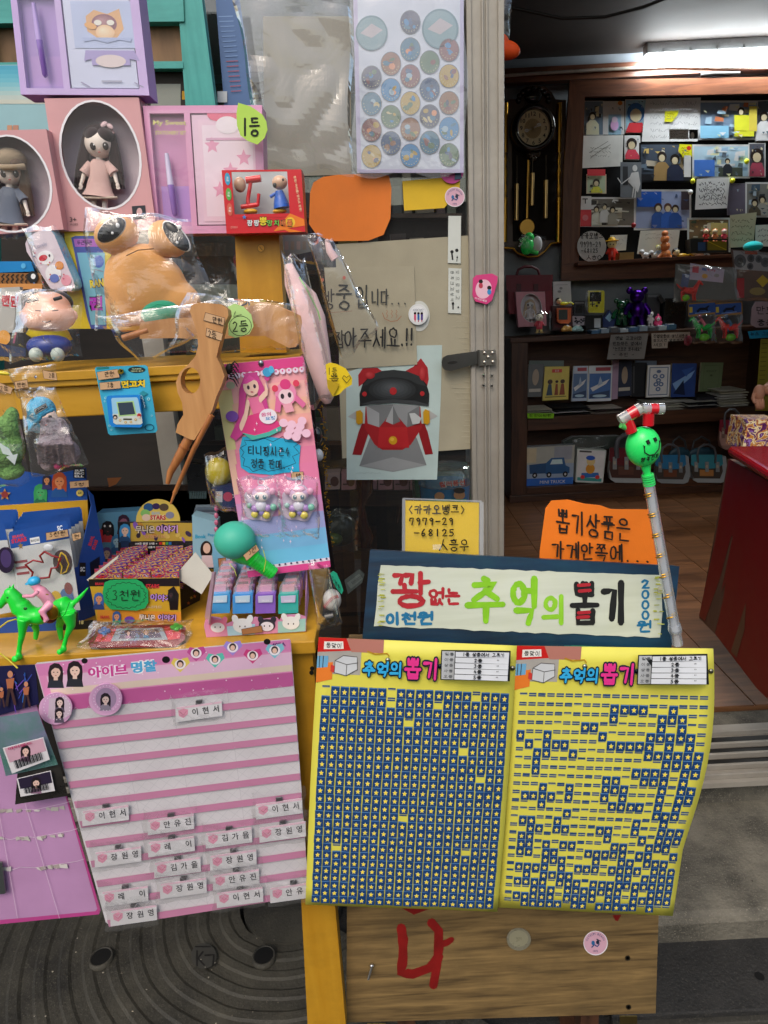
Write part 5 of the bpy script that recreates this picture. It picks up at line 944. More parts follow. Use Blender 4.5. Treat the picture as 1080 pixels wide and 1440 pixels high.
for i,(x0,x1,c)in enumerate(((457,478,'#a58a88'),(480,500,'#a87a80'),(502,530,'#9a7278'),(532,552,'#a87a80'),(554,575,'#8f6a70'),(577,602,'#a57a80'))):
 b=B(VY(2.42),PX,0,1.3,.0003);b.slab([(x0,665),(x1,664),(x1,688),(x0,689)],c,-.06);b.ell((x0+x1)/2+3,677,6,7,'#5c3a34');b.rect(x0+2,680,x0+9,682,'#4c3a3a');tag(part(b,'pink_carton',mat('card')),'%s pink carton of the row seen below the mask poster'%['first','second','third','fourth','fifth','last'][i],'box','pink cartons in a row behind the glass')
t=thing('tin_bucket','blue printed tin bucket behind the glass door','bucket');p=P(626,705,2.0);u=pxsize(p)
b=B(k=1.2);b.tubew_axis(p+Vector((0,0,-.12)),Vector((0,0,1)),[(0,31*u),(.175,36*u),(.18,37*u)],'#1a7fb8',30,True);part(b,'drum',mat('gloss','#1583bd'),t)
b=B(k=1.2);b.tubew_axis(p+Vector((0,0,.058)),Vector((0,0,1)),[(0,37*u),(.004,38*u),(.05,36*u),(.055,30*u)],'#6a7268',30,True);part(b,'clear_lid',film('clear_lid',(.8,.9,.85),.15,.5),t)
b=B(VY(2.0-38*u),PX,0,1.2);b.text('컬러풍선',636,680,8,'#d8402c',.03,36,-6,out=('#f0e4d0',.05));b.ell(618,698,7,6,'#c98a5a');b.ell(646,696,8,7,'#c98a5a');b.ell(646,690,8,4,'#23140e');b.rect(600,702,656,706,'#3a9a4a');b.rect(598,672,612,674,'#3a6a2a');part(b,'print_label',mat('card'),t)
t=thing('green_crate','green plastic crate behind the blue tin bucket','crate');b=B(VY(2.15),PX,0,1.1);b.slab([(583,676),(600,672),(668,668),(668,720),(585,722)],'#2f5a3c',-.2);part(b,'side',mat('plastic'),t)
for i in range(3):b=B(VY(2.148),PX,.001,1);b.slab([(586,684+i*10),(640,681+i*10),(640,685+i*10),(586,688+i*10)],'#3d6e4b',.004);part(b,'rib',mat('plastic'),t)
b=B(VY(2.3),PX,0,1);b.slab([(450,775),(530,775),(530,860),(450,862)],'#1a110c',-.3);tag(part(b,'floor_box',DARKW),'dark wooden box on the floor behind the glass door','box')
t=thing('bagged_goods','crumpled clear bag of dark goods behind the glass','bag');b=B(None,PX,k=1);b.ball(478,745,2.2,26,24,'#2a2c24',20);b.ball(470,758,2.15,12,9,'#5a6a2a',9);part(b,'contents',mat('plastic'),t);bag(VY(2.1),PX,[(455,718),(505,712),(502,775),(460,778)],.02,parent=t,n=12,amp=.008)
t=thing('barcode_packet','small packet with a barcode label lying behind the glass','packet');b=B(VY(1.95),T8,0,1.3);b.slab([(185,735),(272,672),(300,700),(288,745),(205,812)],'#9a9d98',-.01);b.poly([(198,748),(270,692),(292,722),(222,782)],'#c9cac4')
for i in range(12):x=225+i*5;b.line([(x,742-i*3.6),(x+10,756-i*3.6)],1.6,'#333333')
part(b,'label',mat('card'),t)
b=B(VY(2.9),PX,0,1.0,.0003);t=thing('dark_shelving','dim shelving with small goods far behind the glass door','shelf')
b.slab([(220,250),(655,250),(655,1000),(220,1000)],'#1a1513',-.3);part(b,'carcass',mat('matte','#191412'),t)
rg=random.Random(4)
for y in(300,380,460,540,620):
 b=B(VY(2.84),PX,0,1.0,.0003);b.slab([(225,y),(650,y),(650,y+6),(225,y+6)],'#2b1d15',-.1);part(b,'shelf',DARKW,t)
b=B(VY(2.80),PX,0,1.0,.0003);b2=B(None,PX)
for y in(300,380,460,540,620):
 x=230
 while x<640:
  w=rg.uniform(8,26);h=rg.uniform(20,60);a=P(x,y,2.86);c=P(x+w,y-h,2.86);b2.box((a.x,2.86,a.z),(c.x,2.94,c.z),rg.choice(['#3a3a3a','#5a3a3a','#6a6a5a','#2a3a4a','#8a7a6a','#3a2a2a','#7a6a30','#4a5a4a']));x+=w+rg.uniform(2,9)
part(b2,'goods',mat('card'),t,kind='stuff')
# ================================================================== NOTICES ON THE GLASS DOOR AND THE STILE
GL=VY(YG-.006)
def sticker(label,cx,cy,r,z,pl,off,c='#d8a9bb',txt=('옛날에','놀자'),name='sticker'):
 b=B(pl,z,off);b.slab(circ(cx,cy,r,r,28),'#f0e6ea',.0006);b.ell(cx,cy,r*.94,r*.94,c,0,28)
 for i,ch in enumerate('OSTEUM BEACH'):a=R(-160+i*12.5);b.text(ch,cx+r*.74*math.cos(a),cy+r*.74*math.sin(a),r*.17,'#34507a',rot=-160+i*12.5+90)if ch!=' ' else None
 b.ell(cx-r*.2,cy,r*.14,r*.18,'#2a6aa0');b.ell(cx+r*.18,cy-r*.05,r*.14,r*.16,'#1d2a44');b.line([(cx-r*.3,cy+r*.35),(cx-r*.1,cy+r*.15),(cx+r*.15,cy+r*.3),(cx+r*.3,cy+r*.1)],r*.09,'#1d4a80');b.line([(cx+r*.1,cy-r*.3),(cx+r*.42,cy-r*.15)],r*.07,'#1d2a44');b.text('1975',cx,cy+r*.68,r*.16,'#34507a')
 return tag(part(b,name,mat('card')),label,'sticker')
def note(name,label,cat,z,pts,c,off,th=.0008,m='paper',draw=None,grp=None,k=1):
 b=B(GL,z,off,k);b.slab(pts,c,th)
 if draw:b.off+=.0002;draw(b)
 return tag(part(b,name,mat(m)),label,cat,grp)
note('cardboard_sheet','large beige cardboard sheet taped inside the glass door','cardboard',R6,[(240,80),(870,38),(885,320),(882,1050),(735,1060),(275,1095),(262,800),(255,400)],'#a19a84',0,.002,draw=lambda b:[b.line([(880-rnd.uniform(20,90),y),(880,y+rnd.uniform(-3,3))],1.6,'#b5ae98')for y in range(420,1040,26)])
note('grey_board','grey board showing through the upper hanging bag','board',R2,[(180,60),(496,60),(500,632),(185,640)],'#8f8a7c',.001,.002)
def hw(b):
 b.hand('방',180,300,238,395,7,'#3f403e',-6);b.hand('중',246,268,318,388,8,'#3f403e');b.hand('입',335,275,402,380,8,'#3f403e');b.hand('니다...',412,295,585,368,7,'#3f403e',-1);b.line([(215,404),(320,396)],1.6,'#8a4a3a')
 b.hand('잡',238,490,285,570,7,'#232323');b.hand('아주세요',285,480,545,572,8,'#232323',-1,.04);b.hand('.!!',550,480,612,562,9,'#232323');b.line([(465,405),(475,432),(505,446),(535,442),(555,420)],3,'#a06a4a')
 for x in(485,508,530):b.line([(x,392),(x+5,400),(x-2,408),(x+5,418),(x,428)],2.4,'#a06a4a')
 b.ell(283,238,8,9,'#b05a4a');b.ell(180,248,8,9,'#b05a4a')
note('handwritten_notice','beige handwritten notice with a small hot spring doodle on the glass','notice',R6,[(188,190),(615,183),(630,650),(286,670),(262,560),(200,330)],'#a39c86',.004,draw=hw)
def mask(b):
 b.poly([(350,700),(372,668),(440,665),(462,680),(400,720),(352,756)],'#a3252a');b.poly([(575,680),(612,660),(648,620),(680,665),(685,720),(676,758),(630,712)],'#a3252a')
 b.poly([(300,898),(345,868),(345,915)],'#a9a9a6');b.poly([(728,895),(684,866),(684,918)],'#a9a9a6')
 b.poly([(355,1132),(405,1000),(430,960),(600,960),(628,1000),(675,1128),(515,1160)],'#7b7d7e');b.poly([(355,1132),(515,1090),(675,1128),(515,1160)],'#929494')
 b.poly([(322,1078),(352,970),(368,930),(400,930),(398,980),(365,1080)],'#8a1c22');b.poly([(705,1075),(680,970),(664,930),(632,930),(640,985),(668,1078)],'#8a1c22')
 b.poly([(385,850),(645,850),(652,950),(600,1030),(560,1055),(465,1055),(428,1030),(380,950)],'#9c2126')
 b.poly([(388,845),(515,838),(515,870),(450,948),(395,930)],'#747677');b.poly([(515,838),(642,845),(640,930),(582,948),(515,870)],'#8b8d8e');b.poly([(388,845),(450,880),(450,948),(395,930)],'#9b9d9e');b.poly([(642,845),(585,880),(582,948),(640,930)],'#6d6f70');b.poly([(515,845),(480,920),(515,935),(550,920)],'#9fa1a2');b.poly([(515,845),(515,935),(550,920)],'#6a6c6d')
 b.poly([(450,948),(582,948),(592,1045),(442,1045)],'#b0262b');b.ell(515,1010,20,20,'#c9961f');b.ell(511,1005,9,9,'#dcb040')
 b.poly([(358,848),(356,790),(372,740),(410,700),(465,680),(520,675),(580,682),(640,705),(675,745),(688,790),(685,848),(620,838),(520,830),(420,838)],'#1f2122');b.poly([(372,752),(440,735),(520,730),(600,735),(672,752),(640,705),(580,682),(520,675),(465,680),(410,700)],'#2f3233')
 b.shade(512,772,130,62,'#1f2122','#4d5255',7,0,-.2);b.shade(405,700,24,18,'#a3252a','#c8484a',5);b.shade(655,692,16,34,'#a3252a','#c04446',5);b.poly([(360,840),(420,822),(520,815),(620,822),(684,840),(685,848),(620,840),(520,832),(420,840)],'#3a3d3f')
 for x,y,r in((516,776,17),(380,790,11),(654,788,11)):b.ell(x,y,r,r*1.05,'#a8272b')
 b.slab([(340,872),(360,866),(372,880),(372,928),(352,936),(340,925)],'#c08f1c',.0004);b.slab([(688,870),(668,862),(658,876),(660,928),(678,936),(690,925)],'#c08f1c',.0004)
 b.poly([(592,882),(618,880),(650,905),(640,930),(608,934)],'#b9bcbb');scrib(b,342,1160,455,1170,1,'#8a9a98',1.2)
note('mask_poster','pale poster of a grey and red armoured mask with a dark helmet','poster',R6,[(292,690),(630,560),(748,558),(742,800),(724,1196),(296,1197)],'#b4c6c2',.0022,.0006,'card',draw=mask)
note('orange_paper','blank orange paper cut with rounded corners on the glass','paper',R2,[(350,695),(362,660),(395,640),(450,632),(600,626),(635,636),(644,680),(640,790),(615,849),(560,870),(430,872),(375,852),(346,810)],'#e07a2e',.006)
note('yellow_paper','plain yellow strip of paper on the glass above the white strips','paper',R2,[(683,655),(860,640),(892,645),(890,690),(835,752),(690,762)],'#dab32a',.005)
def pinkst(b):
 b.ell(862,618,42,45,'#c93a8c',0,30);
 for i in range(4):scrib(b,826,596+i*12,858,604+i*12,1,'#f0d5e4',1.4,i)
 b.ell(884,598,7,8,'#1d1d25');b.poly([(872,650),(876,610),(892,608),(898,645)],'#2a4a6a')
note('round_sticker','deep pink round sticker with a small suited figure at the sheet corner','sticker',R2,circ(862,618,43,46,30),'#c93a8c',.010,m='card',draw=pinkst)
sticker('pale pink round sticker on the right end of the yellow paper',873,712,36,R2,GL,.0075)
def strip1(b):
 for x,y,r in((795,115,8),(818,108,8)):b.ell(x,y,r,r,'#1d1d1d')
 b.line([(795,125),(798,150)],8,'#2a2a2a');b.line([(820,135),(818,160)],3,'#222222');b.ell(820,142,4,4,'#222222')
note('white_label','upper narrow white label with tiny printed figures','label',R6,[(778,-55),(838,-55),(836,170),(775,168)],'#c9cdc6',.004,draw=strip1,grp='narrow white labels on the glass')
def strip2(b):
 for i,ch in enumerate('앞으로알고'):b.text(ch,822,212+i*30,16,'#4a504c',rot=90)
 for i,ch in enumerate('원폭크고싶어'):b.text(ch,796,212+i*26,15,'#4a504c',rot=90)
 b.ell(800,360,6,7,'#222222');b.line([(800,368),(800,385)],6,'#222222');b.ell(825,378,4,4,'#222222')
note('white_label','lower narrow white label with vertical printed lettering','label',R6,[(778,192),(840,195),(838,408),(776,405)],'#c9cdc6',.004,draw=strip2,grp='narrow white labels on the glass')
t=thing('button_badge','white round button badge with tiny figures beside the handwritten notice','badge');b=B(GL,R6,.0022);b.slab(circ(640,420,50,72,30),'#c2c4bd',.001);part(b,'paper_disc',mat('paper'),t)
b=B(GL,R6,.0055);b.slab(circ(634,412,46,50,30),'#dcdedd',.004);b.ell(634,412,37,41,'#e9eaea',0,26)
for i,c in enumerate(('#d05a7a','#3a6ab0','#5a4a8a')):b.ell(620+i*16,408,6,7,'#2a1c18');b.line([(620+i*16,416),(620+i*16,436)],10,c);b.line([(620+i*16,440),(620+i*16,446)],4,'#c04a5a')
scrib(b,610,385,660,398,2,'#55607a',1.5);part(b,'badge_face',mat('gloss',None),t,bevel=.001)
def st2(b):
 b.poly(circ(945,292,50,64,26,0,.2),'#cf3f7c');b.poly(circ(945,292,38,46,26,0,.2),'#e7b9c8')
 for x,y,c in((932,262,'#b83a50'),(972,292,'#3a8ac0')):b.ell(x,y-6,10,10,'#1d1614');b.ell(x,y+14,10,13,c)
 b.text('어서오세요',932,342,10,'#f0dce4',.02,60,15)
st_b=B(VY(YG-.0292),R6);st_b.slab([(895,240),(910,226),(985,218),(1012,232),(1010,262),(985,345),(960,365),(905,350),(892,320)],'#cf3f7c',.0006);st2(st_b);tag(part(st_b,'pink_sticker',mat('card')),'bright pink oval sticker of two children on the aluminium stile','sticker')
HP=VY(YG-.03);t=thing('badge_sheet','pale sheet of round coloured star badges in a clear cover','badge sheet')
b=B(HP,R2);b.slab([(505,-40),(905,-40),(905,625),(520,625)],'#b9b2d2',.0008);b.poly([(520,-40),(892,-40),(892,612),(535,612)],'#c7cede');b.rect(505,-40,905,-22,'#b39ac9');part(b,'backing_card',mat('card'),t)
pal=['#2a4a78','#8a5a3a','#2d6a8a','#4a6a4a','#b0902e','#3a3a5a','#1f7ab5','#7a3a3a']
i=0
for cx,ys in((572,(280,375,470,565)),(642,(230,325,422,517)),(712,(80,178,275,373,467,562)),(782,(225,323,420,515)),(852,(180,275,372,465,560))):
 for y in ys:
  i+=1;b=B(HP,R2,.0012,.9);c=pal[(i*5)%8];b.slab(circ(cx,y,37,43,26),'#6a6f7a',.0014);b.ell(cx,y,35,41,c,0,26);r_=random.Random(i)
  for k in range(5):b.ell(cx+r_.uniform(-18,18),y+r_.uniform(-20,20),r_.uniform(5,14),r_.uniform(4,12),r_.choice(pal+['#c9b88a','#9ab5c9','#d98a5a']),r_.uniform(0,90),10)
  for k in range(9):a=R(20+k*20);b.ell(cx+28*math.cos(a),y+33*math.sin(a),1.7,1.7,'#d9d2a0',0,5)
  part(b,'badge',mat('gloss',None),t)
for cx,y,r in((572,120,58),(820,105,66)):
 b=B(HP,R2,.0012,.9);b.slab(circ(cx,y,r,r*1.1,30),'#5a7f8c',.0014);b.ell(cx,y,r*.9,r,'#7a9aa5',0,26);b.poly([(cx-r*.7,y),(cx,y-r*.6),(cx+r*.7,y-r*.2),(cx,y+r*.3)],'#b9aeb5');part(b,'large_badge',mat('gloss',None),t)
FB=film('bright_cover',(1,1,1),.13,.9,.05,.45,7,.7)
bag(HP,R2,[(498,-45),(912,-45),(912,632),(508,635)],.006,'clear_cover',t,FB,.004,26,.006,3,fr=7)
HP2=VY(YG-.10);t=thing('film_bag','tall crumpled clear bag hanging on the glass left of the badge sheet','plastic bag')
bag(HP2,R2,[(60,-60),(500,-60),(502,632),(190,615)],.02,'bag_film',t,FB,.016,34,.004,5,fr=5,back=False)
b=B(HP2,R2,-.03);b.poly([(5,-40),(90,-40),(150,380),(40,390)],'#4a6a9a');
for i in range(16):b.line([(20+i*3,60+i*18),(70+i*2,58+i*18)],3,'#7a9ac8' if i<9 else '#a04a5a')
b.rect(15,330,50,370,'#c9ccd0');part(b,'printed_insert',mat('print'),t)
# ================================================================== LEFT: window lattice, upper shelf and what stands on it
t=thing('window_lattice','teal painted wooden window lattice behind the stacked boxes','window frame');YLt=1.62
def bar(pts,m,dz=0.0,nm='bar',th=.03,z=PX):b=B(VY(YLt-dz),z);b.slab(pts,'#2a9a90',-th);return part(b,nm,m,t,bevel=.002)
bar([(258,-40),(279,-40),(305,165),(268,165),(262,30)],TEAL,.012,'post');bar([(247,-40),(257,-40),(276,165),(262,165)],TEAL,.0,'post')
bar([(-40,-40),(256,-40),(259,30),(-40,33)],TEALH,.004,'rail');bar([(-40,88),(257,86),(258,96),(-40,98)],TEALH,.002,'rail')
bar([(-60,-40),(-20,-40),(0,600),(-40,600)],TEAL,.008,'post')
b=B(VY(YLt+.02),PX);b.slab([(-40,28),(262,28),(262,92),(-40,92)],'#6a4a30',-.01);part(b,'board_panel',woodmat('panel_brown','#5c4128','#83603e',3,(1,1,6),.6,.2),t)
b=B(VY(YLt+.02),PX);b.slab([(200,92),(262,92),(270,165),(205,165)],'#2e2a26',-.01);b.rect(212,118,254,165,'#8d9088');b.rect(256,128,262,140,'#b58a2a');part(b,'board_panel',mat('matte'),t)
b=B(VY(1.56),PX);b.slab([(-40,92),(70,90),(74,200),(-40,200)],'#8fb6bd',-.001)
for i in range(9):b.rect(-40,92+i*6,71,98+i*6,['#3f9fba','#4aa5be','#58adc2','#66b4c6','#7abac6','#8fc0c6','#a5c2c0','#b5c2bb','#bfc2b5'][i])
b.rect(10,176,17,190,'#c08a6a');b.rect(18,176,26,190,'#b5806a');tag(part(b,'sky_poster',mat('print')),'poster with a pale blue sky behind the purple box, at the left edge','poster')
ush=thing('yellow_shelf','yellow painted upper shelf with a deep front board','shelf');YU=1.10
fp_=VY(YU);ztop=fp_.hit(200,518).z
a_=fp_.hit(-60,560);c_=fp_.hit(418,500)
b=B();b.box((a_.x,YU,ztop-.022),(c_.x,YU+.34,ztop),'#dca428');part(b,'shelf_board',YEL,ush,bevel=.002)
b=B();zb=fp_.hit(200,582).z;b.box((a_.x,YU+.008,zb),(c_.x-.004,YU+.026,ztop-.0225),'#dca428');part(b,'front_board',YEL,ush,bevel=.002)
b=B();b.box((a_.x,YU-.004,ztop-.012),(c_.x+.003,YU-.0005,ztop+.002),'#dca428');part(b,'edge_strip',YEL,ush,bevel=.001)
for q,y in(([(330,326),(392,326),(403,496),(338,496)],1.24),):
 b=B(VY(y),PX);b.slab(q,'#dca428',-.05);part(b,'upright_post',YELV,ush,bevel=.003)
b=B(VY(1.239),PX,.0004);b.ell(367,349,5.5,6,'#8a6a1c',0,16);b.ell(367,349,4.6,5,'#d9a02a',0,16);b.line([(365,347),(369,352)],1,'#8a6a1c');part(b,'knot_mark',mat('paint',None),ush)
b=B();zx=P(430,500,YU+.05);b.box((c_.x-.05,YU+.03,1.1),(c_.x-.012,YU+.06,zb),'#c99424');part(b,'support',YELV,ush)
def giftset(label,q,Y,c,c2,pen,art,z=R1,frame=.09,split=.36,k=1):
 t=thing('gift_set',label,'gift set','pastel pen and notebook gift sets');pl=VY(Y);b=B(pl,z,0,k);b.quad=q
 b.slab([(0,0),(1,0),(1,1),(0,1)],c,-.035,side=c2);part(b,'carton',mat('card'),t,bevel=.001)
 for r in((0,0,1,.06),(0,.94,1,1),(0,.06,.05,.94),(.93,.06,1,.94),(split-.02,.06,split+.03,.94)):
  b=B(pl,z,0.0004,k);b.quad=q;b.slab([(r[0],r[1]),(r[2],r[1]),(r[2],r[3]),(r[0],r[3])],c,.012,side=c2);part(b,'frame_strip',mat('card'),t)
 b=B(pl,z,.0008,k);b.quad=q;b.rect(.05,.06,split-.02,.94,c2);b.rect(.08,.62,split-.03,.9,pen[2]);part(b,'pen_tray',mat('card'),t)
 b=B(None,z,k=k);bb=B(None,z);bb.quad=q
 def at(u,v):x,y=bb.m(u,v);return((x-z[0])*z[2],(y-z[1])*z[2],Y-.012)
 s=at(split*.42,pen[0]);e=at(split*.5,pen[1]);m_=tuple((s[i]+e[i])/2 for i in range(3));b.tube([s,m_],[9,14],pen[3],12);p_=part(b,'pen',mat('gloss',None),t)
 b=B(None,z,k=k);b.tube([m_,(e[0],e[1]-12,e[2]),e],[14,12,4],pen[4],12);part(b,'grip',mat('gloss',None),p_)
 b=B(pl,z,.0008,k);b.quad=q;b.slab([(split+.04,.07),(.92,.07),(.92,.93),(split+.04,.93)],pen[5],.010);part(b,'notebook',mat('card'),t)
 b=B(pl,z,.0115,k);b.quad=q;art(b);part(b,'notebook_print',mat('print'),t)
 b=B(pl,z,.014,k);b.quad=q;b.rect(.02,.02,.98,.97,'#ffffff');part(b,'window_film',film('gift_film',(1,1,1),.05,.4,.05,.2,6),t)
def art1(b):
 b.rect(.44,.1,.92,.54,'#b4bfe0');b.poly([(.55,.24),(.62,.18),(.72,.22),(.82,.17),(.84,.36),(.78,.44),(.62,.44),(.55,.38)],'#d9a878');b.shade(.69,.31,.10,.09,'#8a5a6a','#b88a90',5);b.shade(.69,.39,.075,.07,'#e8c29a','#f0dcc0',5);b.ell(.64,.30,.03,.026,'#e9e4da');b.ell(.74,.30,.03,.026,'#e9e4da');b.ell(.58,.33,.05,.03,'#e0a868',20);b.poly([(.5,.44),(.9,.44),(.88,.48),(.8,.46),(.7,.49),(.6,.46),(.52,.48)],'#a8b4d8')
 b.poly([(.52,.56),(.9,.56),(.94,.66),(.86,.64),(.86,.7),(.56,.7),(.56,.64),(.5,.66)],'#a395c9');b.ell(.71,.66,.12,.06,'#d9c9c9');b.line([(.46,.86),(.52,.90)],.01,'#9a93b5');b.line([(.88,.86),(.94,.9)],.01,'#9a93b5');b.rect(.62,.84,.78,.855,'#a9a9bf')
gs1=giftset('lilac gift set with a purple pen, top left of the stack',[(55,-40),(590,-40),(640,412),(103,408)],1.26,'#c5aade','#a98acb',(.12,.82,'#b590cf','#b59ad6','#8f6ac0','#c9cde6'),art1)
def art2(b):
 b.rect(.44,.1,.92,.9,'#e7c5d6');b.rect(.47,.14,.9,.86,'#ecd6e2');
 for x,y in((.55,.3),(.7,.5),(.6,.65),(.82,.4),(.8,.7)):b.poly(star(x,y,.07),'#e29ab8')
 b.ell(.62,.05,.1,.06,'#e06a86');b.ell(.76,.04,.1,.05,'#e06a86');b.ell(.69,.14,.1,.07,'#ecdfe6');b.rect(.5,.24,.9,.26,'#d5a5c0')
giftset('pink gift set with a purple pen under the green first prize tag',[(612,455),(1110,452),(1125,985),(660,990)],1.27,'#dc9cc0','#c98ab5',(.36,.86,'#b58ad0','#d0c5e0','#9a7ac5','#e3c0d4'),art2)
b=B(VY(1.27),R1,.0135);b.text('My Sweet',715,520,26,'#d6cf7a',.02,140);b.text('STATIONERY SET',720,560,16,'#c9c66a',.02,130);part(b,'title_print',mat('print'),bpy.data.objects['gift_set.001'])
b=B(VY(1.255),R1,.0);b.slab([(537,360),(620,362),(620,400),(537,398)],'#b98a5e',.001);b.line([(540,363),(617,365),(617,397),(540,395),(540,363)],1.6,'#4a3420');b.hand('만천원',552,370,602,392,2.4,'#2c1f14')
tag(part(b,'price_sticker',mat('paper')),'tan price sticker on the lower corner of the lilac gift set','price label','tan handwritten price stickers')
Db=dollbox('pink doll carton, doll with a pink bow and knitted dress',[(186,415),(585,410),(660,970),(270,976)],R1,1.25,'#cf9a9c','#3a2a2c','#dcb6ae',1,ovc=(.51,.43,.41,.40),face=(.515,.345,.145),dep=.05)
b=B(VY(1.25),R1,.0006);b.slab([(556,870),(612,866),(618,922),(562,926)],'#2c2c34',.0003);b.ell(588,895,12,18,'#d8b0b0');b.text('3+',308,926,20,'#4a3c3e',.01);b.text('AGES',312,946,10,'#5a4a4c',.0);b.text('LITTLE DOLL',600,940,8,'#7a6466',0,60);part(b,'carton_print',mat('print'),Db)
dollbox('pink doll carton, doll in a beige beret and grey dress',[(-90,552),(195,545),(268,968),(-70,992)],R1,1.23,'#cb9598','#6a5648','#6c7484',2,hat='#a08d74',ovc=(.40,.52,.52,.46),face=(.40,.40,.20),dep=.05)
def prize(label,pts,z,pl,txt,tb_,w,c='#b4d85c',rot=0):
 b=B(pl,z);b.slab(pts,c,.0008);b.hand(txt,*tb_,w,'#1b2212',rot,.02);return tag(part(b,'prize_tag',mat('paper')),label,'prize tag','green prize tags')
TGP=VY(1.225)
prize('leaf shaped lime tag reading first prize over the pink gift set',[(90,372),(135,385),(158,400),(178,415),(192,440),(196,470),(185,500),(160,523),(125,510),(98,490),(86,455),(84,410)],R2,TGP,'1등',(104,425,166,492),8)
t=thing('toy_hammer_box','red window box with a toy hammer and a small round headed figure','toy');pl=VY(1.20);q=[(30,615),(318,612),(332,838),(48,845)];cr=R2
b=B(pl,cr);b.quad=q;
for r in((0,0,.12,1),(.82,0,1,1),(.12,.7,.82,1),(.12,0,.82,.03)):b.slab([(r[0],r[1]),(r[2],r[1]),(r[2],r[3]),(r[0],r[3])],'#cc1f28',-.002);b.off=0
part(b,'carton_front',mat('card'),t);b=B(pl,cr,-.05);b.quad=q;b.slab([(0,0),(1,0),(1,1),(0,1)],'#b8bcbd',-.002,side='#cc1f28');part(b,'carton_back',mat('card'),t)
b=B(pl,cr,-.0022);b.quad=q
for(u0,u1)in((0,.006),(.994,1)):b.slab([(u0,0),(u1,0),(u1,1),(u0,1)],'#b51822',-.046);b.off=-.0022
b.slab([(0,.985),(1,.985),(1,1),(0,1)],'#b51822',-.046);part(b,'carton_side',mat('card'),t)
b=B(pl,cr,.0004);b.quad=q;b.poly([(.12,.7),(.28,.74),(.5,.75),(.7,.74),(.82,.7),(.82,.76),(.12,.76)],'#cc1f28');b.poly([(.6,.98),(.82,.7),(1,.8),(1,.9),(.78,.94),(.97,1),(.8,1),(.74,.96)],'#e87a1c');b.ell(.82,.84,.06,.08,'#f0c030')
for i,c in enumerate(('#3a9ac0','#5aa84a','#d0604a')):b.poly(circ(.065,.14+i*.24,.035,.1,14),c);b.text('와글',.065,.14+i*.24,.03,'#f0e8e0',.01,.08,90)
b.quad=None;
for i,(ch,c)in enumerate(zip('팡팡뽕망치배틀',('#ececec','#ececec','#e9d030','#7ac04a','#7ac04a','#e07a3a','#e07a3a'))):b.text(ch,132+i*24,806-(6 if i==2 else 0),30 if i==2 else 22,c,.02,out=('#1a1214',.07))
b.text('펑펑! 머리를! 망치로 팡팡!',305,700,9,'#e9d5a8',.01,130,80);b.text('건전완구',75,822,8,'#e0b0a0',0,26);b.poly(star(112,785,9),'#3a7ac0');part(b,'carton_print',mat('print'),t)
b=B(None,cr);Yh=1.225;b.tube([(118,652,Yh),(172,645,Yh)],12,'#d8232c',16);b.tube([(135,660,Yh),(125,720,Yh),(128,750,Yh)],[7,7,8],'#d8232c',12);b.tube([(100,748,Yh),(160,740,Yh)],8,'#d8232c',12);b.tube([(160,745,Yh),(165,700,Yh)],6,'#d8232c',10);part(b,'toy_hammer',mat('plastic'),t)
b=B(None,cr);b.ball(96,668,Yh,22,26,'#c9a082',20);part(b,'skin_cap',mat('plastic'),t)
b=B(None,cr);b.ball(240,660,Yh,28,24,'#e0b898',22);b.ball(222,670,Yh-.018,7,9,'#222222',3);b.ball(252,650,Yh-.02,4,5,'#222222',3);hd=part(b,'figure_head',mat('plastic'),t);b=B(None,cr);b.tube([(238,690,Yh),(244,730,Yh),(248,752,Yh)],[14,26,30],'#2a62c0',14);b.tube([(225,700,Yh),(205,712,Yh)],6,'#2a62c0',8);part(b,'figure_body',mat('plastic'),t)
b=B(None,cr);b.ball(135,765,Yh,26,10,'#e0a82a',20);b.ball(240,764,Yh,26,10,'#e0a82a',20);part(b,'base',mat('plastic'),t)
b=B(pl,cr,-.001);b.quad=q;b.rect(.1,.02,.84,.73,'#ffffff');part(b,'window_film',film('box_window',(1,1,1),.03,.5,.03,.25,9),t)
t=thing('plush_frog','big orange plush frog with black eyes in a clear bag','soft toy');z=R4;Yf=1.20;OR=mat('cloth','#e2a45e',.05)
b=B(None,z);b.ball(745,410,Yf,205,180,'#e2a45e',110,6);b.ball(715,320,Yf,172,125,'#e2a45e',95);b.ball(605,450,Yf,72,190,'#e2a45e',70);b.ball(650,500,Yf,115,130,'#e2a45e',80,0);b.ball(880,480,Yf,140,110,'#e2a45e',85,12);b.ball(720,300,Yf,150,95,'#e2a45e',90,0);part(b,'body',OR,t,remesh=.0045)
b=B(None,z);b.ball(590,145,Yf-.01,118,92,'#e2a45e',80,-15);b.tube([(600,190,Yf),(650,260,Yf)],[60,60],'#e2a45e',14);h1=part(b,'eye_bump',OR,t,remesh=.004)
b=B(None,z);b.ball(850,165,Yf-.01,105,85,'#e2a45e',75,35);b.tube([(830,190,Yf),(780,260,Yf)],[55,60],'#e2a45e',14);h2=part(b,'eye_bump',OR,t,remesh=.004)
def eye(cx,cy,rx,ry,rot,par,YY):
 b=B(None,z);b.ball(cx,cy,YY,rx,ry,'#f2efe8',20,rot);part(b,'eye_rim',mat('plastic',None),par)
 b=B(None,z);b.ball(cx-2,cy+1,YY-.0015,rx*.97,ry*.93,'#0f0f10',20,rot);part(b,'eye',mat('plastic',None),par)
 b=B(None,z);b.ball(cx+rx*.35,cy-ry*.5,YY-.006,10,12,'#ffffff',6);b.ball(cx+rx*.05,cy+ry*.35,YY-.007,7,7,'#ffffff',5);part(b,'eye_glint',mat('plastic',None),par)
eye(565,120,88,46,-32,h1,Yf-.083);eye(895,152,42,92,-38,h2,Yf-.077)
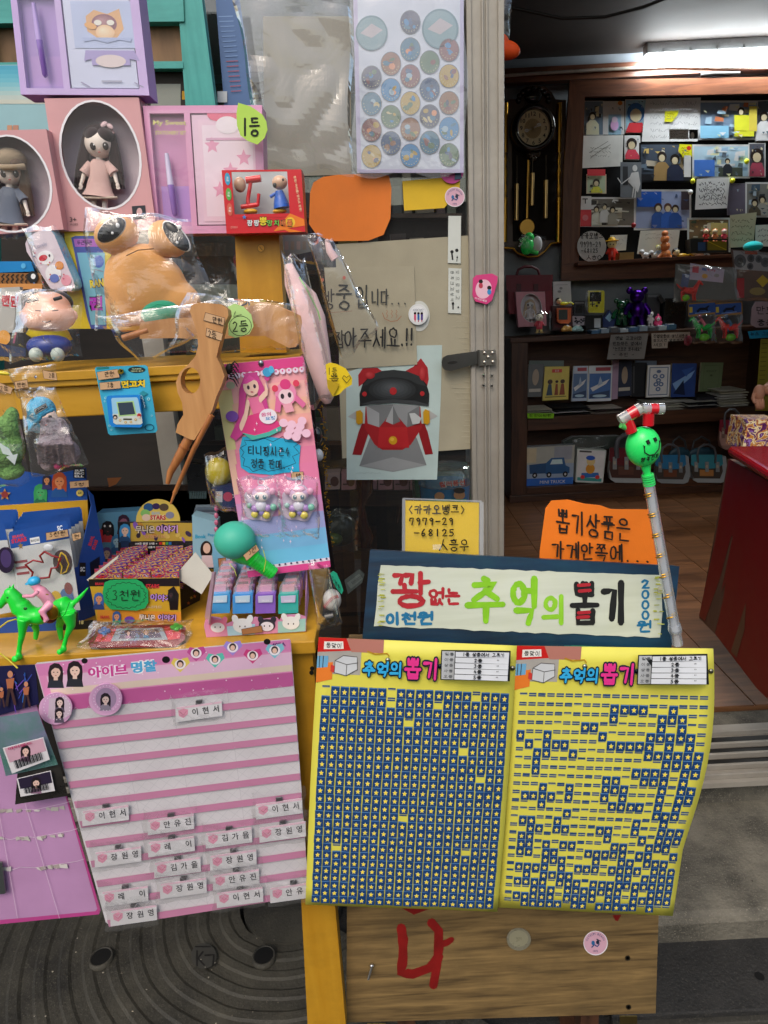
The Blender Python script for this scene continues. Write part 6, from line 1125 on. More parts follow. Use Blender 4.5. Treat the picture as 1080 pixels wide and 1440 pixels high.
b=B(None,z);b.tube([(640,250,Yf-.098),(700,222,Yf-.105),(780,215,Yf-.105)],2.2,'#3a2a18',6);part(b,'seam',mat('cloth','#5a3d20'),t)
b=B(None,z);b.ball(810,540,Yf-.055,100,60,'#1f9a72',40,-8);b.tube([(750,520,Yf-.100),(800,495,Yf-.104),(870,505,Yf-.100)],2.6,'#0f4a38',6);part(b,'green_tongue',mat('cloth','#1f9a72'),t)
bag(VY(1.13),z,[(440,20),(960,60),(1110,560),(500,640)],.02,parent=t,n=34,amp=.013,seed=2,fr=9)
bag(VY(1.10),z,[(500,560),(1120,470),(1000,660),(720,800)],.012,'bag_tail',t,None,.012,22,.0,6,fr=11)
t=thing('pencil_tin','pale pink rounded pencil tin with small fruit prints, leaning','pencil case');pl=VY(1.17,-6);q=[(118,175),(265,118),(375,410),(255,430)]
b=B(pl,z);rr=[(128,190),(140,160),(175,135),(225,118),(255,120),(275,145),(370,370),(378,405),(360,428),(290,432),(255,415),(235,385),(135,230)];b.slab(rr,'#d9c9d3',-.03,side='#7ab0c8');part(b,'tin',mat('gloss',None),t,bevel=.004)
b=B(pl,z,.0005)
b.ell(230,260,42,36,'#eceaee',0);b.ell(270,340,40,44,'#eceaee',-20);b.ell(300,300,22,22,'#d98a3a');b.ell(218,262,22,16,'#c8303c',-20);b.ell(250,250,5,7,'#2a2a2a');b.ell(275,365,24,22,'#6a7ac0');b.ell(335,375,26,28,'#e8a0b0')
for i in range(14):b.ell(rnd.uniform(160,330),rnd.uniform(170,400),4,4,rnd.choice(['#d05a7a','#6a8ac0','#c8303c','#d9a05a']),0,6)
b.text('Lovely',208,200,24,'#8a8aa5',.0,62,-20);part(b,'tin_print',mat('gloss',None),t)
bag(VY(1.13),z,[(115,110),(290,100),(420,420),(240,450)],.012,parent=t,n=14,amp=.006)
t=thing('random_box','yellow carton with a purple and blue slot machine print','box');b=B(VY(1.255),z);b.slab([(325,128),(560,128),(570,620),(350,620)],'#d9c43a',-.06);part(b,'carton',mat('card'),t)
b=B(VY(1.255),z,.0005);b.poly([(360,160),(380,150),(520,150),(540,620),(460,620),(440,560),(378,240)],'#4a5aa5');b.poly([(372,165),(530,165),(535,205),(380,205)],'#b06ac0');b.text('두근두근',428,185,22,'#3a2a5a',.03,76);b.poly([(390,235),(530,235),(535,600),(462,600)],'#79b8d0');b.ell(500,280,26,32,'#4a6ac0');b.text('RAN',490,390,40,'#e6d23a',.04,70,-8,out=('#2a2a4a',.06));b.text('랜',486,492,70,'#b03ac0',.04,66,out=('#2a1a3a',.06));b.line([(470,350),(480,320),(520,330)],5,'#8a8aa0');part(b,'carton_print',mat('print'),t)
b=B(VY(1.24),z);b.slab([(-60,280),(155,278),(175,330),(-60,338)],'#1a7fc0',-.08);b.off+=.001;b.ell(118,302,12,14,'#5aaede');tag(part(b,'blue_lid_box',mat('plastic',None),bevel=.006),'bright blue plastic lid at the left end of the upper shelf','box')
t=thing('dinosaur_box','black and orange carton with zigzag marks under the blue lid','box');b=B(VY(1.235),z);b.slab([(-60,338),(210,338),(212,400),(-60,405)],'#8a5a2c',-.08);b.off+=.0004
for i in range(8):x=20+i*24-12;b.line([(x+12,345),(x,357),(x+12,368),(x,380),(x+6,390)],6,'#1b1712')
b.ell(165,358,28,30,'#17171a');b.ell(168,355,12,14,'#e8e8e8');b.rect(-60,392,214,420,'#c98a4a');part(b,'carton',mat('card',None),t)
t=thing('sticker_pack','white packet with red lettering at the left end of the shelf','packet');b=B(VY(1.18),z);b.slab([(-60,415),(100,408),(118,640),(-60,640)],'#b5b5b0',-.01);b.off+=.0004;b.text('랜덤',50,480,58,'#c02838',.04,84,6,out=('#e8e0e0',.06));b.ell(18,665,34,38,'#d99a3a');b.poly([(-20,690),(130,720),(130,760),(-20,760)],'#2a3a60');b.line([(80,640),(70,690)],10,'#c04a7a');part(b,'packet',mat('card',None),t);bag(VY(1.14),z,[(-60,420),(130,430),(130,780),(-60,790)],.01,parent=t,n=16,amp=.008)
t=thing('boy_figure','seated round headed boy figure, yellow top and blue trousers, in a clear bag','figure');Yb_=1.15
b=B(None,z);b.ball(250,708,Yb_-.012,112,62,'#2f3f8a',85);lg=part(b,'trousers',mat('plastic',None),t)
b=B(None,z);b.tube([(250,600,Yb_),(250,660,Yb_),(250,690,Yb_)],[80,112,60],'#d9bf22',20,flat=.7);part(b,'top',mat('plastic',None),t)
b=B(None,z);b.ball(245,560,Yb_-.005,137,82,'#e3a98e',95,0,28,16);b.ball(245,510,Yb_,112,78,'#e3a98e',85);hd=part(b,'head',mat('plastic','#e6ab90',.04),t,remesh=.003)
b=B(None,z);b.ball(245,492,Yb_+.012,122,70,'#1b1a1c',86,0,26,14);part(b,'hair',mat('plastic',None),hd)
b=B(None,z);b.tube([(215,582,Yb_-.094),(238,588,Yb_-.096),(258,580,Yb_-.094)],2.5,'#3a2018',6);b.tube([(180,528,Yb_-.088),(205,530,Yb_-.093)],2.4,'#3a2018',6);b.tube([(265,530,Yb_-.093),(295,526,Yb_-.088)],2.4,'#3a2018',6);part(b,'face_lines',mat('plastic','#3a2018'),hd)
for d,x in((-1,165),(1,275)):b=B(None,z);b.tube([(x,472,Yb_-.075),(x+35,462,Yb_-.078)]if d>0 else[(x-25,482,Yb_-.07),(x+25,470,Yb_-.078)],9,'#1a2226',8);part(b,'eyebrow',mat('plastic','#16181a'),hd)
for x in(182,292):b=B(None,z);b.ball(x,752,Yb_-.055,34,36,'#b8c4b8',30,10);part(b,'shoe',mat('plastic','#bcc6ba'),t)
for x in(115,375):b=B(None,z);b.ball(x,552,Yb_+.0,18,24,'#e3a98e',14);part(b,'ear',mat('plastic','#e6ab90'),hd)
bag(VY(1.06),z,[(95,430),(425,405),(420,760),(60,790)],.01,parent=t,n=26,amp=.012,seed=4,fr=10)
t=thing('toy_gun','wooden rubber band toy gun hanging grip up with two price stickers','toy gun');GPn=PL3((300,430,1.03),(350,430,1.03),(255,680,1.015));z=R5
out=[(205,395),(235,385),(290,388),(350,395),(378,420),(382,450),(362,490),(345,560),(330,620),(322,655),(345,700),(362,750),(345,800),(322,850),(300,920),(212,1066),(190,1062),(120,1028),(130,985),(158,940),(152,880),(130,830),(122,780),(140,730),(185,690),(218,650),(232,600),(228,540),(205,470),(190,425)]
hole=circ(193,772,49,66,20,-math.pi/2)
b=B(GPn,z);n1=12;hs_=[b.pt(x,y,0)for x,y in out];
ring=out+[out[0]]
def keyhole(b,outer,hole,c,th):
 k=min(range(len(outer)),key=lambda i:(outer[i][0]-hole[0][0])**2+(outer[i][1]-hole[0][1])**2);o=outer[k:]+outer[:k]+[outer[k]];h=[hole[0]]+hole[:0:-1]+[hole[0]]
 from mathutils.geometry import tessellate_polygon
 P2=[Vector((x,y,0))for x,y in outer];H2=[Vector((x,y,0))for x,y in hole];tris=tessellate_polygon([P2,H2]);allp=outer+hole;n=len(allp);a=[b.pt(x,y,0)for x,y in allp];N=b.pl.n*th;fr=[p+N for p in a]
 b.add(fr+a,[tuple(t_)for t_ in tris]+[tuple(n+i for i in reversed(t_))for t_ in tris],c)
 m=len(outer);b.add(fr+a,[(i,i+n,(i+1)%m+n,(i+1)%m)for i in range(m)]+[(m+i,m+(i+1)%len(hole),m+(i+1)%len(hole)+n,m+i+n)for i in range(len(hole))],c)
keyhole(b,out,hole,'#c8935c',.024);part(b,'grip_body',NAT,t,bevel=.0016,seg=2)
b=B(None,z);Yg=1.005;b.tube([(172,1050,Yg),(120,1150,Yg),(70,1240,Yg),(56,1296,Yg)],[24,24,17,11],'#b06e3a',16);part(b,'barrel',woodmat('cherry_toy','#8a5228','#bd7c46',3,(1,1,8),.4,.1),t)
b=B(None,z);b.tube([(142,1108,Yg),(138,1116,Yg)],28,'#d9a86a',16);b.tube([(280,950,Yg-.01),(190,1120,Yg-.008),(92,1345,Yg)],[14,13,11],'#a8652f',14);b.tube([(92,1345,Yg),(72,1400,Yg)],[9,5],'#8a4a20',10);part(b,'rod',woodmat('cherry_rod','#7d4722','#b3713c',3,(1,1,8),.4,.1),t)
def price(label,pts,z,pl,off,txt,tb_,w=3,rot=0,fin='paper'):
 b=B(pl,z,off);b.slab(pts,'#c9a27a',.0006);b.line(pts+[pts[0]],2.2,'#3a2a1c');b.hand(txt,*tb_,w,'#241a12',rot,.03);return tag(part(b,'price_sticker',mat(fin)),label,'price label','tan handwritten price stickers')
price('upper tan price sticker on the grip of the hanging wooden gun',[(248,430),(346,458),(340,496),(238,470)],z,GPn,.0245,'만원',(285,450,330,480),3.4,14)
price('lower tan sticker reading second prize on the hanging wooden gun',[(254,508),(336,538),(328,574),(250,548)],z,GPn,.0245,'2등',(262,518,302,556),3.6,14)
t=thing('toy_gun','wooden toy gun lying in a clear bag on the yellow shelf','toy gun');G2=VY(1.13);b=B(G2,z)
b.slab([(-60,480),(90,458),(200,455),(360,440),(470,400),(540,385),(620,395),(700,430),(738,445),(748,500),(738,560),(715,600),(680,606),(640,585),(560,545),(470,548),(360,560),(200,560),(110,556),(-60,560)],'#cf9c66',.024);part(b,'grip_body',NAT,t,bevel=.003,seg=3)
b=B(None,z);b.tube([(-170,560,1.11),(-40,520,1.11)],[16,18],'#a8744a',12);part(b,'barrel',_m['cherry_toy'],t)
b=B(None,z);b.tube([(385,440,1.10),(420,400,1.09),(455,385,1.09),(465,360,1.09),(470,395,1.09)],5,'#161414',8);part(b,'trigger_band',mat('rubber'),t)
bag(VY(1.09),z,[(150,330),(740,390),(760,610),(60,640)],.012,parent=t,n=30,amp=.013,seed=8,fr=10)
b=B(VY(1.06),z);b.slab([(425+(68+3*(i%2))*math.cos(i*.2618),498+(64+3*(i%2))*math.sin(i*.2618))for i in range(24)]if 0 else[(362,400),(395,385),(440,400),(480,440),(492,500),(470,540),(400,558),(365,545)],'#b7dc8a',.0008);b.line(circ(425,498,56,50,20)+[(481,498)],3,'#2a3420');b.hand('2등',385,475,462,530,5.5,'#1c2614',-4);b.line([(400,425),(390,450),(430,440)],3,'#2a3420');tag(part(b,'prize_tag',mat('paper')),'pale green tag with circled second prize on the bagged gun','prize tag','green prize tags')
t=thing('rubber_spider','small black rubber spider clinging beside the wooden gun','toy');b=B(None,z);b.ball(368,715,1.03,20,28,'#101010',14,20);b.ball(350,760,1.03,14,16,'#101010',10);part(b,'body',mat('rubber','#131313'),t)
for i in range(8):
 d=1 if i%2==0 else.45;y0=700+i*9;b=B(None,z);b.tube([(372,y0,1.03),(385+12*d,y0-22+i*4,1.02),(398+14*d,y0-6+i*5,1.03),(406+10*d,y0+8+i*5,1.04)],[4,4,3,1.5],'#101010',6);part(b,'leg',mat('rubber','#131313'),t)
t=thing('black_rack','black slim rack with goods behind the pink doll card','rack')
for i in range(5):b=B(None,PX);b.tube([(424+i*3,498,1.12),(434+i*3,640,1.12),(462+i*2,800,1.12)],1.6,'#101012',6);part(b,'rod',mat('plastic','#141416'),t)
b=B(None,PX);b.ball(446,612,1.10,7,12,'#16181c',8);b.ball(448,640,1.10,7,9,'#c9cdd0',8);b.tube([(441,600,1.1),(438,592,1.1)],2,'#16181c');part(b,'charm',mat('gloss',None),t)
b=B(VY(1.13),PX);b.slab([(436,530),(441,529),(443,565),(438,566)],'#c5cad2',.001);part(b,'paper_slip',mat('paper',None),t)
t=thing('gold_garland','thin gold tinsel strand hanging behind the pink doll card','garland');b=B(None,PX)
for i in range(70):y=560+i*3.3;x=452+(y-560)*.06+rnd.uniform(-3,3);a=rnd.uniform(0,6);b.tube([(x,y,1.14),(x+4*math.cos(a),y+4*math.sin(a),1.135)],.8,'#c9a02a',4)
part(b,'tinsel',mat('metal','#d0a428'),t,kind='stuff')
t=thing('small_packet_set','hanging packets with white lettering behind the yellow post','packet');b=B(VY(1.35),R5);b.slab([(630,30),(780,30),(790,120),(640,150)],'#8d8f8c',-.004);
for i in range(4):b.rect(650+i*30,70,668+i*30,112,['#a8908a','#9a8a7a','#b09a92','#8f8478'][i])
part(b,'card',mat('card',None),t);b=B(VY(1.36),R5);b.slab([(780,40),(830,50),(835,170),(790,175)],'#4a3a48',-.01);part(b,'dark_pouch',mat('card',None),t);bag(VY(1.33),R5,[(625,20),(840,30),(850,190),(640,170)],.01,parent=t,n=12)
b=B(VY(1.42),PX);b.slab([(252,300),(345,300),(350,500),(262,500)],'#3c4440',-.02);b.rect(258,330,330,360,'#55625e');b.rect(262,400,335,440,'#8fa8a0');tag(part(b,'display_card',mat('card',None)),'dim grey green goods card behind the frog plush','card')
bag(VY(1.34),PX,[(250,300),(330,320),(340,440),(262,430)],.02,'loose_wrap',n=20,amp=.014,fr=11);tag(bpy.data.objects['loose_wrap.001'],'crumpled clear wrap between the frog plush and the yellow post','plastic wrap')
t=thing('plush_bunny_leg','long limp pink plush toy hanging in a clear bag','soft toy');b=B(None,R6)
b.tube([(20,180,1.16),(40,260,1.15),(90,340,1.14),(120,440,1.13),(140,540,1.12),(165,640,1.11),(190,740,1.10),(200,810,1.10),(205,835,1.10)],[22,42,66,76,70,58,48,34,14],'#dcb8b4',20);part(b,'limb',mat('cloth','#e0bab8',.05),t)
b=B(None,R6);b.tube([(200,60,1.2),(215,110,1.19),(240,150,1.19)],[10,18,20],'#dcb8b4',12);part(b,'ear',mat('cloth','#e0bab8',.05),t)
b=B(None,R6);b.tube([(70,235,1.09),(110,300,1.08),(160,400,1.07),(170,440,1.07)],4,'#8fc070',6,flat=.3);part(b,'green_seal',mat('plastic','#8fbf72'),t)
bag(VY(1.055),R6,[(-10,120),(100,150),(250,780),(120,860)],.03,'clear_bag',t,None,.014,30,0,9,fr=8)
bag(VY(1.2),R6,[(110,60),(230,50),(450,480),(270,640)],.02,'clear_bag',t,None,.010,26,0,12,fr=7)
b=B(VY(1.03),R6);b.slab([(195,650),(215,640),(250,648),(290,668),(322,715),(320,745),(285,765),(262,790),(230,803),(205,760)],'#e3c31c',.0008);b.hand('1등',205,665,250,700,3.2,'#2a2410');b.hand('뽑',215,700,258,730,3.2,'#2a2410');b.line([(296,738),(275,715),(282,702),(295,712),(308,702),(314,716),(296,738)],3,'#2a2410');b.poly([(200,720),(262,742),(230,803),(212,775)],'#b5961a');tag(part(b,'heart_tag',mat('paper',None)),'yellow heart marked tag on the hanging pink plush bag','prize tag')
# ================================================================== YELLOW COUNTER AND WHAT IS ON IT
ZK=P(430,902,.955).z;YK=.955
ct_=thing('yellow_counter','yellow painted counter with its front leg beside the posters','counter')
xk=P(443,905,YK).x;xk0=P(-60,930,YK).x
b=B();b.box((-1.35,YK,ZK-.022),(xk,YK+.34,ZK),'#dca428');part(b,'counter_top',YEL,ct_,bevel=.002)
b=B(VY(YK+.012),PX);b.slab([(405,905),(438,905),(487,1450),(433,1450)],'#c99424',-.04);part(b,'front_leg',YELV,ct_,bevel=.003)
lg=VY(YK+.012).hit(460,1440);b=B();b.box((lg.x-.025,YK+.012,0),(lg.x+.025,YK+.05,lg.z+.01),'#c99424');part(b,'front_leg',YELV,ct_)
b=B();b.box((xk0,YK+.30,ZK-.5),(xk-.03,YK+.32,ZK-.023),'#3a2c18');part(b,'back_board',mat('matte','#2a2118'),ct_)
b=B(VY(YK+.011),PX,.0004)
for x,y in((439,940),(438,946)):b.ell(x,y,3.2,3.2,'#120d08',0,12)
part(b,'screw_hole',mat('matte',None),ct_)
for x in(-1.3,):b=B();b.box((x,YK+.05,0),(x+.04,YK+.09,ZK-.023),'#c99424');part(b,'front_leg',YELV,ct_)
def Yb(px,py):return G(px,py,ZK).y
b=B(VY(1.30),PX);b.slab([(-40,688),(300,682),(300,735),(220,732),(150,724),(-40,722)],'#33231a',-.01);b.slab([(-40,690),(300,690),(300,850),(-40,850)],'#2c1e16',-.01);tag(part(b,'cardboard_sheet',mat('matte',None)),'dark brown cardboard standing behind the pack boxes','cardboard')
b=B(VY(1.29),S1,.0);b.slab([(680,775),(770,770),(735,815),(690,832)],'#a5663a',.001);tag(part(b,'cardboard_scrap',mat('matte',None)),'small torn tan cardboard corner in the dark under the shelf','cardboard')
def cardart(b,seed,pal,n=16,big=.18):
 rg=random.Random(seed)
 for i in range(n):u,v=rg.uniform(.05,.95),rg.uniform(.08,.92);s=rg.uniform(.04,big);b.poly([(min(1,max(0,x)),min(1,max(0,y)))for x,y in(circ(u,v,s,s*1.2,10)if i%3 else star(u,v,s,rg.choice((4,5,7))))],rg.choice(pal))
def bust(b,u,v,s,hair,skin,top,mask=None,ar=1.0):
 """small printed generic figure"""
 b.poly([(u-s*1.2,v+s*2.4),(u-s*1.0,v+s*1.4),(u-s*.4,v+s*1.0),(u+s*.4,v+s*1.0),(u+s*1.0,v+s*1.35),(u+s*1.2,v+s*2.4)],top)
 b.poly([(u-s*1.0,v+s*1.5),(u-s*1.08,v+s*.2),(u-s*.85,v-s*.8),(u-s*.2,v-s*1.2),(u+s*.5,v-s*1.1),(u+s*1.0,v-s*.5),(u+s*1.1,v+s*.4),(u+s*1.0,v+s*1.7),(u+s*.6,v+s*1.2),(u-s*.55,v+s*1.1)],hair)
 b.poly([(u-s*.25,v+s*.7),(u+s*.3,v+s*.7),(u+s*.32,v+s*1.3),(u-s*.28,v+s*1.3)],skin);b.ell(u+s*.02,v+s*.12,s*.68,s*.84*ar,skin,0,14)
 b.poly([(u-s*.75,v+s*.1),(u-s*.7,v-s*.6),(u,v-s*.95),(u+s*.7,v-s*.6),(u+s*.78,v+s*.15),(u+s*.45,v-s*.38),(u-s*.1,v-s*.5),(u-s*.5,v-s*.2)],hair)
 for d in(-1,1):b.ell(u+d*s*.27,v+s*.14,s*.12,s*.075,'#1c1418',0,8)
 b.ell(u+s*.02,v+s*.6,s*.14,s*.05,'#b0444c',0,8)
t=thing('figure_pack_box','pale blue carton with masked cartoon faces behind the card packs','box');b=B(VY(1.26),S2);b.slab([(490,150),(700,138),(705,420),(500,420)],'#5a8fb0',-.03);b.off+=.0004
bust(b,545,225,30,'#16181e','#2a2a30','#b03a44');b.ell(530,215,5,6,'#e8e8e8');b.ell(558,215,5,6,'#e8e8e8');bust(b,590,290,26,'#3a7ab0','#9fc5dc','#2a5a90');bust(b,625,190,28,'#3a2438','#8a5a70','#401c34');b.poly([(490,225),(520,235),(520,300),(495,300)],'#c02838');bust(b,540,350,24,'#5a4a8a','#c9b0a0','#2a3a60');part(b,'carton',mat('card',None),t)
bb_=thing('keyring_display','blue cardboard display box of bagged key ring cards','display box');Y1=Yb(130,884)
b=B(VY(Y1+.19),S1);b.slab([(-60,700),(300,760),(540,712),(552,915),(-60,955)],'#1d4fa0',-.004);b.off+=.0004
bust(b,375,790,44,'#b5502c','#d98a5a','#2a5a9a');bust(b,255,860,40,'#3a9a5a','#4aa868','#2a6a50');bust(b,295,785,26,'#2a2a40','#c98a5a','#3a3a6a');b.poly(star(30,880,40),'#b58a4a');b.ell(30,880,22,22,'#8a3a3a');b.rect(465,715,540,775,'#111318');
for i,s in enumerate(('SUP','ERC','ELL')):b.text(s,502,728+i*18,13,'#e8e8e8',.04,60)
b.ell(505,870,23,21,'#e6ce6a');b.text('6+',505,870,16,'#3a3420',.02);part(b,'header_card',mat('card',None),bb_)
b=B(VY(Y1+.185),S1,0);b.slab([(-60,955),(552,915),(560,1100),(-60,1100)],'#cfa030',-.003);part(b,'inner_card',mat('card',None),bb_)
b=B(Pl(P(140,780,Y1+.08),(.9,-.6,0)),S2);b.slab([(442,30),(470,60),(528,380),(492,735),(385,745),(325,442),(392,420),(460,110)],'#1b4a98',.002);b.off+=.0004;b.text('BRAWL',462,290,18,'#d83a48',.05,52,-70);b.text('STARS',480,310,18,'#d83a48',.05,52,-70);b.rect(402,400,434,468,'#111318');b.text('SC',418,434,24,'#e8e8e8',.05,24);b.poly([(455,400),(505,368),(505,440),(460,470)],'#0f1830');part(b,'side_wall',mat('card',None),bb_)
b=B(VY(Y1),S2);b.slab([(-60,690),(395,650),(390,744),(-60,760)],'#1b4a98',-.003);b.off+=.0003;b.poly([(290,665),(394,655),(392,743),(300,742)],'#101218');b.text('18',412,702,20,'#d9c88a',.03);b.text('카드',412,722,11,'#d9c88a',.02);b.poly([(385,700),(470,690),(468,738),(386,744)],'#101218');b.off+=.0002;b.text('18',412,702,20,'#d9c88a',.03);part(b,'front_wall',mat('card',None),bb_)
def kcard(label,q,Y,deco=True,k=0):
 t=thing('keyring_card',label,'blister card','key ring cards in the blue display box');pl=VY(Y,0,8,at=(60,800));b=B(pl,S2);b.quad=q;b.slab([(0,.04),(.03,0),(.97,0),(1,.04),(1,1),(0,1)],'#c3c5c4',.001);b.off+=.0003;b.poly([(0,.04),(.03,0),(.97,0),(1,.04),(1,.2),(0,.2)],'#1a4a96')
 if deco:
  b.text('BRAWL',.16,.07,.035,'#c8404a',.04,.2);b.text('STARS',.16,.12,.05,'#c02838',.05,.26);b.poly(star(.17,.19,.05),'#8a6a3a');b.rect(.34,.12,.5,.19,'#dfe0e0');b.text('BRAWLSTARS',.42,.155,.03,'#2a2a2a',.02,.14);b.text('SC',.86,.07,.06,'#dfe3ea',.04)
  for i in range(3):b.rect(.03,.36+i*.07,.24,.39+i*.07,'#8a3038')
  b.poly(circ(.82,.45,.16,.14,18),'#3a1a1e')
 part(b,'card',mat('card',None),t)
 if deco:
  def at(u,v):x,y=b.m(u,v);return((x-S2[0])*S2[2],(y-S2[1])*S2[2],Y-.012)
  c=B(None,S2);c.tube([at(*p)for p in((.55,.3),(.46,.34),(.5,.42),(.34,.38),(.2,.42),(.3,.52),(.24,.62),(.4,.6),(.56,.6),(.62,.5),(.72,.5),(.8,.4),(.66,.36),(.55,.3))],6,'#8a1c22',8);part(c,'carabiner',mat('gloss',None),t)
  c=B(None,S2);c.tube([at(*p)for p in((.82,.34),(.76,.42),(.8,.5),(.76,.58),(.86,.56),(.92,.48),(.88,.38),(.82,.34))],4,'#c9a52c',7);part(c,'charm',mat('gloss',None),t)
  c=B(None,S2);c.ball(245,325,Y-.006,26,20,'#b9bcbf',8);part(c,'plastic_hook',mat('plastic','#c9ccd0'),t)
  c=B(pl,S2,.002);c.quad=q
  for(u,v,s,cl)in((.8,.86,.12,'#4a6a9a'),(.62,.86,.1,'#c9a52c'),(.85,.75,.07,'#7a3a3a')):c.poly(circ(u,v,s,s,12),cl)
  part(c,'card_print',mat('print'),t)
 c=B(pl,S2,.006);c.quad=q;c.rect(.01,.2,.99,1,'#ffffff');part(c,'clear_blister',film('blister',(1,1,1),.05,.6,.04,.5,16),t)
for i in range(4):kcard(['third','fourth','fifth','rearmost'][i]+' key ring card of the right row, only its blue top showing',[(60+i*16,212-i*22),(352+i*20,165-i*16),(400+i*16,480),(115+i*10,500)],Y1+.05+i*.03,False)
for i in range(3):kcard(['second','third','rearmost'][i]+' card of the left row of key rings',[(-150,180-i*20),(66+i*12,166-i*18),(100+i*8,480),(-120,500)],Y1+.05+i*.03,False)
kcard('front key ring card with a dark red carabiner and price sticker',[(40,246),(340,186),(408,640),(110,660)],Y1+.018)
kcard('front left key ring card with a purple emblem, cut by the frame',[(-200,205),(20,196),(112,640),(-150,690)],Y1+.02,False)
c=B(VY(Y1+.012),S2);c.slab(circ(32,385,44,66,20,0,-.1),'#2a2038',.003);c.ell(30,380,28,46,'#4a3a6a',-6);tag(part(c,'emblem_charm',mat('gloss',None)),'dark purple oval charm on the leftmost key ring card','charm')
SPn=VY(Y1+.008)
price('tan price sticker on the front key ring card',[(232,250),(342,232),(348,268),(236,288)],S2,SPn,0,'5천원',(250,250,330,272),2.6,-8)
price('tan price sticker on the second key ring card',[(362,255),(408,245),(412,278),(370,292)],S2,SPn,0,'원',(375,258,398,278),2.4)
price('tan price sticker on the blue header of the display box',[(440,798),(560,788),(562,832),(445,840)],S1,VY(Y1+.17),0,'5천',(470,805,530,825),3)
t=thing('toy_horse','bright green plastic toy horse with a pink jockey in a blue cap','toy');Yh=Yb(60,915);z=S2;GR=mat('plastic','#20d83c',.03);gc='#20d83c'
b=B(None,z);b.tube([(100,610,Yh),(140,665,Yh),(200,672,Yh),(270,640,Yh),(330,620,Yh),(362,640,Yh)],[44,52,44,44,52,40],gc,18)
b.tube([(110,640,Yh),(75,580,Yh),(48,545,Yh),(42,530,Yh)],[48,38,30,20],gc,16);b.tube([(62,545,Yh),(34,575,Yh),(8,610,Yh),(-2,628,Yh)],[28,24,17,14],gc,14)
b.tube([(62,530,Yh),(72,505,Yh)],[9,3],gc,8);b.tube([(48,530,Yh-.008),(50,510,Yh-.008)],[8,3],gc,8)
b.tube([(360,610,Yh),(385,595,Yh),(415,565,Yh),(448,525,Yh)],[14,14,11,4],gc,10)
b.tube([(120,680,Yh-.015),(112,760,Yh-.015),(100,820,Yh-.015),(92,880,Yh-.015)],[32,18,13,14],gc,12);b.tube([(165,690,Yh+.02),(185,740,Yh+.03),(180,790,Yh+.03)],[24,16,12],gc,12)
b.tube([(345,650,Yh-.015),(360,720,Yh-.015),(335,780,Yh-.015),(318,845,Yh-.015)],[40,22,12,14],gc,12);b.tube([(320,660,Yh+.02),(300,720,Yh+.03),(310,790,Yh+.03)],[30,18,12],gc,12)
b.tube([(105,878,Yh-.015),(70,890,Yh-.03)],[16,18],gc,10);b.tube([(330,838,Yh-.015),(295,856,Yh-.03)],[16,15],gc,10);hb_=part(b,'horse_body',GR,t,remesh=.0018)
b=B(None,z)
for x,y,r in((128,633,10),(155,718,10),(385,652,9)):b.ball(x,y,Yh-.043*(44/44)*.9,r,r*.8,'#0d5a1c',5)
b.ball(38,578,Yh-.024,5,5,'#0d5a1c',3);part(b,'hole',mat('plastic','#0a5a1a'),hb_)
b=B(None,z);b.tube([(300,690,Yh-.035),(330,660,Yh-.045),(352,600,Yh-.040)],1.6,'#0d6a20',6);part(b,'seam',mat('plastic','#0d7a22'),hb_)
b=B(None,z);pk='#e294ac';b.tube([(262,620,Yh),(236,575,Yh),(205,545,Yh),(185,525,Yh)],[32,30,30,20],pk,16);b.ball(178,512,Yh,24,26,pk,22)
for d in(-1,1):b.tube([(262,605,Yh+d*.022),(215,645,Yh+d*.034),(205,640,Yh+d*.034),(240,690,Yh+d*.036),(225,700,Yh+d*.036)],[26,17,16,11,13],pk,12);b.tube([(195,545,Yh+d*.022),(165,570,Yh+d*.025),(115,570,Yh+d*.018)],[13,11,11],pk,10)
rd=part(b,'jockey',mat('plastic','#e597ae',.03),t,remesh=.0018)
b=B(None,z);b.ball(172,494,Yh,32,25,'#2fa8d8',27,-10);b.ball(145,504,Yh,18,6,'#2fa8d8',20,-10);part(b,'cap',mat('plastic','#31acdc'),rd)
b=B(None,z);b.tube([(232,560,Yh-.022),(245,562,Yh-.020)],3,'#c9a02a',8);b.ball(262,650,Yh-.026,34,44,'#c9a02a',10,15);part(b,'gold_saddle',mat('metal','#cfa035'),rd)
b=B(None,z);b.ball(246,668,Yh-.018,44,44,'#5a1f1c',10,15);part(b,'saddle_pad',mat('plastic','#5a1f1c'),rd)
b=B(None,z);b.tube([(-40,745,Yh),(0,728,Yh),(40,698,Yh),(75,688,Yh),(108,690,Yh+.01)],4,'#c9b52a',8);b.tube([(-40,850,Yh-.02),(0,860,Yh-.02),(40,890,Yh-.02),(90,935,Yh-.03)],4,'#c9b52a',8);part(b,'air_hose',mat('plastic','#cdb92c'),t)
b=B(Pl(P(50,900,Y1-.006),(0,-.5,1)),S2);b.slab([(185+205*math.cos(a),802+105*math.sin(a))for a in[i*.2094 for i in range(30)]],'#1fa57a',.0008);b.hand('롤스타즈 카',-10,762,330,808,5,'#13231c',3,.03);b.line(circ(100,845,100,26,22,0,-.03)+[(200,842)],2.4,'#13231c');b.hand('5천원',30,830,170,862,4.5,'#13231c',-3);tag(part(b,'green_oval_sign',mat('paper',None)),'green oval price sign lying under the toy horse','sign')
t=thing('pack_box','open carton of small card packs with a green price tag','display box');Y2=Yb(190,878);z=S2
prn=['#1a1216','#c9a02c','#e0b838','#3a2460','#b0303a','#1d1418','#d9962a']
b=B(VY(Y2),z);b.slab([(448,484),(908,478),(918,718),(492,700)],'#c29a2e',-.002);b.off+=.0003
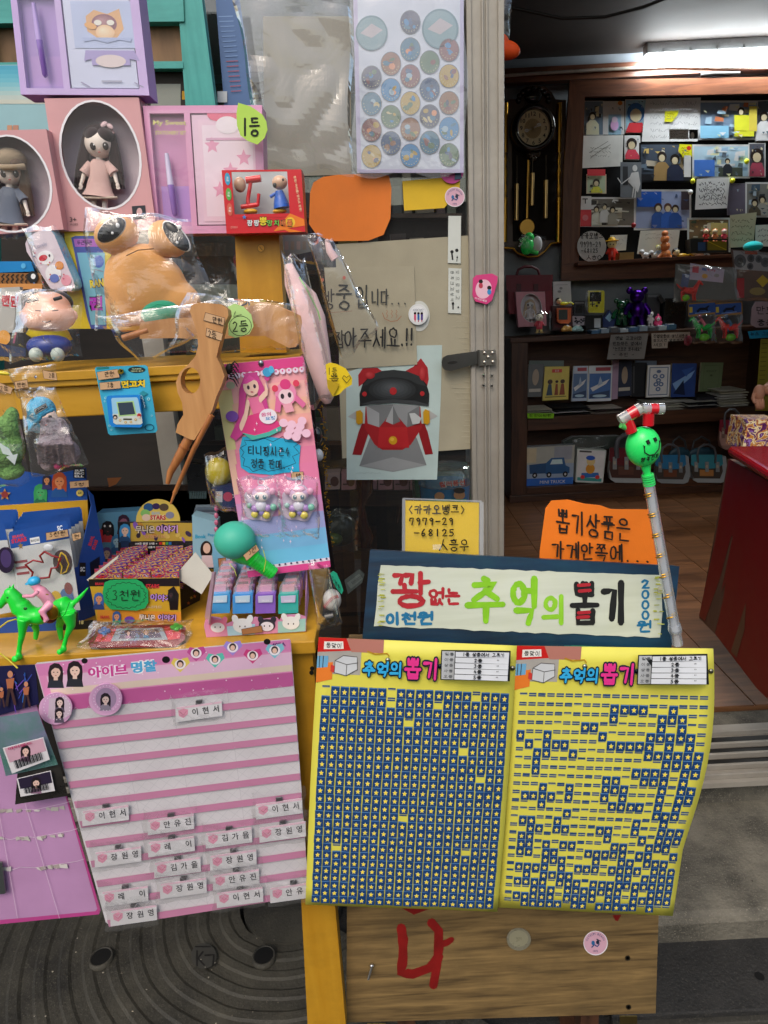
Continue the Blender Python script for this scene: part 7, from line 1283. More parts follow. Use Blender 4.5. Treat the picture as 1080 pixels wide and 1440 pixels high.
b.poly([(448,484),(908,478),(910,520),(450,520)],'#1c1418');b.poly([(492,640),(916,650),(918,716),(492,700)],'#cf8a30');b.text('BRAWL',505,508,14,'#b8303a',.04,46);b.text('STARS',772,520,22,'#c02c3a',.04,70,0,out=('#2a1418',.06));b.text('이야기',815,578,34,'#b58ad8',.03,110,4,out=('#2a1638',.06));b.text('미니카드',775,625,15,'#c9b8a0',.02,90);b.poly([(850,540),(880,520),(905,560),(900,640),(860,640)],'#1c1418');bust(b,500,580,24,'#3a62a8','#c98a6a','#28407a');bust(b,865,560,15,'#16161c','#3a2a30','#1a1418')
b.text('무니은',745,678,30,'#e9d8d0',.03,84,2,out=('#2a1a20',.07));b.text('이야기',845,678,30,'#b896dc',.03,92,2,out=('#2a1638',.07));bust(b,590,670,20,'#2f5a9a','#c98f70','#3a7a5a');b.ell(655,690,26,18,'#6a3aa0');b.text('BRAWL',532,676,16,'#c0303a',.04,48);part(b,'front_panel',mat('card',None),t)
b=B(Pl(P(255,850,Y2+.05),(.9,-.55,0)),z);b.slab([(910,478),(1018,548),(1008,612),(917,718)],'#1d1618',-.002);b.off+=.0003
for i in range(9):b.poly(star(rnd.uniform(930,990),rnd.uniform(540,650),rnd.uniform(6,14)),rnd.choice(['#b5602c','#7a3a8a','#8a2a34','#b5902c']))
part(b,'side_panel',mat('card',None),t)
b=B(Pl(P(260,800,Y2+.03),(-.3,-.9,.35)),z);b.slab([(990,348),(1082,462),(1022,560),(884,470)],'#b9b6ac',.001);part(b,'open_flap',mat('paper',None),t);b=B(VY(Y2+.002),z);b.slab([(440,486),(600,362),(596,378),(452,496)],'#c9c5b8',.001);part(b,'open_flap',mat('paper',None),t)
b=B(VY(Y2+.13),z);b.slab([(598,195),(985,190),(985,345),(598,348)],'#15131a',-.002);b.off+=.0003;b.quad=None
b.poly([(690+0,195)]+[(800+112*math.cos(math.pi+i*math.pi/16),190+112*math.sin(math.pi+i*math.pi/16))for i in range(17)],'#e0c35c')
for(x,y,r,c)in((752,120,26,'#2f5a8a'),(735,150,24,'#8ac06a'),(790,115,20,'#3a2a5a'),(830,120,24,'#5a4a3a'),(860,160,22,'#8a8aa0'),(740,172,22,'#e9c9b0')):b.ell(x,y,r,r*.8,c)
b.text('BRAWL',790,150,16,'#b5c5d0',.03,44);b.text('STARS',800,172,24,'#c82a3a',.05,78,0,out=('#f0e6c0',.06))
b.poly([(660,200),(760,196),(985,200),(985,290),(660,292)],'#c9a640');
for i in range(16):b.ell(rnd.uniform(670,975),rnd.uniform(205,285),rnd.uniform(8,22),rnd.uniform(6,14),rnd.choice(['#2a2030','#8a5ac0','#e0c060','#3a2a50','#c98a30']),rnd.uniform(0,90),10)
b.text('무니은',735,232,38,'#e8d4b8',.03,100,0,out=('#33202c',.06));b.text('이야기',845,230,38,'#d8a8e0',.03,110,0,out=('#3a2048',.06));b.text('탐험카드',785,268,18,'#d9a070',.03,110);b.text('144종 랜덤 37종 +',740,304,12,'#e8e4e0',.02,112);
for i,c in enumerate(('#c03030','#d9a02c','#4a9a4a','#2a6ab0')):b.rect(806+i*16,296,820+i*16,310,c)
b.text('새롭게 만나보세요',800,322,11,'#e8e4e0',.02,108);bust(b,632,235,26,'#3a8ac0','#e0b8a0','#2a4a70');b.rect(612,290,652,330,'#1c3050');part(b,'topper',mat('card',None),t)
b=B(VY(Y2+.128),z,.0);b.rect(598,190,985,345,'#ffffff');part(b,'clear_window',film('box_window',(1,1,1),.03,.5,.03,.25,9),t)
PKM=busy('card_pack_print',['#2a1438','#7a1f2a','#a8262c','#4a2870','#b88a3a','#7a2458','#9c9cac','#b02c28'],75,.22,(1,1,2.6))
for row in range(7):
 for cI in range(3):
  u0=470+row*22+cI*145+(row*6 if cI else 0);yy=478-row*19-cI*2;w=140;A0=P(*B(None,z).m(u0,yy),Y2+.012+row*.017)
  A1=P(*B(None,z).m(min(u0+w,905+row*12),yy),Y2+.012+row*.017)
  if A1.x-A0.x<.01:continue
  b=B();h_=rnd.uniform(-.002,.003);b.add([(A0.x,A0.y,A0.z-.03),(A1.x,A0.y,A0.z-.03),(A1.x,A0.y+.012,A0.z+.012+h_),(A0.x,A0.y+.012,A0.z+.012-h_),(A1.x,A0.y+.016,A0.z+.010+h_),(A0.x,A0.y+.016,A0.z+.010-h_)],[(0,1,2,3),(3,2,4,5)],'#aa3333')
  pk_=part(b,'card_pack',PKM,None);tag(pk_,'%s card pack from the left in the %s row of the open carton'%(('first','second','third')[cI],('front','second','third','fourth','fifth','sixth','rear')[row]),'card pack','card packs in the open carton')
b=B(VY(Y2-.004),z);b.slab([(530,500),(560,488),(690,484),(720,500),(750,540),(752,600),(735,630),(690,642),(560,636),(528,600),(520,550)],'#1fa05c',.0008)
pts=[]
for i in range(40):a=i*2*math.pi/40;rr=1.0 if i%2 else.9;pts.append((638+104*rr*math.cos(a),566+68*rr*math.sin(a)))
b.line(pts+[pts[0]],3,'#14301f');b.hand('3천원',568,540,706,592,5,'#14301f',0,.03);tag(part(b,'price_tag',mat('paper',None)),'green spiky bordered price tag on the card pack carton','price label')
t=thing('game_pad','flat red handheld water game with coloured buttons in a clear bag','toy');Y3=Yb(190,905)
gp_=Pl(P(190,895,Y3),(0,-.45,1));b=B(gp_,z);b.slab([(445,800),(470,740),(520,722),(900,712),(940,730),(935,790),(890,826),(520,832),(455,828)],'#7a1418',-.012,side='#15100f');part(b,'shell',mat('gloss',None),t,bevel=.003)
b=B(gp_,z,.0006);b.poly([(480,800),(500,745),(600,735),(560,800)],'#c2262c');b.poly([(830,722),(920,730),(910,785),(850,792)],'#c2262c');b.poly([(590,735),(820,728),(850,790),(560,798)],'#8a8f92');b.poly([(620,742),(800,738),(820,780),(600,786)],'#5a4a58');bust(b,650,755,12,'#3a2a3a','#c9a090','#8a5a7a');bust(b,740,752,12,'#7a5a3a','#c9a090','#3a6a8a');part(b,'screen',mat('gloss',None),t)
for x,y,c in((530,750,'#1f78c8'),(895,730,'#4ac03a')):
 b=B(gp_,z,.0008)
 for dx,dy in((-18,4),(0,-8),(18,0),(0,10)):b.off=.0008;b.slab(circ(x+dx,y+dy,14,9,12),c,.004)
 part(b,'button_pad',mat('plastic',None),t)
bag(gp_,z,[(480,705),(985,700),(950,850),(400,845)],.008,'clear_bag',t,None,.005,22,.002,3,fr=14)
t=thing('card_bundle','bundle of pale blue photo cards printed with a long haired girl','cards');b=B(VY(1.13),S3);b.slab([(0,800),(112,830),(118,1040),(6,1050)],'#8fb5c5',-.03)
b.off+=.0003;b.text('Book',40,898,18,'#1f9ac0',.03,50);b.text('Pops',90,892,16,'#1f9ac0',.03,34);b.ell(66,960,28,42,'#2a1c1a');b.ell(68,952,17,24,'#dfb9a5');b.poly([(40,1040),(46,985),(92,985),(100,1040)],'#d8c0c4');b.poly([(0,1000),(30,985),(40,1040),(6,1048)],'#c85a9a');part(b,'front_card',mat('card',None),t)
for i in range(8):b=B(VY(1.135+i*.008),S3);b.slab([(4+i*2,838-i*12),(104+i*2,836-i*12),(106+i*2,870-i*12),(6,880-i*12)],['#5d6a78','#7a8894','#49525e'][i%3],-.003);part(b,'card',mat('card',None),t)
for i in range(4):b=B(None,S3);b.ball(112,770+i*32,1.12,10,14,'#c86a8a',8);part(b,'pink_bead',mat('gloss',None),t)
t=thing('black_tray','black plastic tray with ridged edge under the wooden gun barrel','tray');b=B(VY(1.2),S3);b.slab([(-20,560),(60,570),(75,700),(-20,700)],'#15171a',-.04);part(b,'side',mat('plastic','#15171a'),t)
for i in range(10):b=B(VY(1.199),S3);b.slab([(-10+i*8,690),(-5+i*8,690),(-5+i*8,722),(-10+i*8,722)],'#5d6f70',.003);part(b,'ridge',mat('plastic','#4f6264'),t)
t=thing('yellow_ball_toy','round yellow toy ball in a clear bag behind the pink doll card','toy');b=B(None,S3);b.ball(122,600,1.17,62,68,'#c5b41e',50);part(b,'ball',mat('plastic','#c5b41e'),t);b=B(VY(1.15),S3);b.slab([(90,672),(205,660),(215,760),(120,775)],'#1d2c5a',-.02);b.rect(108,690,140,740,'#b9bcc5');b.text('OB',195,712,16,'#d8d8d8',.02);b.ell(165,715,22,22,'#b03a5a');part(b,'wrapper',mat('card',None),t)
bag(VY(1.11),S3,[(55,520),(185,480),(230,790),(90,760)],.02,'clear_bag',t,None,.012,24,0,14,fr=10)
t=thing('doll_card','tall pink hanging card of a pink haired girl with key ring toys','hanging card');KP=PL3((300,514,1.06),(427,502,1.06),(465,797,1.03))
b=B(KP,PX);b.slab([(299,514),(425,501),(428,504),(465,795),(462,798),(349,812)],'#e086a8',.0012);part(b,'card',mat('card',None),t)
b=B(KP,PX,.0016);b.quad=[(299,514),(427,502),(465,797),(349,812)]
gr=['#e8a0a8','#ecb0aa','#e8b49c','#e6a49c','#e08aa0','#dc7a9c','#dc7aa0','#d980a8','#c88ab8','#9aa0d0','#79b4dc','#6fbce0']
for i,c in enumerate(gr):b.rect(.0,.03+i*.078,1,.03+(i+1)*.078+.001,c)
for i in range(7):b.rect(0,.12+i*.07,.16-i*.018,.19+i*.07,'#cfc68a' if i<4 else '#dcb09a')
b.rect(0,.0,1,.045,'#d83f86');b.rect(0,.955,1,.97,'#e6d6e4');b.rect(0,.97,1,1,'#d8488c')
for i in range(14):b.poly(circ(.04+i*.071,.058,.032,.014,10),'#e6d2e4');b.ell(.04+i*.071,.055,.009,.005,'#d83f86');b.ell(.04+i*.071,.96,.012,.005,'#3a2a50')
b.poly([(.25,.12),(.34,.05),(.46,.05),(.52,.12),(.54,.24),(.46,.22),(.44,.14),(.32,.14),(.26,.24),(.22,.33),(.12,.36),(.06,.34),(.18,.26)],'#c83c8a')
b.ell(.38,.115,.085,.044,'#ecc4b0');b.poly([(.28,.10),(.38,.06),(.49,.10),(.42,.085),(.34,.10)],'#d8489a');b.ell(.35,.118,.015,.01,'#3a1f38');b.ell(.42,.115,.015,.01,'#3a1f38');b.line([(.37,.14),(.395,.142)],.006,'#b03a5a')
b.poly([(.32,.17),(.46,.165),(.5,.235),(.36,.25)],'#e4709c');b.poly([(.30,.25),(.5,.235),(.66,.31),(.5,.335),(.34,.345),(.2,.325)],'#d8387c');b.poly([(.2,.325),(.34,.345),(.5,.335),(.66,.31),(.64,.335),(.5,.355),(.3,.365)],'#4ab0a0');b.line([(.32,.19),(.27,.25),(.2,.30)],.035,'#ecc4b0');b.line([(.46,.18),(.54,.15),(.55,.12)],.03,'#ecc4b0');b.ell(.57,.08,.03,.016,'#c83c8a');b.line([(.555,.1),(.565,.13)],.01,'#b07a9a')
b.ell(.75,.165,.12,.056,'#e88ab0');b.poly([(.64,.17),(.6,.24),(.66,.25),(.7,.19)],'#dc6a9c');b.poly([(.86,.17),(.96,.22),(.92,.24),(.84,.2)],'#dc6a9c');b.ell(.75,.178,.085,.036,'#f0c8d0');b.ell(.71,.175,.02,.013,'#2a1a28');b.ell(.79,.172,.02,.013,'#2a1a28');b.ell(.76,.12,.06,.025,'#d8387c');b.ell(.64,.135,.035,.016,'#dc3a5a');b.ell(.88,.12,.035,.016,'#dc3a5a');b.poly([(.7,.215),(.8,.21),(.82,.25),(.72,.255)],'#e8a0b0')
b.ell(.58,.055,.05,.022,'#3a9ac8');b.ell(.63,.045,.03,.018,'#4ab0d8');b.ell(.12,.245,.07,.026,'#7a4aa8');b.ell(.16,.1,.05,.018,'#b8c0a0');b.ell(.52,.262,.1,.036,'#e9dfe8');b.text('꿈의',.5,.252,.018,'#c8387c',.03,.11);b.text('요정',.54,.272,.018,'#3a8ac0',.03,.11)
for i in range(26):b.poly(star(rnd.uniform(.1,.95),rnd.uniform(.28,.9),rnd.uniform(.006,.014),4,.35),'#f0d0e0')
for i in range(9):b.ell(.68+.03*i,.30+.012*((i*5)%7),.05,.02,'#eec0d4')
part(b,'card_print',mat('print',None,.03),t)
b=B(KP,S3,.003);b.slab([(232,440),(310,430),(360,440),(455,450),(500,480),(492,560),(495,600),(420,605),(370,615),(262,605),(225,580),(218,500)],'#27a8d0',.0006)
pts=[(222,490),(250,475),(240,455),(300,458),(330,445),(372,462),(420,436),(430,462),(500,465),(468,485),(495,515),(462,530),(478,560),(440,575),(395,590),(350,598),(325,585),(280,600),(262,580),(235,572),(242,540),(228,530),(240,510),(222,490)]
b.line(pts,2.6,'#152a34');b.hand('티니핑시즌4',258,480,448,520,4.6,'#10202a',3,.03);b.hand('정품 판매..',272,540,455,580,4.6,'#10202a',3,.03);tag(part(b,'blue_note',mat('paper',None)),'bright blue spiky handwritten note on the pink doll card','note')
price('tiny tan price sticker under the blue note',[(456,602),(512,600),(512,638),(458,636)],S3,KP,.0034,'만',(478,608,500,630),3)
for(cx,cy,lab)in((318,745,'left pastel doll key ring in a clear bag on the pink card'),(492,745,'right pastel doll key ring in a clear bag on the pink card')):
 t=thing('doll_keyring',lab,'key ring','doll key rings on the pink card');kc=(cx/S3[2]+S3[0],cy/S3[2]+S3[1]);b=B(KP,S3,.003)
 b.slab([(cx+(80+8*math.cos(5*a))*math.cos(a),cy+(82+8*math.cos(5*a+1))*math.sin(a))for a in[i*.2094 for i in range(30)]],'#c9b9cf',.003);part(b,'base_plate',mat('gloss',None),t,bevel=.0008)
 Yk_=(KP.hit(*kc,.012)).y
 b=B(None,S3);b.tubew([KP.hit(*B(None,S3).m(cx+15*math.cos(a),cy-98+15*math.sin(a)),.006)for a in[i*.7 for i in range(10)]],.0009,'#c9b9cf',6);part(b,'ring',mat('plastic','#d8cad8'),t)
 b=B(None,S3);b.ball(cx,cy-38,Yk_,46,36,'#c9a5c4',22);b.ball(cx-52,cy-55,Yk_,16,18,'#e0a0bc',10);b.ball(cx+52,cy-55,Yk_,16,18,'#e0a0bc',10);b.ball(cx,cy-62,Yk_-.001,30,18,'#e4aac4',18);h_=part(b,'head',mat('gloss',None),t);b=B(None,S3);b.ball(cx,cy-30,Yk_-.006,34,24,'#e9d4d0',12)
 part(b,'face',mat('gloss',None),h_)
 for d in(-1,1):b=B(None,S3);b.ball(cx+d*17-2,cy-28,Yk_-.0102,9,11,'#3a6a7a',4);b.ball(cx+d*17,cy-32,Yk_-.0115,3,4,'#eeeeee',2);part(b,'eye',mat('gloss',None),h_)
 for(dx,dy,c,r)in((0,12,'#d8d4e2',28),(-28,25,'#b08ac8',18),(30,22,'#b08ac8',18),(-30,52,'#d9c64a',17),(24,55,'#d9c64a',19),(56,18,'#7ac0a8',17),(-55,10,'#a0c8c0',13),(4,44,'#8a7ac0',14)):b=B(None,S3);b.ball(cx+dx,cy+dy,Yk_-.001,r,r,c,r*.7,seg=14,rings=8);part(b,'bead',mat('gloss',None),t)
 bag(KP,S3,[(cx-100,cy-130),(cx+92,cy-130),(cx+100,cy+150),(cx-75,cy+150)],.018,'clear_bag',t,None,.006,22,.012,cx,fr=16)
b=B(None,PX);Yn=KP.hit(367,512,.004).y;b.ball(367,511,Yn,4,4.5,'#8a8f94',3);tag(part(b,'hanging_nail',mat('metal','#8f9499')),'small nail head holding the pink doll card','nail')
t=thing('eraser_display','pastel display box with four columns of roller erasers','display box');z=S3;Y4=Yb(360,893)
b=B(VY(Y4),z);b.slab([(55,1310),(60,1285),(90,1268),(130,1275),(160,1300),(200,1285),(260,1290),(290,1270),(330,1280),(390,1272),(400,1285),(420,1262),(490,1258),(525,1270),(524,1335),(66,1362)],'#d58cae',-.003);b.off+=.0003
b.poly([(160,1312),(290,1300),(290,1348),(165,1355)],'#a8cfe0');b.poly([(395,1290),(523,1275),(522,1334),(395,1342)],'#9cc8c0')
for x,y,r,c,ec in((118,1315,38,'#e2e0e2','#e07a98'),(232,1312,42,'#e2e4e6','#e2e4e6'),(345,1310,36,'#e6dfe6','#34323e'),(455,1300,38,'#e8e6e2','#e8e6e2')):
 b.ell(x-r*.8,y-r*.8,r*.35,r*.5,ec if ec!=c else c,-20);b.ell(x+r*.8,y-r*.8,r*.35,r*.5,ec if ec!=c else c,20);b.ell(x,y-4,r*1.05,r*.8,ec,0);b.ell(x,y+2,r*.85,r*.6,c,0);b.ell(x-12,y,3,4,'#2a2228');b.ell(x+12,y,3,4,'#2a2228')
part(b,'front_wall',mat('card',None),t)
b=B(VY(Y4+.14),z);b.slab([(92,930),(330,905),(380,880),(520,893),(525,1100),(105,1120)],'#7ab4d4',-.003);b.off+=.0003
b.ell(400,965,130,90,'#8cc0da',0,24);b.text('CHARACTERS',352,905,20,'#c8506a',.02,118,14);b.slab([(300,932),(372,922),(376,946),(304,958)],'#c8506a',.0004);b.text('Eraser',340,940,15,'#f0e6ea',.03,56,-8);b.ell(415,985,30,26,'#e6e4e0');b.ell(388,985,10,22,'#2a2a2e',10);b.ell(442,985,10,22,'#2a2a2e',-10);b.ell(406,985,3,4,'#222222');b.ell(424,985,3,4,'#222222');b.ell(365,990,26,26,'#d86a8a');b.ell(475,972,10,12,'#dcdce4');part(b,'header_card',mat('card',None),t)
b=B(Pl(P(432,860,Y4+.05),(1,-.25,0)),z);b.slab([(524,1335),(538,1180),(530,1050),(524,1270)],'#b98ab5',-.002);part(b,'side_wall',mat('card',None),t)
b=B(Pl(P(290,860,Y4+.05),(-1,-.35,0)),z);b.slab([(58,1300),(100,1060),(112,1060),(84,1300)],'#c9a0bc',.002);part(b,'side_wall',mat('card',None),t)
cols_=[('#4aa0d8','#e0a0b4'),('#4a9ade','#e08a9c'),('#8a62c0','#dc9ab4'),('#3ab0a4','#e09aa8')]
LB=['leftmost','second','third','rightmost'];RW=['front','second','third','fourth','rear']
for ci in range(4):
 for ri in range(5):
  xc=128+ci*105+ri*(12 if ci<2 else(8 if ci==2 else 16))*.75;yb_=1250-ri*36;Ye=Y4+.012+ri*.026;s=1-ri*.06;c1,c2=cols_[ci];c1=c1 if ri==0 else['#c98ac0','#d89ab4','#b08ad0','#d89ab4'][(ri+ci)%4]
  t2=thing('roller_eraser',f'{LB[ci]} column, {RW[ri]} roller eraser in the pastel display box','eraser','roller erasers in the pastel box')
  b=B(VY(Ye),z);w=46*s;b.slab([(xc-w,yb_-85*s),(xc+w,yb_-90*s),(xc+w,yb_),(xc-w,yb_+4)],c1,-.018);part(b,'case',mat('gloss',None),t2,bevel=.003)
  b=B(VY(Ye-.001),z,.0002);b.slab([(xc-w*.75,yb_-78*s),(xc+w*.75,yb_-82*s),(xc+w*.7,yb_-50*s),(xc-w*.7,yb_-48*s)],'#bcd5e4' if ci<2 else '#c9c2dc',.0008);b.text('ERASER',xc,yb_-56*s,9,'#e4e8f0',.01,34);part(b,'label',mat('card',None),t2)
  b=B(VY(Ye+.008),z);b.slab([(xc-w*.9,yb_-116*s),(xc-w*.7,yb_-130*s),(xc+w*.7,yb_-134*s),(xc+w*.9,yb_-118*s),(xc+w*.95,yb_-84*s),(xc-w*.95,yb_-80*s)],'#ded4dc',-.014);part(b,'clear_cap',film('cap_plastic',(1,.95,.97),.22,.5,.08,.05),t2,bevel=.002)
  b=B(VY(Ye+.010),z);b.slab([(xc-w*.6,yb_-122*s),(xc+w*.6,yb_-126*s),(xc+w*.62,yb_-84*s),(xc-w*.62,yb_-80*s)],c2,-.008);part(b,'eraser_roll',mat('plastic',None),t2)
for(pts,lab)in(([(228,1325),(320,1308),(325,1338),(232,1350)],'tan sticker on the front wall of the eraser box'),([(445,1015),(510,985),(518,1000),(460,1042)],'tan sticker at the right top of the eraser box'),([(120,1000),(155,995),(162,1050),(125,1052)],'tan sticker at the left top of the eraser box')):
 b=B(VY(Y4+(.0 if pts[0][1]>1200 else.13)-.002),z,.001);b.slab(pts,'#a8744a',.0005);b.line(pts+[pts[0]],2,'#3a2818');tag(part(b,'price_sticker',mat('paper',None)),lab,'price label','tan handwritten price stickers')
t=thing('ball_launcher','mint ball sitting on a green ribbed toy handle','toy');Yq=Y4+.03;b=B(None,z);b.ball(197,915,Yq,95,88,'#3cae92',90,0,34,22);part(b,'ball',mat('rubber','#42b398'),t)
b=B(None,z);b.tube([(210,960,Yq),(262,985,Yq),(290,1000,Yq)],[95,72,42],'#27c840',24)if 0 else b.tube([(228,952,Yq+.006),(258,980,Yq+.006),(286,1004,Yq+.006)],[76,58,38],'#25c43e',24);cup=part(b,'cup',mat('plastic','#27c63e'),t)
b=B(None,z)
for i in range(9):f=i/8;b.tube([(282+85*f,1002+62*f,Yq),(288+85*f,1007+62*f,Yq)],38-6*f,'#25c43e',16)
b.tube([(282,1002,Yq),(380,1070,Yq)],[34,28],'#25c43e',14);part(b,'ribbed_handle',mat('plastic','#27c63e'),t)
b=B(None,z);b.tube([(328,960,Yq-.03),(340,1010,Yq-.032),(330,1060,Yq-.03)],2,'#c9d23a',6);b.tube([(170,1020,Yq-.01),(195,1050,Yq-.02),(205,1080,Yq-.02)],1.6,'#c9b98a',6);part(b,'string',mat('plastic','#c9cf4a'),t)
price('tan price sticker wrapped round the mint ball toy',[(235,985),(295,935),(310,960),(252,1010)],z,VY(Yq-.028),0,'5천',(262,958,292,985),2.4,-30)
t=thing('pet_game_card','sky blue blister card with a small square pet game','blister card');pl=VY(1.07,0,2,at=(180,560));z=S1;b=B(pl,z)
b.slab([(602,82),(612,72),(920,60),(935,70),(998,470),(985,486),(700,504),(686,492)],'#3aa9c9',.0012);b.off+=.0003;b.poly([(612,74),(690,70),(690,82),(612,90)],'#1f7a78')
b.ell(865,90,55,20,'#16282c',0,24);b.text('GAME',865,84,9,'#b5c9a0',.02,60);b.text('새로운 친구',866,98,9,'#c9d0a0',.02,80);b.text('먼고치',842,180,46,'#e8c62a',.05,150,-2,out=('#1c2022',.07))
for x,y,r in((668,268,8),(662,290,6),(692,445,8),(705,470,6),(940,275,10),(960,380,6)):b.ell(x,y,r,r,'#a8dce4',0,10);b.ell(x,y,r*.6,r*.6,'#3aa9c9',0,10)
b.line(circ(945,455,28,20,14)+[(973,455)],5,'#15506a');b.poly([(880,240),(905,222),(935,240),(910,258)],'#2a8a98');part(b,'backing_card',mat('card',None),t)
b=B(pl,z,.0025);b.slab([(688,262),(700,250),(885,245),(898,255),(912,440),(900,450),(730,447),(708,430)],'#2a86d8',.010);shl=part(b,'game_shell',mat('gloss',None),t,bevel=.003)
b=B(pl,z,.0128);b.poly([(704,275),(712,268),(866,264),(874,275),(902,425),(890,436),(735,436),(718,425)],'#9acbe6');b.poly([(712,370),(892,362),(902,425),(890,436),(735,436),(718,425)],'#cdd6cf');b.poly([(735,294),(845,286),(865,378),(752,386)],'#a9d08a');b.poly([(744,300),(838,294),(856,370),(758,378)],'#3c4856');b.rect(780,398,835,408,'#4a4438')
for x,y in((760,410),(795,422),(828,420),(858,405)):b.ell(x,y,8,8,'#c9a052',0,12);b.ell(x,y,4,4,'#e0d8c0',0,10)
b.ell(728,388,14,14,'#2c2a30');b.ell(728,392,8,7,'#e0c8b4');b.ell(880,378,13,12,'#b83a34');b.ell(880,390,8,7,'#e0c8b4');part(b,'game_face',mat('gloss',None),shl)
b=B(None,z)
for i in range(9):p_=pl.hit(*B(None,z).m(895+i*2.6+(i%2)*4,255+i*9),.006);b.ballw(p_,(.0014,.0014,.0014),'#8fb8c8',None,6,4)
part(b,'ball_chain',mat('metal','#9fc0cc'),t)
b=B(pl,z,.004);b.slab([(748,95),(762,82),(782,88),(786,108),(770,118),(752,112)],'#b89a3a',.003);b.ell(768,98,8,7,'#2a2418');tag(part(b,'hanging_screw',mat('metal',None)),'brass screw holding the blue pet game card','screw')
price('upper tan price sticker on the blue pet game card',[(612,104),(745,85),(757,138),(624,156)],z,pl,.0045,'만원',(662,104,718,134),3.2,-5);price('lower tan sticker reading second prize on the blue pet game card',[(628,172),(760,160),(765,208),(634,218)],z,pl,.0045,'2등',(680,172,716,200),3.2)
Yd=1.03
t=thing('bagged_doll','doll in a bright blue knitted hat with long grey hair in a clear bag','doll');b=B(None,z)
b.ball(300,395,Yd,62,70,'#e8cdbd',52);hd=part(b,'head',mat('skin','#e6cbbb'),t)
b=B(None,z);b.ball(262,345,Yd+.004,92,88,'#1aa6d0',80,-25);b.ball(235,415,Yd+.006,62,80,'#1aa6d0',66);b.tube([(190,470,Yd-.006),(230,420,Yd-.056),(280,370,Yd-.064),(350,335,Yd-.05)],17,'#1aa6d0',12);part(b,'knitted_hat',groundmat('blue_knit','#128fb8','#29b4de',40,.95,1.0,None,0,300),t,remesh=.0035)
b=B(VY(Yd-.072),z);b.slab([(215,342),(290,300),(304,330),(228,374)],'#1c1f22',.001);b.line([(222,345),(288,308),(296,328),(230,366),(222,345)],2.5,'#9aa5a8');b.line([(240,345),(262,330),(280,326)],3,'#9aa5a8');part(b,'hat_patch',mat('cloth',None),t)
b=B(None,z);b.ball(318,388,Yd-.047,13,11,'#1d1612',5);b.ball(292,440,Yd-.05,8,5,'#c0685c',4);b.ball(252,420,Yd-.04,9,8,'#1d1612',4);part(b,'face',mat('gloss',None),hd)
b=B(None,z);rg=random.Random(3);b.ball(345,560,Yd-.004,92,120,'#8c7a82',48);b.ball(385,470,Yd+.002,52,80,'#8c7a82',42);b.ball(400,600,Yd,110,88,'#93828a',46,18);b.ball(300,640,Yd,62,95,'#85757c',40,10)
for i in range(120):x0=rg.uniform(280,400);sx_=rg.uniform(-120,130);b.tube([(x0-20,390+abs(x0-330)*.3,Yd-.02+rg.uniform(-.03,.03)),(x0+sx_*.2,470,Yd-.04+rg.uniform(-.012,.01)),(345+sx_*.9,560,Yd-.045+rg.uniform(-.012,.012)),(355+sx_*1.0,660+rg.uniform(-40,40),Yd-.03)],[10,12,12,6],rg.choice(['#9c8a90','#8a7a82','#ad9ca0','#7d6c74','#a39298']),7)
part(b,'hair',groundmat('silky_grey_hair','#6f6068','#ab9aa0',30,.55,.9,None,0,240),t,remesh=.0017)
b=B(None,z);b.tube([(340,480,Yd),(330,560,Yd),(320,650,Yd)],[40,52,60],'#5fc0b4',14);part(b,'dress',mat('cloth','#62c2b4'),t)
for x in(365,425):b=B(None,z);b.ball(x,700-(x-365)*.2,Yd-.02,24,20,'#e63a7a',24);part(b,'shoe',mat('plastic','#e83c7c'),t)
bag(VY(Yd-.075),z,[(120,225),(350,190),(580,670),(240,770)],.012,'clear_bag',t,None,.014,34,0,21,fr=9);bag(VY(Yd-.02),z,[(60,80),(370,50),(360,250),(120,270)],.004,'bag_top',t,None,.008,18,0,22)
t=thing('bagged_plush','curly green plush toy in a clear bag at the left edge','soft toy');b=B(None,z);gcu='#6fa04e'
b.ball(40,460,Yd,95,80,gcu,70);b.ball(75,385,Yd,48,65,gcu,45,15);b.ball(30,600,Yd,130,110,gcu,85);b.ball(100,560,Yd,60,60,gcu,55);b.ball(80,740,Yd,85,48,gcu,55,-15);b.ball(-60,700,Yd,80,80,gcu,60)
part(b,'body',groundmat('curly_plush','#4c7a34','#7fae5c',60,.98,1.6,None,0,170),t,remesh=.004)
bag(VY(Yd-.075),z,[(-120,150),(110,230),(190,800),(-100,860)],.012,'clear_bag',t,None,.014,30,0,31,fr=9);b=B(VY(Yd-.09),z);b.slab([(-10,545),(60,590),(90,640),(20,620)],'#9fc8b0',.001);b.slab([(40,640),(115,620),(95,690)],'#9fc8b0',.001);part(b,'foil_print',film('pale_foil',(.8,1,.9),.55,.6),t)
price('tan price sticker at the top of the doll bag',[(268,92),(355,108),(362,158),(278,146)],z,VY(Yd-.024),.004,'2등',(310,112,345,140),3);price('tan price sticker between the doll bag and the plush bag',[(90,166),(172,152),(180,200),(102,216)],z,VY(Yd-.082),.004,'만원',(108,172,160,198),3);price('tan sticker at the left edge on the green plush bag',[(-30,160),(82,205),(68,245),(-30,215)],z,VY(Yd-.092),.004,'2등',(0,192,50,222),3)
b=B(VY(Yd-.03),z,.004);b.poly(star(225,135,14,4),'#2a5a90');b.ell(228,132,5,5,'#e8f0f4');tag(part(b,'foil_charm',mat('gloss',None)),'tiny blue charm on the clear bag above the doll','charm')
b=B(None,z);b.ball(0,108,Yd-.01,70,14,'#d8c22a',20,12);tag(part(b,'yellow_band',mat('plastic','#d8c22a')),'yellow curved piece at the left edge under the upper shelf','toy')
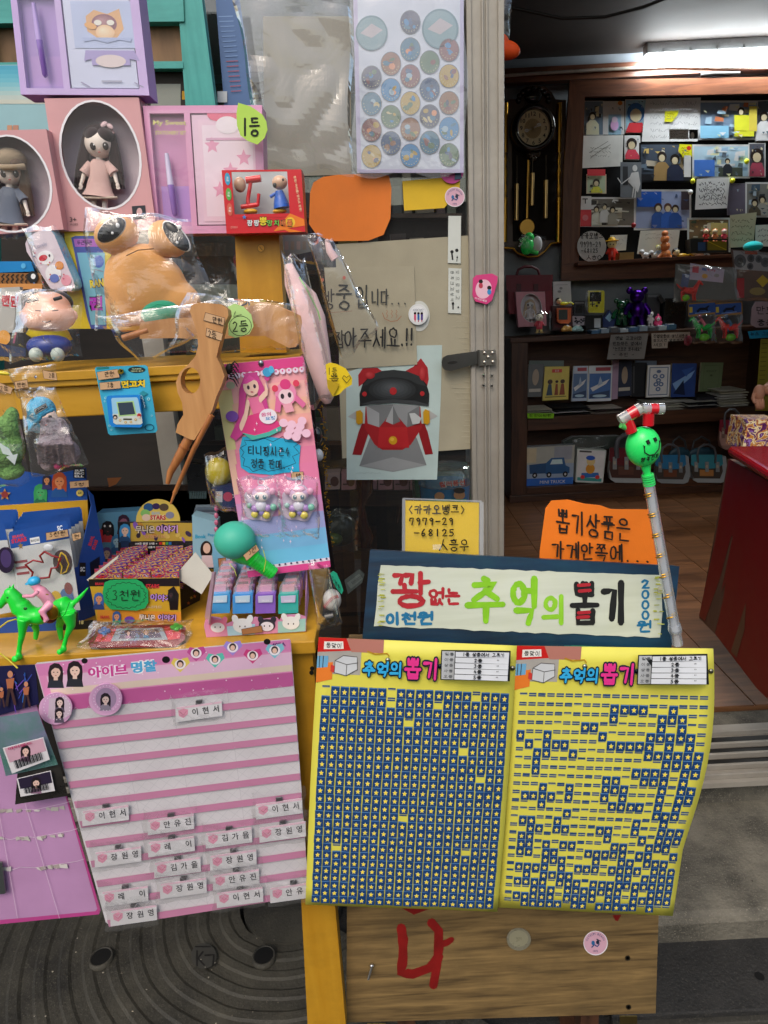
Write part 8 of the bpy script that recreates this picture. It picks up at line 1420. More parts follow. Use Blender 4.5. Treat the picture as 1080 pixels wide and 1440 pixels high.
t=thing('bagged_baseball','baseball in a clear bag hanging beside the sign','ball');z=T8;b=B(None,z);b.ball(112,845,1.06,54,66,'#c9c9c4',54,0,26,18);bl=part(b,'ball',mat('leather','#cfcfca'),t)
b=B(None,z)
for i in range(14):f=i/13;x=68+78*f;y=888-62*f-14*math.sin(math.pi*f);b.tube([(x-5,y-10,1.06-.050*math.sqrt(max(.1,1-((x-112)/56)**2))),(x+5,y+8,1.058-.051*math.sqrt(max(.1,1-((x-112)/56)**2)))],2.2,'#b8303a',5)
part(b,'stitch',mat('plastic','#b8323c'),bl,kind='stuff');b=B(None,z);b.tube([(75,950,1.06),(125,940,1.06)],[40,40],'#16181c',16);part(b,'black_stand',mat('plastic','#16181c'),t)
bag(VY(1.0),z,[(-30,600),(100,640),(180,980),(30,1010)],.02,'clear_bag',t,None,.012,26,0,41,fr=9)
b=B(VY(.985),z);b.slab([(102,690),(118,676),(140,690),(162,740),(178,790),(168,812),(140,780),(118,740)],'#1f9a78',.0008);b.hand('5천원',112,702,160,730,2.6,'#123428',55);tag(part(b,'green_tag',mat('paper',None)),'narrow green curved tag on the baseball bag','price label')
t=thing('name_tag_card','large pink and white striped card holding bagged name tags','hanging card');z=S5;NP=PL3((55,935,.940),(410,900,.940),(200,1290,.925));qn=[(122,84),(1002,-2),(1064,868),(372,976)]
b=B(NP,z);b.slab([(122,84),(128,78),(998,-4),(1004,2),(1066,866),(1062,870),(374,978),(366,972)],'#cbc7ca',.0014);part(b,'card',mat('card',None),t)
b=B(NP,z,.0018,1,.00005);b.quad=qn
b.rect(0,0,1,.17,'#d78ab5');b.rect(0,.0,1,.045,'#cf7fb0');b.rect(.03,.05,1,.1,'#dcb6cf');b.rect(.03,.1,1,.125,'#d9c6b5');b.rect(0,.13,1,.185,'#b85a92')
for i in range(40):b.ell(rnd.uniform(.02,.98),rnd.uniform(.01,.17),.003,.003,'#f0d8e6',0,5)
for k in range(11):
 v=.225+k*.0765;b.rect(0,v,1,v+.026,'#bd7d9c')
for k in range(11):
 v=.17+k*.0765
 for u in(.27,.5,.73):b.line([(u,v),(u,v+.055)],.0014,'#aeaab0')
 for j in range(18):u=j/18;b.line([(u,v+.008),(u+.055,v+.05)],.0011,'#b5b2b7');b.line([(u+.055,v+.008),(u,v+.05)],.0011,'#b5b2b7')
b.quad=None
bust(b,192,108,24,'#2a2024','#dcb8a8','#2c3038');bust(b,258,102,25,'#231c20','#e0c0b0','#2a2c34')
b.text('아이브',372,108,38,'#c23a8c',.04,138,-5,out=('#f2dcea',.06));b.text('명찰',497,92,40,'#4aa0cc',.04,90,-5,out=('#eef0f6',.06));b.text('40EA',962,16,14,'#3a2c60',.03,48,-4)
for x,y,c in((622,86,'#d9c25a'),(677,48,'#b84a8c'),(742,70,'#5ab8a8'),(803,28,'#9a84cc'),(872,56,'#c03a78'),(948,38,'#7ab8c8')):
 hp_=[(x,y+26),(x-32,y-6),(x-22,y-24),(x-4,y-20),(x,y-12),(x+6,y-22),(x+26,y-26),(x+34,y-8)];b.poly(hp_,c);b.ell(x,y-2,19,17,'#e6dce2');b.ell(x,y-4,12,13,'#35262a');b.ell(x,y-1,8,9,'#dcb6a4')
for x,y,r in((292,72,11),(573,68,14),(922,6,12)):b.ell(x,y,r,r*.85,'#140f12',0,16)
part(b,'card_print',mat('print',None,.04),t)
TG=[(687,245,'이현서','alone in the top pocket row'),(365,603,'이현서','leftmost in the first filled row'),(590,634,'안유진','top of the second column'),(592,710,'레이','second from the top of the second column'),(613,782,'김가을','third from the top of the second column'),(633,854,'장원영','lowest of the second column'),(790,680,'김가을','top of the third column'),(805,757,'장원영','second from the top of the third column'),(815,824,'안유진','third from the top of the third column'),(828,885,'이현서','lowest of the third column'),(963,580,'이현서','top of the right column'),(975,660,'장원영','second from the top of the right column'),(1012,868,'안유진','lowest of the right column by the yellow poster'),(408,746,'장원영','second from the top of the left column'),(432,882,'레이','third from the top of the left column'),(462,948,'장원영','lowest of the left column')]
for i,(x,y,nm,lab)in enumerate(TG):
 t=thing('name_tag','bagged name tag, '+lab,'name tag','bagged name tags on the striped card');w,h=(80,25);sl=-.14;o_=.004+(i%4)*.0008
 def R_(dx,dy):return(x+dx,y+dy+dx*sl)
 b=B(NP,z,o_);b.slab([R_(-w,-h),R_(w,-h),R_(w+2,h),R_(-w+2,h)],'#dedcde',.0028);pl_=part(b,'plate',mat('gloss',None),t,bevel=.0007)
 b=B(NP,z,o_+.0031,1,.00004);b.poly([R_(-w+2,-h+2),R_(w-2,-h+2),R_(w-2,-h+9),R_(-w+2,-h+9)],'#e2bccb');b.poly([R_(-w+8,-12),R_(-w+26,-16),R_(-w+42,-10),R_(-w+41,6),R_(-w+26,17),R_(-w+10,7)],'#d890a8');b.line([R_(-w+14,-6),R_(-w+26,6),R_(-w+36,-5)],2,'#c4708c')
 for k,ch in enumerate(nm):cx_=-14+k*(72/max(1,len(nm)-1));b.text(ch,*R_(cx_,1),24,'#1d1b20',.015,None,-8)
 part(b,'plate_print',mat('print',None,.02),pl_)
 b=B(NP,z,o_+.0);b.slab([R_(-10,-h-14),R_(12,-h-14),R_(12,-h+1),R_(-10,-h+1)],'#7a7a7c',.003);part(b,'metal_clip',mat('metal','#8f9093'),t)
 bag(NP,z,[R_(-w-10,-h-52),R_(w+12,-h-52),R_(w+14,h+6),R_(-w-8,h+6)],.003,'clear_bag',t,film('tag_bag',(1,1,1),.03,.45,.08,.15,20,.22),.0016,14,o_+.003,i*3.1,fr=26)
for i,(x,y,lab)in enumerate(((196,232,'left pink button badge with two faces, mirrored one over the other'),(368,201,'right pink button badge with a single dark haired portrait'))):
 t=thing('photo_badge',lab,'badge','pink button badges on the striped card');b=B(NP,z,.003);b.slab(circ(x,y,57,54,34),'#d9a8cc',.005);part(b,'rim',mat('gloss',None),t,bevel=.002,seg=3);b=B(NP,z,.0086,1,.00004);b.ell(x,y,53,50,'#d2a2c8',0,34)
 if i:b.ell(x-2,y+2,36,38,'#a58aa8',0,24);bust(b,x-4,y+2,17,'#2c242c','#dcc0b8','#8a8090')
 else:b.poly([(x-26,y-30),(x+30,y-36),(x+50,y-10),(x+50,y+24),(x+10,y+46),(x-30,y+38)],'#c9b4c4');bust(b,x+10,y-18,15,'#2c2228','#dcc0b8','#5a5060');bust(b,x+8,y+20,14,'#2c2228','#dcc0b8','#5a5060')
 for k in range(24):a=R(k*15);b.ell(x+45*math.cos(a),y+43*math.sin(a),1.8,1.8,'#f0e0ec',0,5)
 part(b,'portrait',mat('gloss',None),t)
t=thing('pink_card','large pink card with torn empty pockets at the lower left','hanging card');LP=VY(.949,at=(60,1150));b=B(LP,z);b.slab([(-60,200),(120,200),(235,548),(348,930),(342,945),(-60,985)],'#b8468a',.0012);b.off+=.0002;b.poly([(-60,200),(118,200),(228,548),(336,928),(330,936),(-60,972)],'#b98cb6');part(b,'card',mat('card',None),t)
b=B(LP,z,.0018)
for y0,x1 in((590,240),(685,262),(790,285)):
 pts=[(-60,y0),(0,y0-2),(40,y0+4),(70,y0-6),(120,y0-4),(x1-20,y0-26),(x1+5,y0-34)];b.line(pts,1.6,'#d9c4d6')
 for k in range(12):xx=rnd.uniform(-20,210);yy=y0-4-max(0,xx-120)*.12;b.poly([(xx,yy),(xx+rnd.uniform(8,22),yy-rnd.uniform(0,6)),(xx+rnd.uniform(14,26),yy+rnd.uniform(4,14)),(xx+2,yy+rnd.uniform(5,14))],rnd.choice(['#b9b4ac','#cfc9c4','#a89c98']))
for x0,x1 in((-10,60),(85,205)):b.line([(x0,560),(x1,960)],1.4,'#d4bcd2')
part(b,'torn_pockets',mat('paper',None),t)
t=thing('stage_photo_strip','printed strip of dancers on a purple stage at the card top','poster');b=B(VY(.944,at=(60,980)),z);b.slab([(-60,92),(122,84),(135,220),(-60,275)],'#1c1c44',.001);b.off+=.0003
for i in range(18):a=rnd.uniform(-60,120);c_=rnd.uniform(95,230);b.line([(a,c_),(a+rnd.uniform(-30,30),c_+30)],3,rnd.choice(['#3a4aa0','#6a4ab0','#2a6ab8','#a04a8a']))
for x,y,s in((35,135,1.2),(90,165,.9),(5,180,.7)):b.ell(x,y-14*s,8*s,10*s,'#c98a6a');b.poly([(x-12*s,y),(x+12*s,y-4),(x+8*s,y+30*s),(x-8*s,y+30*s)],'#b06a4a');b.line([(x-4,y+30*s),(x-10*s,y+75*s)],8*s,'#3a2a2a');b.line([(x+4,y+30*s),(x+14*s,y+72*s)],8*s,'#4a3030')
part(b,'strip',mat('print',None),t)
for i,(pq,cardq,pc,cc,lab)in enumerate((([(60,460),(205,425),(235,538),(52,568)],[(58,478),(175,450),(190,520),(72,540)],'#4c4a44','#2a2238','lower dark foil photo pack with a barcode'),([(-30,270),(130,245),(200,430),(20,470)],[(10,372),(150,335),(172,412),(42,460)],'#8fb8a8','#c9a0b0','upper iridescent green photo pack with a barcode'))):
 t=thing('photo_pack',lab,'packet','foil photo packs');FPn=VY(.925-i*.008,at=(60,1070));b=B(FPn,z);b.quad=pq;n=8;vs=[FPn.hit(*b.m(u/n,v/n),.003+.006*math.sin(math.pi*u/n)*math.sin(math.pi*v/n)+.001*noise.noise(Vector((u*1.3,v*1.7,i))))for v in range(n+1)for u in range(n+1)]
 b.add(vs,[(v*(n+1)+u,v*(n+1)+u+1,(v+1)*(n+1)+u+1,(v+1)*(n+1)+u)for v in range(n)for u in range(n)],pc,True);part(b,'foil_pouch',groundmat('iridescent_foil' if i else 'dark_foil','#5aa58c' if i else '#2e2c2a','#a99ac8' if i else '#55524c',9,.3,.15,None,.55,20),t)
 b=B(FPn,z,.011);b.quad=cardq;b.slab([(0,0),(1,0),(1,1),(0,1)],'#d9d6d8',.0006);b.off+=.0002;b.rect(.03,.04,.97,.6,cc);b.quad=None;cx=(cardq[0][0]+cardq[1][0])/2;cy=(cardq[0][1]+cardq[1][1])/2;bust(b,cx+8,cy+28,16,'#241c22','#e0bcae','#8a6a80')
 b.quad=cardq;
 for k in range(26):u=.12+k*.028;b.rect(u,.58,u+(.006+.01*((k*7)%3)),.9,'#16161a')
 if i:b.text('아이랜드',.4,.1,.12,'#b8466e',.03,.6)
 part(b,'barcode_card',mat('card',None),t)
b=B(VY(.945,at=(0,1240)),z,.004);b.slab([(-60,760),(10,765),(22,870),(-60,880)],'#3f4342',.003);tag(part(b,'grey_pack',mat('gloss',None)),'small dark grey packet cut by the left edge on the pink card','packet','foil photo packs')
# ================================================================== FRONT: sign, posters, plywood table
TP=VY(1.0,at=(700,1100))
tz=P(700,915,1.0).z
tb=thing('plywood_table','weathered plywood fronted table with a red painted letter and stickers','table')
b=B(TP);b.slab([(490,897),(938,897),(922,1425),(487,1438)],'#9c7c50',-.014);part(b,'front_board',PLY,tb,bevel=.002)
a_=TP.hit(490,905);c_=TP.hit(930,905)
b=B();b.box((TP.hit(560,905).x,1.016,tz-.02),(TP.hit(880,905).x,1.22,tz-.002),'#8a6c44');part(b,'table_top',PLY,tb)
for x in(a_.x+.06,c_.x-.08):
 for y in(1.03,1.17):b=B();b.box((x-.018,y-.01,0),(x+.018,y+.03,tz-.021),'#332518');part(b,'leg',DARKV,tb)
b=B(TP,T2,.0004,1,.0001)
b.line([(236,74),(240,100),(240,140),(236,176),(262,180),(300,166),(322,140)],22,'#8a1715',0,.12);b.line([(306,62),(322,80),(322,120),(318,160),(310,205)],22,'#8a1715',.1,.1);b.line([(322,112),(340,108),(352,100)],17,'#8a1715',.3)
part(b,'painted_letter',mat('paint',None,.35),tb);b=B(TP,T2,.0004,1,.0001);b.line([(238,20),(265,36),(296,24)],14,'#8a1715');part(b,'painted_letter',mat('paint',None,.35),tb);b=B(TP,T2,.0004);b.poly([(722,44),(742,44),(734,58),(728,56)],'#8a1715');part(b,'painted_letter',mat('paint',None,.35),tb)
b=B(TP,T2,.0004);b.slab(circ(506,98,28,25,26),'#7c7866',.0025);b.ell(506,98,22,19,'#8e8a72',0,22);b.text('PEPSI'[:0]+'해피',506,98,7,'#6a6650');tag(part(b,'bottle_cap_magnet',mat('plastic',None)),'round worn olive metal disc on the plywood board','magnet')
sticker('round pink sticker with two small figures on the plywood board',683,108,28,T2,TP,.0005)
b=B(None,T2);b.tube([(168,162,.992),(160,192,.984)],3,'#cccccc',8);b.ball(168,160,.99,5,3.5,'#cccccc',4);tag(part(b,'bent_screw',mat('metal','#c9c9c9')),'bent screw sticking out of the left of the plywood board','screw')
b=B(TP,T2,.0006)
for x,y in((757,143),(759,256)):b.ell(x,y,6,6,'#5d5a50');b.ell(x,y,3,3,'#201d18')
part(b,'screw_head',mat('metal',None),tb)
for(x0,x1,y)in((738,778,275),(158,200,292)):b=B(TP,T2,-.012);b.slab([(x0,y),(x1,y),(x1,y+17),(x0,y+17)],'#b8a468',.002);b.ell((x0+x1)/2,y+8,4,4,'#3a3222');part(b,'brass_hinge',mat('metal','#a8935a'),tb)
SP=PL3((530,780,1.025),(945,800,1.025),(700,925,.985))
sg=thing('painted_sign','hand painted wooden sign, coloured letters on white in a navy frame','sign')
b=B(SP,S4);b.slab([(38,397),(848,440),(826,668),(18,630)],'#0f2c44',-.018);part(b,'frame_board',woodmat('navy_paint','#071a2c','#123a56',2,(8,1,1),.35,.3,.35,'#1f5a5a'),sg,bevel=.003)
b=B(SP,S4,.0008,1,.00005)
ed=[(66,437)]+[(66+i*20,437+i*.74+rnd.uniform(-1.5,1.5))for i in range(1,37)]+[(803,463),(800,500),(803,560),(797,626)]+[(790-i*20,627-i*.83+rnd.uniform(-2,2))for i in range(0,37)]+[(48,597),(55,540),(58,490)]
b.slab(ed,'#c9cdbb',.0008);part(b,'white_panel',woodmat('white_brushed_paint','#aab09c','#cdd2c2',1.6,(14,1,1),.45,.35,.25,'#c2c48a'),sg)
b=B(SP,S4,.0020,1,.00005)
for i in range(44):y=rnd.uniform(440,596);x=rnd.choice([rnd.uniform(56,68),rnd.uniform(780,800)]);y=y if x<100 else y+26;b.line([(x,y),(x+rnd.uniform(6,14),y+rnd.uniform(-1,1))],rnd.uniform(1.5,4),rnd.choice(['#b5b83a','#a3a83a','#c5c862']))
for i in range(14):x=rnd.uniform(540,820);b.line([(x,648+(x-540)*.04),(x+rnd.uniform(20,50),648+(x-500)*.04)],rnd.uniform(2,5),rnd.choice(['#0f6a6a','#1b5a80','#2a7a5a']))
part(b,'brush_stains',mat('paint',None,.25),sg,kind='stuff')
def hs(ch,x0,y0,x1,y1,w,c):
 b=B(SP,S4,.0020,1,.00005);b.hand(ch,x0,y0,x1,y1,w,c,0,.012,.06,.14)
 if ch=='뽑':
  for x,y in((598,490),(600,505),(598,562),(596,574)):b.line([(x-14,y),(x+14,y-2)],9,'#b01c28')
 part(b,'painted_letter',mat('paint',None,.25),sg)
hs('꽝',96,460,192,545,14,'#ae1a26');hs('없',192,499,232,540,8,'#b01c28');hs('는',236,500,272,540,8,'#b01c28')
hs('추',292,472,388,582,17,'#84c41a');hs('억',408,474,474,590,17,'#84c41a');hs('의',492,520,548,590,13,'#8ecb2a')
hs('뽑',566,484,634,590,14,'#14130f');hs('기',646,486,708,588,17,'#14130f')
hs('이',80,563,116,592,8,'#14709c');hs('천',122,562,158,592,8,'#14709c');hs('원',164,561,202,592,8,'#14709c')
for i,ch in enumerate('2000'):hs(ch,748,476+i*27,770,498+i*27,6,'#14709c')
hs('원',738,584,774,612,6,'#14709c')
b=B(SP,S4,.0005);b.slab(circ(798,500,9,9,16),'#b9b49c',.002);part(b,'push_pin',mat('plastic'),sg)
b=B(SP,T8,.0005);b.rect(700,522,750,552,'#4a6a7a');part(b,'tape',film('tape',(1,1,1),.25,.5),sg)
CP=VY(1.10,0,6,at=(640,780));cdt=thing('bank_card_sign','yellow handwritten account card in a clear sleeve behind the sign','sign')
b=B(CP,T8);b.slab([(540,265),(970,277),(968,640),(536,640)],'#e2bd1e',.0012);part(b,'card',mat('paper'),cdt)
b=B(CP,T8,.0018);b.hand('<카카오뱅크>',556,292,890,345,6.5,'#1f1c14',0,.03);b.hand('7979-29',562,365,822,408,8,'#17150f');b.hand('-68125',590,432,826,475,8,'#17150f');b.hand('ㅅ흥우',735,492,910,560,7,'#17150f');part(b,'handwriting',mat('paper'),cdt)
b=B(CP,T8,.004);b.poly([(530,247),(975,262),(998,275),(1000,640),(520,640),(520,262)],'#ffffff');part(b,'clear_sleeve',film('sleeve',(1,1,1),.05,.55,.06,.3,14),cdt)
b=B(CP,T8,.005)
for q in([(524,250),(985,266),(985,274),(524,258)],[(975,270),(998,276),(996,640),(974,640)],[(522,256),(540,258),(538,640),(520,640)]):b.poly(q,'#a9b0ae')
part(b,'sleeve_edge',film('sleeve_edge',(.9,.95,.93),.3,.6,.1,.3,20),cdt)
OP=VY(1.12,0,5,at=(840,780));t=thing('orange_card_sign','orange cut card with black handwriting behind the sign','sign')
b=B(OP,S4);b.slab([(480,470),(482,400),(497,288),(512,268),(555,265),(600,276),(640,280),(668,290),(775,291),(800,380),(800,470)],'#ee741c',.0012);part(b,'card',mat('paper','#ef7a1e'),t)
b=B(OP,S4,.0018);b.hand('뽑기상품은',526,290,718,350,5.2,'#231a14',8,.02);b.hand('가게안쪽에...',514,375,775,418,5.2,'#231a14',3,.02);part(b,'handwriting',mat('paper'),t)
TROW=lambda i:.197+.0355*i-.000175*i*i
def tmesh():
 b=B();c='#0e3c6f';x,y=.5,.5
 b.add([(-x,-y,0),(x,-y,0),(x,y,0),(-x,y,0),(-x,-y,2.2),(x,-y,2.2),(x,y,.8),(-x,y,.8)],[(4,5,6,7),(0,1,5,4),(1,2,6,5),(3,0,4,7)],c)
 zt_=lambda yy:.8+(y-yy)*1.4
 b.add([(-x,y-.03,.85),(x,y-.03,.85),(x,y-.10,.99),(-x,y-.10,.99)],[(0,1,2,3)],'#5c86b8')
 for rr,cc,dz in((.40,'#0a2346',.08),(.33,'#e8dfa0',.14),(.27,'#ecd03a',.2)):
  s=[(px_*1.0,-py_)for px_,py_ in star(0,.10,rr)];b.add([(p[0],p[1],zt_(p[1])+dz)for p in s],[tuple(range(9,-1,-1))],cc)
 me=bpy.data.meshes.new('ticket');me.from_pydata([tuple(v)for v in b.v],[],b.f);ca=me.color_attributes.new('Col','FLOAT_COLOR','CORNER');buf=[]
 for pz,c in zip(me.polygons,b.c):buf+=[c[0],c[1],c[2],1.0]*pz.loop_total
 ca.data.foreach_set('color',buf);me.materials.append(mat('card'));return me,b
TM,TB=tmesh()
class Sheet:
 """a hung paper sheet: (u,v) -> world point; small bulges keep it from being a plane"""
 def __init__(s,q,Yt,Yb,bow,dep):s.q=q;s.Y=(Yt,Yb);s.bow=bow;s.dep=dep
 def w(s,u,v,off=0):
  a,b_,c,d=s.q;x=(a[0]*(1-u)+b_[0]*u)*(1-v)+(d[0]*(1-u)+c[0]*u)*v+s.bow(u,v);y=(a[1]*(1-u)+b_[1]*u)*(1-v)+(d[1]*(1-u)+c[1]*u)*v
  return P(x,y,s.Y[0]*(1-v)+s.Y[1]*v-s.dep(u,v)-off)
def sheetpart(b,S,polys,off):
 """each polygon is laid on the curved sheet"""
 for pts,c in polys:off+=.00006;b.add([S.w(u,v,off)for u,v in pts],[tuple(range(len(pts)))],c)
 return off
class SB(B):
 def __init__(s,S,off):super().__init__(None,PX,off);s.S=S
 def pt(s,x,y,off=None):return s.S.w(x,y,s.off if off is None else off)
def poster(label,S,missing,present=None):
 t=thing('ticket_poster',label,'poster','yellow prize ticket posters')
 b=B();n=16;vs=[S.w(i/n,k/n)for k in range(n+1)for i in range(n+1)];b.add(vs,[(k*(n+1)+i,k*(n+1)+i+1,(k+1)*(n+1)+i+1,(k+1)*(n+1)+i)for k in range(n)for i in range(n)],'#e0cf1c',True);part(b,'paper_sheet',mat('print','#d8d052',.05),t,solid=.0006)
 def cell(c,r):return.053+c*.9/19,TROW(r)
 cells=[(c,r)for r in range(26)for c in range(20)if((c,r)in present if present is not None else(c,r)not in missing)]
 st=B();k=0
 for c,r in cells:
  u,v=cell(c,r);hw=.0208;hv=(TROW(r+1)-TROW(r))*(.49+.012*math.sin(c*7+r*3));o=.0006
  jt=rnd.uniform(-.0015,.0015);js=rnd.uniform(-.0012,.0012)
  p=S.w(u+jt,v+js*.5,o);X=(S.w(u+hw,v+js,o)-S.w(u-hw,v-js,o));Yv=(S.w(u,v-hv,o)-S.w(u,v+hv,o));N=X.cross(Yv).normalized();N=(N if N.dot(CAM-p)>0 else-N)*rnd.choice((.0005,.0006,.0007,.0011))
  mw=Matrix(((X.x,Yv.x,N.x,p.x),(X.y,Yv.y,N.y,p.y),(X.z,Yv.z,N.z,p.z),(0,0,0,1)))
  if k<300:inst(TM,'ticket',t,mw)
  else:
   for f,cc in zip(TB.f,TB.c):st.add([mw@TB.v[i]for i in f],[tuple(range(len(f)))],cc)
  k+=1
 if st.v:part(st,'ticket_rows',mat('card'),t,kind='stuff')
 sb=SB(S,.0005);cs=set(cells)
 for r in range(26):
  for c in range(20):
   if(c,r)in cs:continue
   u,v=cell(c,r);dv=(TROW(r+1)-TROW(r))/2
   for e,hh,cc in((-.8,.0045,'#1c4478'),(-.38,.003,'#1c4478'),(-.62,.002,'#b0b078')):
    if e>-.5 and(c,r+0)and(c+r)%7==0:continue
    sb.poly([(u-.019,v+dv*e-hh),(u+.019,v+dv*e-hh),(u+.019,v+dv*e+hh*.6),(u-.019,v+dv*e+hh*.6)],cc)
    sb.off=.0005+(sb.off-.0005)%.0004
 part(sb,'torn_stubs',mat('print'),t,kind='stuff')
 sb=SB(S,.0006)
 for r in range(27):pass
 sb.poly([(.0,.0),(.22,.0),(.22,.135),(.0,.135)],'#a9a49c');sb.poly([(.0,.0),(.15,.0),(.17,.045),(.0,.055)],'#c8201c');sb.poly([(.03,.015),(.125,.012),(.13,.04),(.03,.044)],'#e9e4dc');sb.poly([(.14,.0),(.33,.0),(.33,.05),(.17,.05)],'#b5786a')
 sb.poly([(.0,.1),(.08,.09),(.08,.155),(.0,.17)],'#e07a2a');sb.poly([(.0,.07),(.055,.068),(.055,.11),(.0,.115)],'#6aa5c9')
 for px_,w_ in((.012,.004),(.03,.004)):sb.line([(px_,.07),(px_,.112)],.004,'#3a3a3a')
 sb.poly([(.09,.085),(.13,.065),(.2,.068),(.205,.115),(.15,.14),(.09,.13)],'#c9ccce');sb.line([(.09,.085),(.13,.065),(.2,.068),(.205,.115),(.15,.14),(.09,.13),(.09,.085)],.003,'#4a4a4a');sb.line([(.09,.085),(.15,.098),(.205,.09)],.003,'#5a5a5a');sb.line([(.15,.098),(.15,.14)],.003,'#5a5a5a');sb.poly([(.07,.1),(.09,.105),(.088,.13),(.07,.125)],'#c83a34');sb.line([(.25,.045),(.29,.055),(.35,.05),(.36,.06)],.005,'#b98a1a')
 for w_,cols in((.026,('#16243a',)*5),(.0125,('#35a9dd','#35a9dd','#35a9dd','#e0358a','#e0358a'))):
  for i,(ch,c)in enumerate(zip('추억의뽑기',cols)):
   x0=.235+i*.068+(.006 if i>2 else 0);big=i>2;dx=.078 if big else.058
   if i==4:x0+=.022
   sb.hand(ch,x0,.085-(.018 if big else 0),x0+dx,.135+(.003 if big else 0),w_*(1.05 if big else.85),c,0,.0,.1,0)
 sb.poly([(.62,.028),(1.0-.03,.02),(.975,.135),(.625,.14)],'#16181a');sb.poly([(.626,.032),(.69,.031),(.692,.136),(.63,.137)],'#b9bcbe')
 for k in range(5):
  v0=.033+k*.0212;sb.poly([(.694,v0),(.963,v0-.006+k*.0008),(.963,v0+.0165),(.695,v0+.0185)],'#d5d8dc')
  sb.hand(['일등','이등','삼등','사등','오등'][k],.64,v0+.004,.685,v0+.014,.0022,'#55585a',0,.02)
  sb.hand(['1등 상품에서 고르기','2등','3등','4등','5등'][k],.73 if k==0 else.79,v0+.002,.94 if k==0 else.83,v0+.015,.0032,'#1b1b1d',-1,.03)
  if k:sb.hand('"',.9,v0+.002,.92,v0+.012,.003,'#1b1b1d')
 sb.hand('등맞이',.04,.02,.12,.037,.003,'#222222');part(sb,'printed_header',mat('print'),t)
 for u,v,c in((.355,.075,'#9c9c8c'),(.62,.09,'#2a3a40'),(.985,.085,'#8d8a78')):
  p=S.w(u,v,.002);b=B();b.ballw(p,(.0042,.003,.0042),c,None,12,6);part(b,'drawing_pin',mat('metal',c),t)
 return t
q1=[(448,896),(727,908),(699.5,1282),(429.5,1272)];q2=[(727,908),(1003,912),(946,1288),(700,1276)]
miss={(0,0),(7,0),(7,1),(16,0),(12,1),(9,3),(15,6),(17,9),(9,14),(2,18),(16,18)}
S_1=Sheet(q1,.945,.905,lambda u,v:3*math.sin(math.pi*v)*(u-.5),lambda u,v:.006*math.sin(math.pi*v)+.004*math.sin(math.pi*u))
S_2=Sheet(q2,.945,.915,lambda u,v:17*(u**3)*math.sin(math.pi*min(1,v*1.35))**1.0*(1 if v<.74 else 0),lambda u,v:.012*math.sin(math.pi*min(1,v*1.2))*(.3+.7*u*u)+.003*math.sin(math.pi*u))
PR={1:(10,11,12,13,16),2:(10,15,16,17),3:(7,8,15,17),4:(0,3,9,14,15,16,17,18),5:(1,3,4,5,10,11,12,13,14,16,18),6:(2,3,6,14,15,16,17,18,19),7:(2,16,17,18,19),8:(2,13,14,15,16,18,19),9:(10,11,14,15,16,18),10:(3,6,10,11,12,16,18,19),11:(1,2,3,4,6,10,12,16,18,19),12:(3,11,12,13,14,16,18),13:(6,16,17,18),14:(1,2,5,14,17),15:(2,3,5,6,10,11,14,17,18,19),16:(1,2,11,15,17,18,19),17:(1,2,4,6,7,12,13,16,17,18),18:(1,2,4,5,9,10,11,12,13,15,16,19),19:(4,5,6,10,13,14,16,17,18),20:(1,2,3,4,6,8,9,10,12,13,14,15,17,18,19),21:(2,4,5,6,7,13,14,16,17,18,19),22:(1,2,3,4,6,7,8,10,11,12,13,14,15,16,17,18,19),23:(3,4,5,7,8,9,10,11,12,13,15,17,18,19),24:(1,2,3,4,5,7,8,9,10,12,13,15,16,17,18,19),25:(2,3,4,5,6,8,9,11,12,13,14,15,17)}
poster('yellow poster nearly full of blue star tickets, left one under the sign',S_1,miss)
poster('yellow poster with many star tickets torn off, right one with a curling edge',S_2,(),{(c,r)for r,cs in PR.items()for c in cs})
t=thing('toy_wand','green smiley balloon toy wand leaning against the sign frame','toy');YW_=.965
b=B(None,R7);b.ball(581,819,YW_,68,82,'#2fe063',60,-8,28,18);b.tube([(590,890,YW_),(596,920,YW_),(600,945,YW_)],[22,14,18],'#2fe063',16);hd=part(b,'balloon_head',mat('plastic','#2ee56a',.03),t)
b=B(None,R7)
for i in range(5):b.tube([(599+i*1.5,930+i*9,YW_),(600+i*1.5,936+i*9,YW_)],24,'#2fe063',16)
part(b,'threaded_neck',mat('plastic','#38dc6c',.03),t)
fr_=P(*B(None,R7).m(581,819),YW_);
FP=Pl(fr_+(CAM-fr_).normalized()*.021,(CAM-fr_).normalized())
def onball(pts,w,c,b):
 u=pxsize(fr_)/R7[2];ex=Vector((1,0,0));ez=Vector((0,0,1));o=[]
 for x,y in pts:
  dx=(x-581)*u;dz=-(y-819)*u;q=1-(dx/(68*u))**2-(dz/(82*u))**2;o.append(fr_+Vector((dx,-60*u*math.sqrt(max(.02,q))-.0006,dz)))
 b.tubew(o,w*u,c,6,True)
b=B();onball([(562,806),(566,830),(584,842),(606,840),(624,822),(631,792)],2.4,'#14201a',b);onball([(574,782),(580,796)],7,'#14201a',b);onball([(604,775),(610,789)],7,'#14201a',b);onball([(558,802),(566,806)],1.5,'#14201a',b);onball([(626,790),(636,792)],1.5,'#14201a',b)
for k,ch in enumerate(('"행','복','전','파')):pass
for k,ch in enumerate('행복전파'):
 for st_ in syl(ch,.0):onball([(556+k*19+a*15,850-k*4+c_*20)for a,c_ in st_],1.2,'#14201a',b)
part(b,'drawn_face',mat('matte','#14201a'),hd)
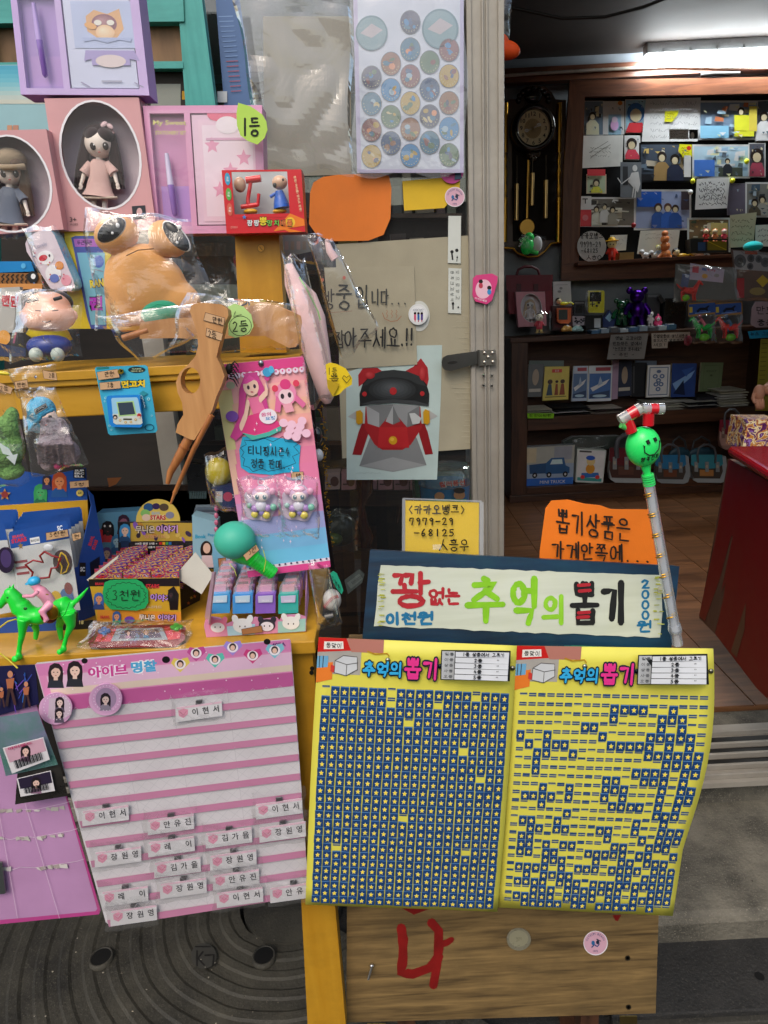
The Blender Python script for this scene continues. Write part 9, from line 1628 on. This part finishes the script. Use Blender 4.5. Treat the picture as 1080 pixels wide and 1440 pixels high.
def can(x0,y0,x1,y1,r,bands,nm,lb=None):
 o_=None
 for f0,f1,c,m in bands:
  b=B(None,R7);b.tube([(x0+(x1-x0)*f0,y0+(y1-y0)*f0,YW_-.005),(x0+(x1-x0)*f1,y0+(y1-y0)*f1,YW_-.005)],r,c,16);o2=part(b,nm if o_ is None else 'band',m,t if o_ is None else o_);o_=o_ or o2
RED=mat('gloss','#c91a24');CLR=film('milky_plastic',(.85,.95,.8),.3,.5,.12,.05,10)
can(488,715,572,665,26,((0,.42,'#c9dba8',CLR),(.40,.8,'#c91a24',RED),(.78,1,'#c9dba8',CLR)),'horn_cap');can(576,668,662,668,22,((0,.38,'#c9dba8',CLR),(.36,.72,'#c91a24',RED),(.7,1,'#c9dba8',CLR)),'horn_cap')
can(516,712,535,760,23,((0,1,'#c91a24',RED),),'horn_tube');can(603,686,601,734,22,((0,1,'#c91a24',RED),),'horn_tube')
can(495,728,520,740,17,((0,1,'#6fdc6a',mat('plastic','#5fd86a')),),'horn_collar')
b=B(None,PX);b.tube([(912,678,YW_),(930,778,YW_),(949,885,YW_)],7.5,'#dddddd',18);st_=part(b,'clear_stick',film('stick_plastic',(.9,.93,.95),.30,.6,.1,.02,10),t)
b=B(None,PX);b.tube([(913,684,YW_),(946,868,YW_)],5.4,'#b9bfc4',14);part(b,'inner_tube',film('stick_core',(.85,.88,.9),.35,.5,.2,.02,10),st_)
b=B(None,PX)
for k in range(26):
 f=k/26;x=913.5+33*f;y=688+180*f;pts=[]
 if k%4>1 and k>1:continue
 for j in range(9):a=j*.4+k*1.5;pts.append((x+7.2*math.cos(a),y+2.4*math.sin(a)+j*1.0,YW_-.007*math.sin(a)))
 b.tube(pts,1.3,'#c99a3a',5)
part(b,'gold_ribbon',mat('metal','#d0a040'),st_)
b=B(None,PX);b.tube([(948,878,YW_),(949,884,YW_),(949.3,885,YW_),(950,889,YW_)],[8.5,9.5,9.5,8.5],'#dddddd',16);b.tube([(950,889,YW_),(953,906,YW_)],[7,7.5],'#dddddd',16);part(b,'end_cap',film('stick_plastic',(.9,.93,.95),.3,.6),t)
finish()
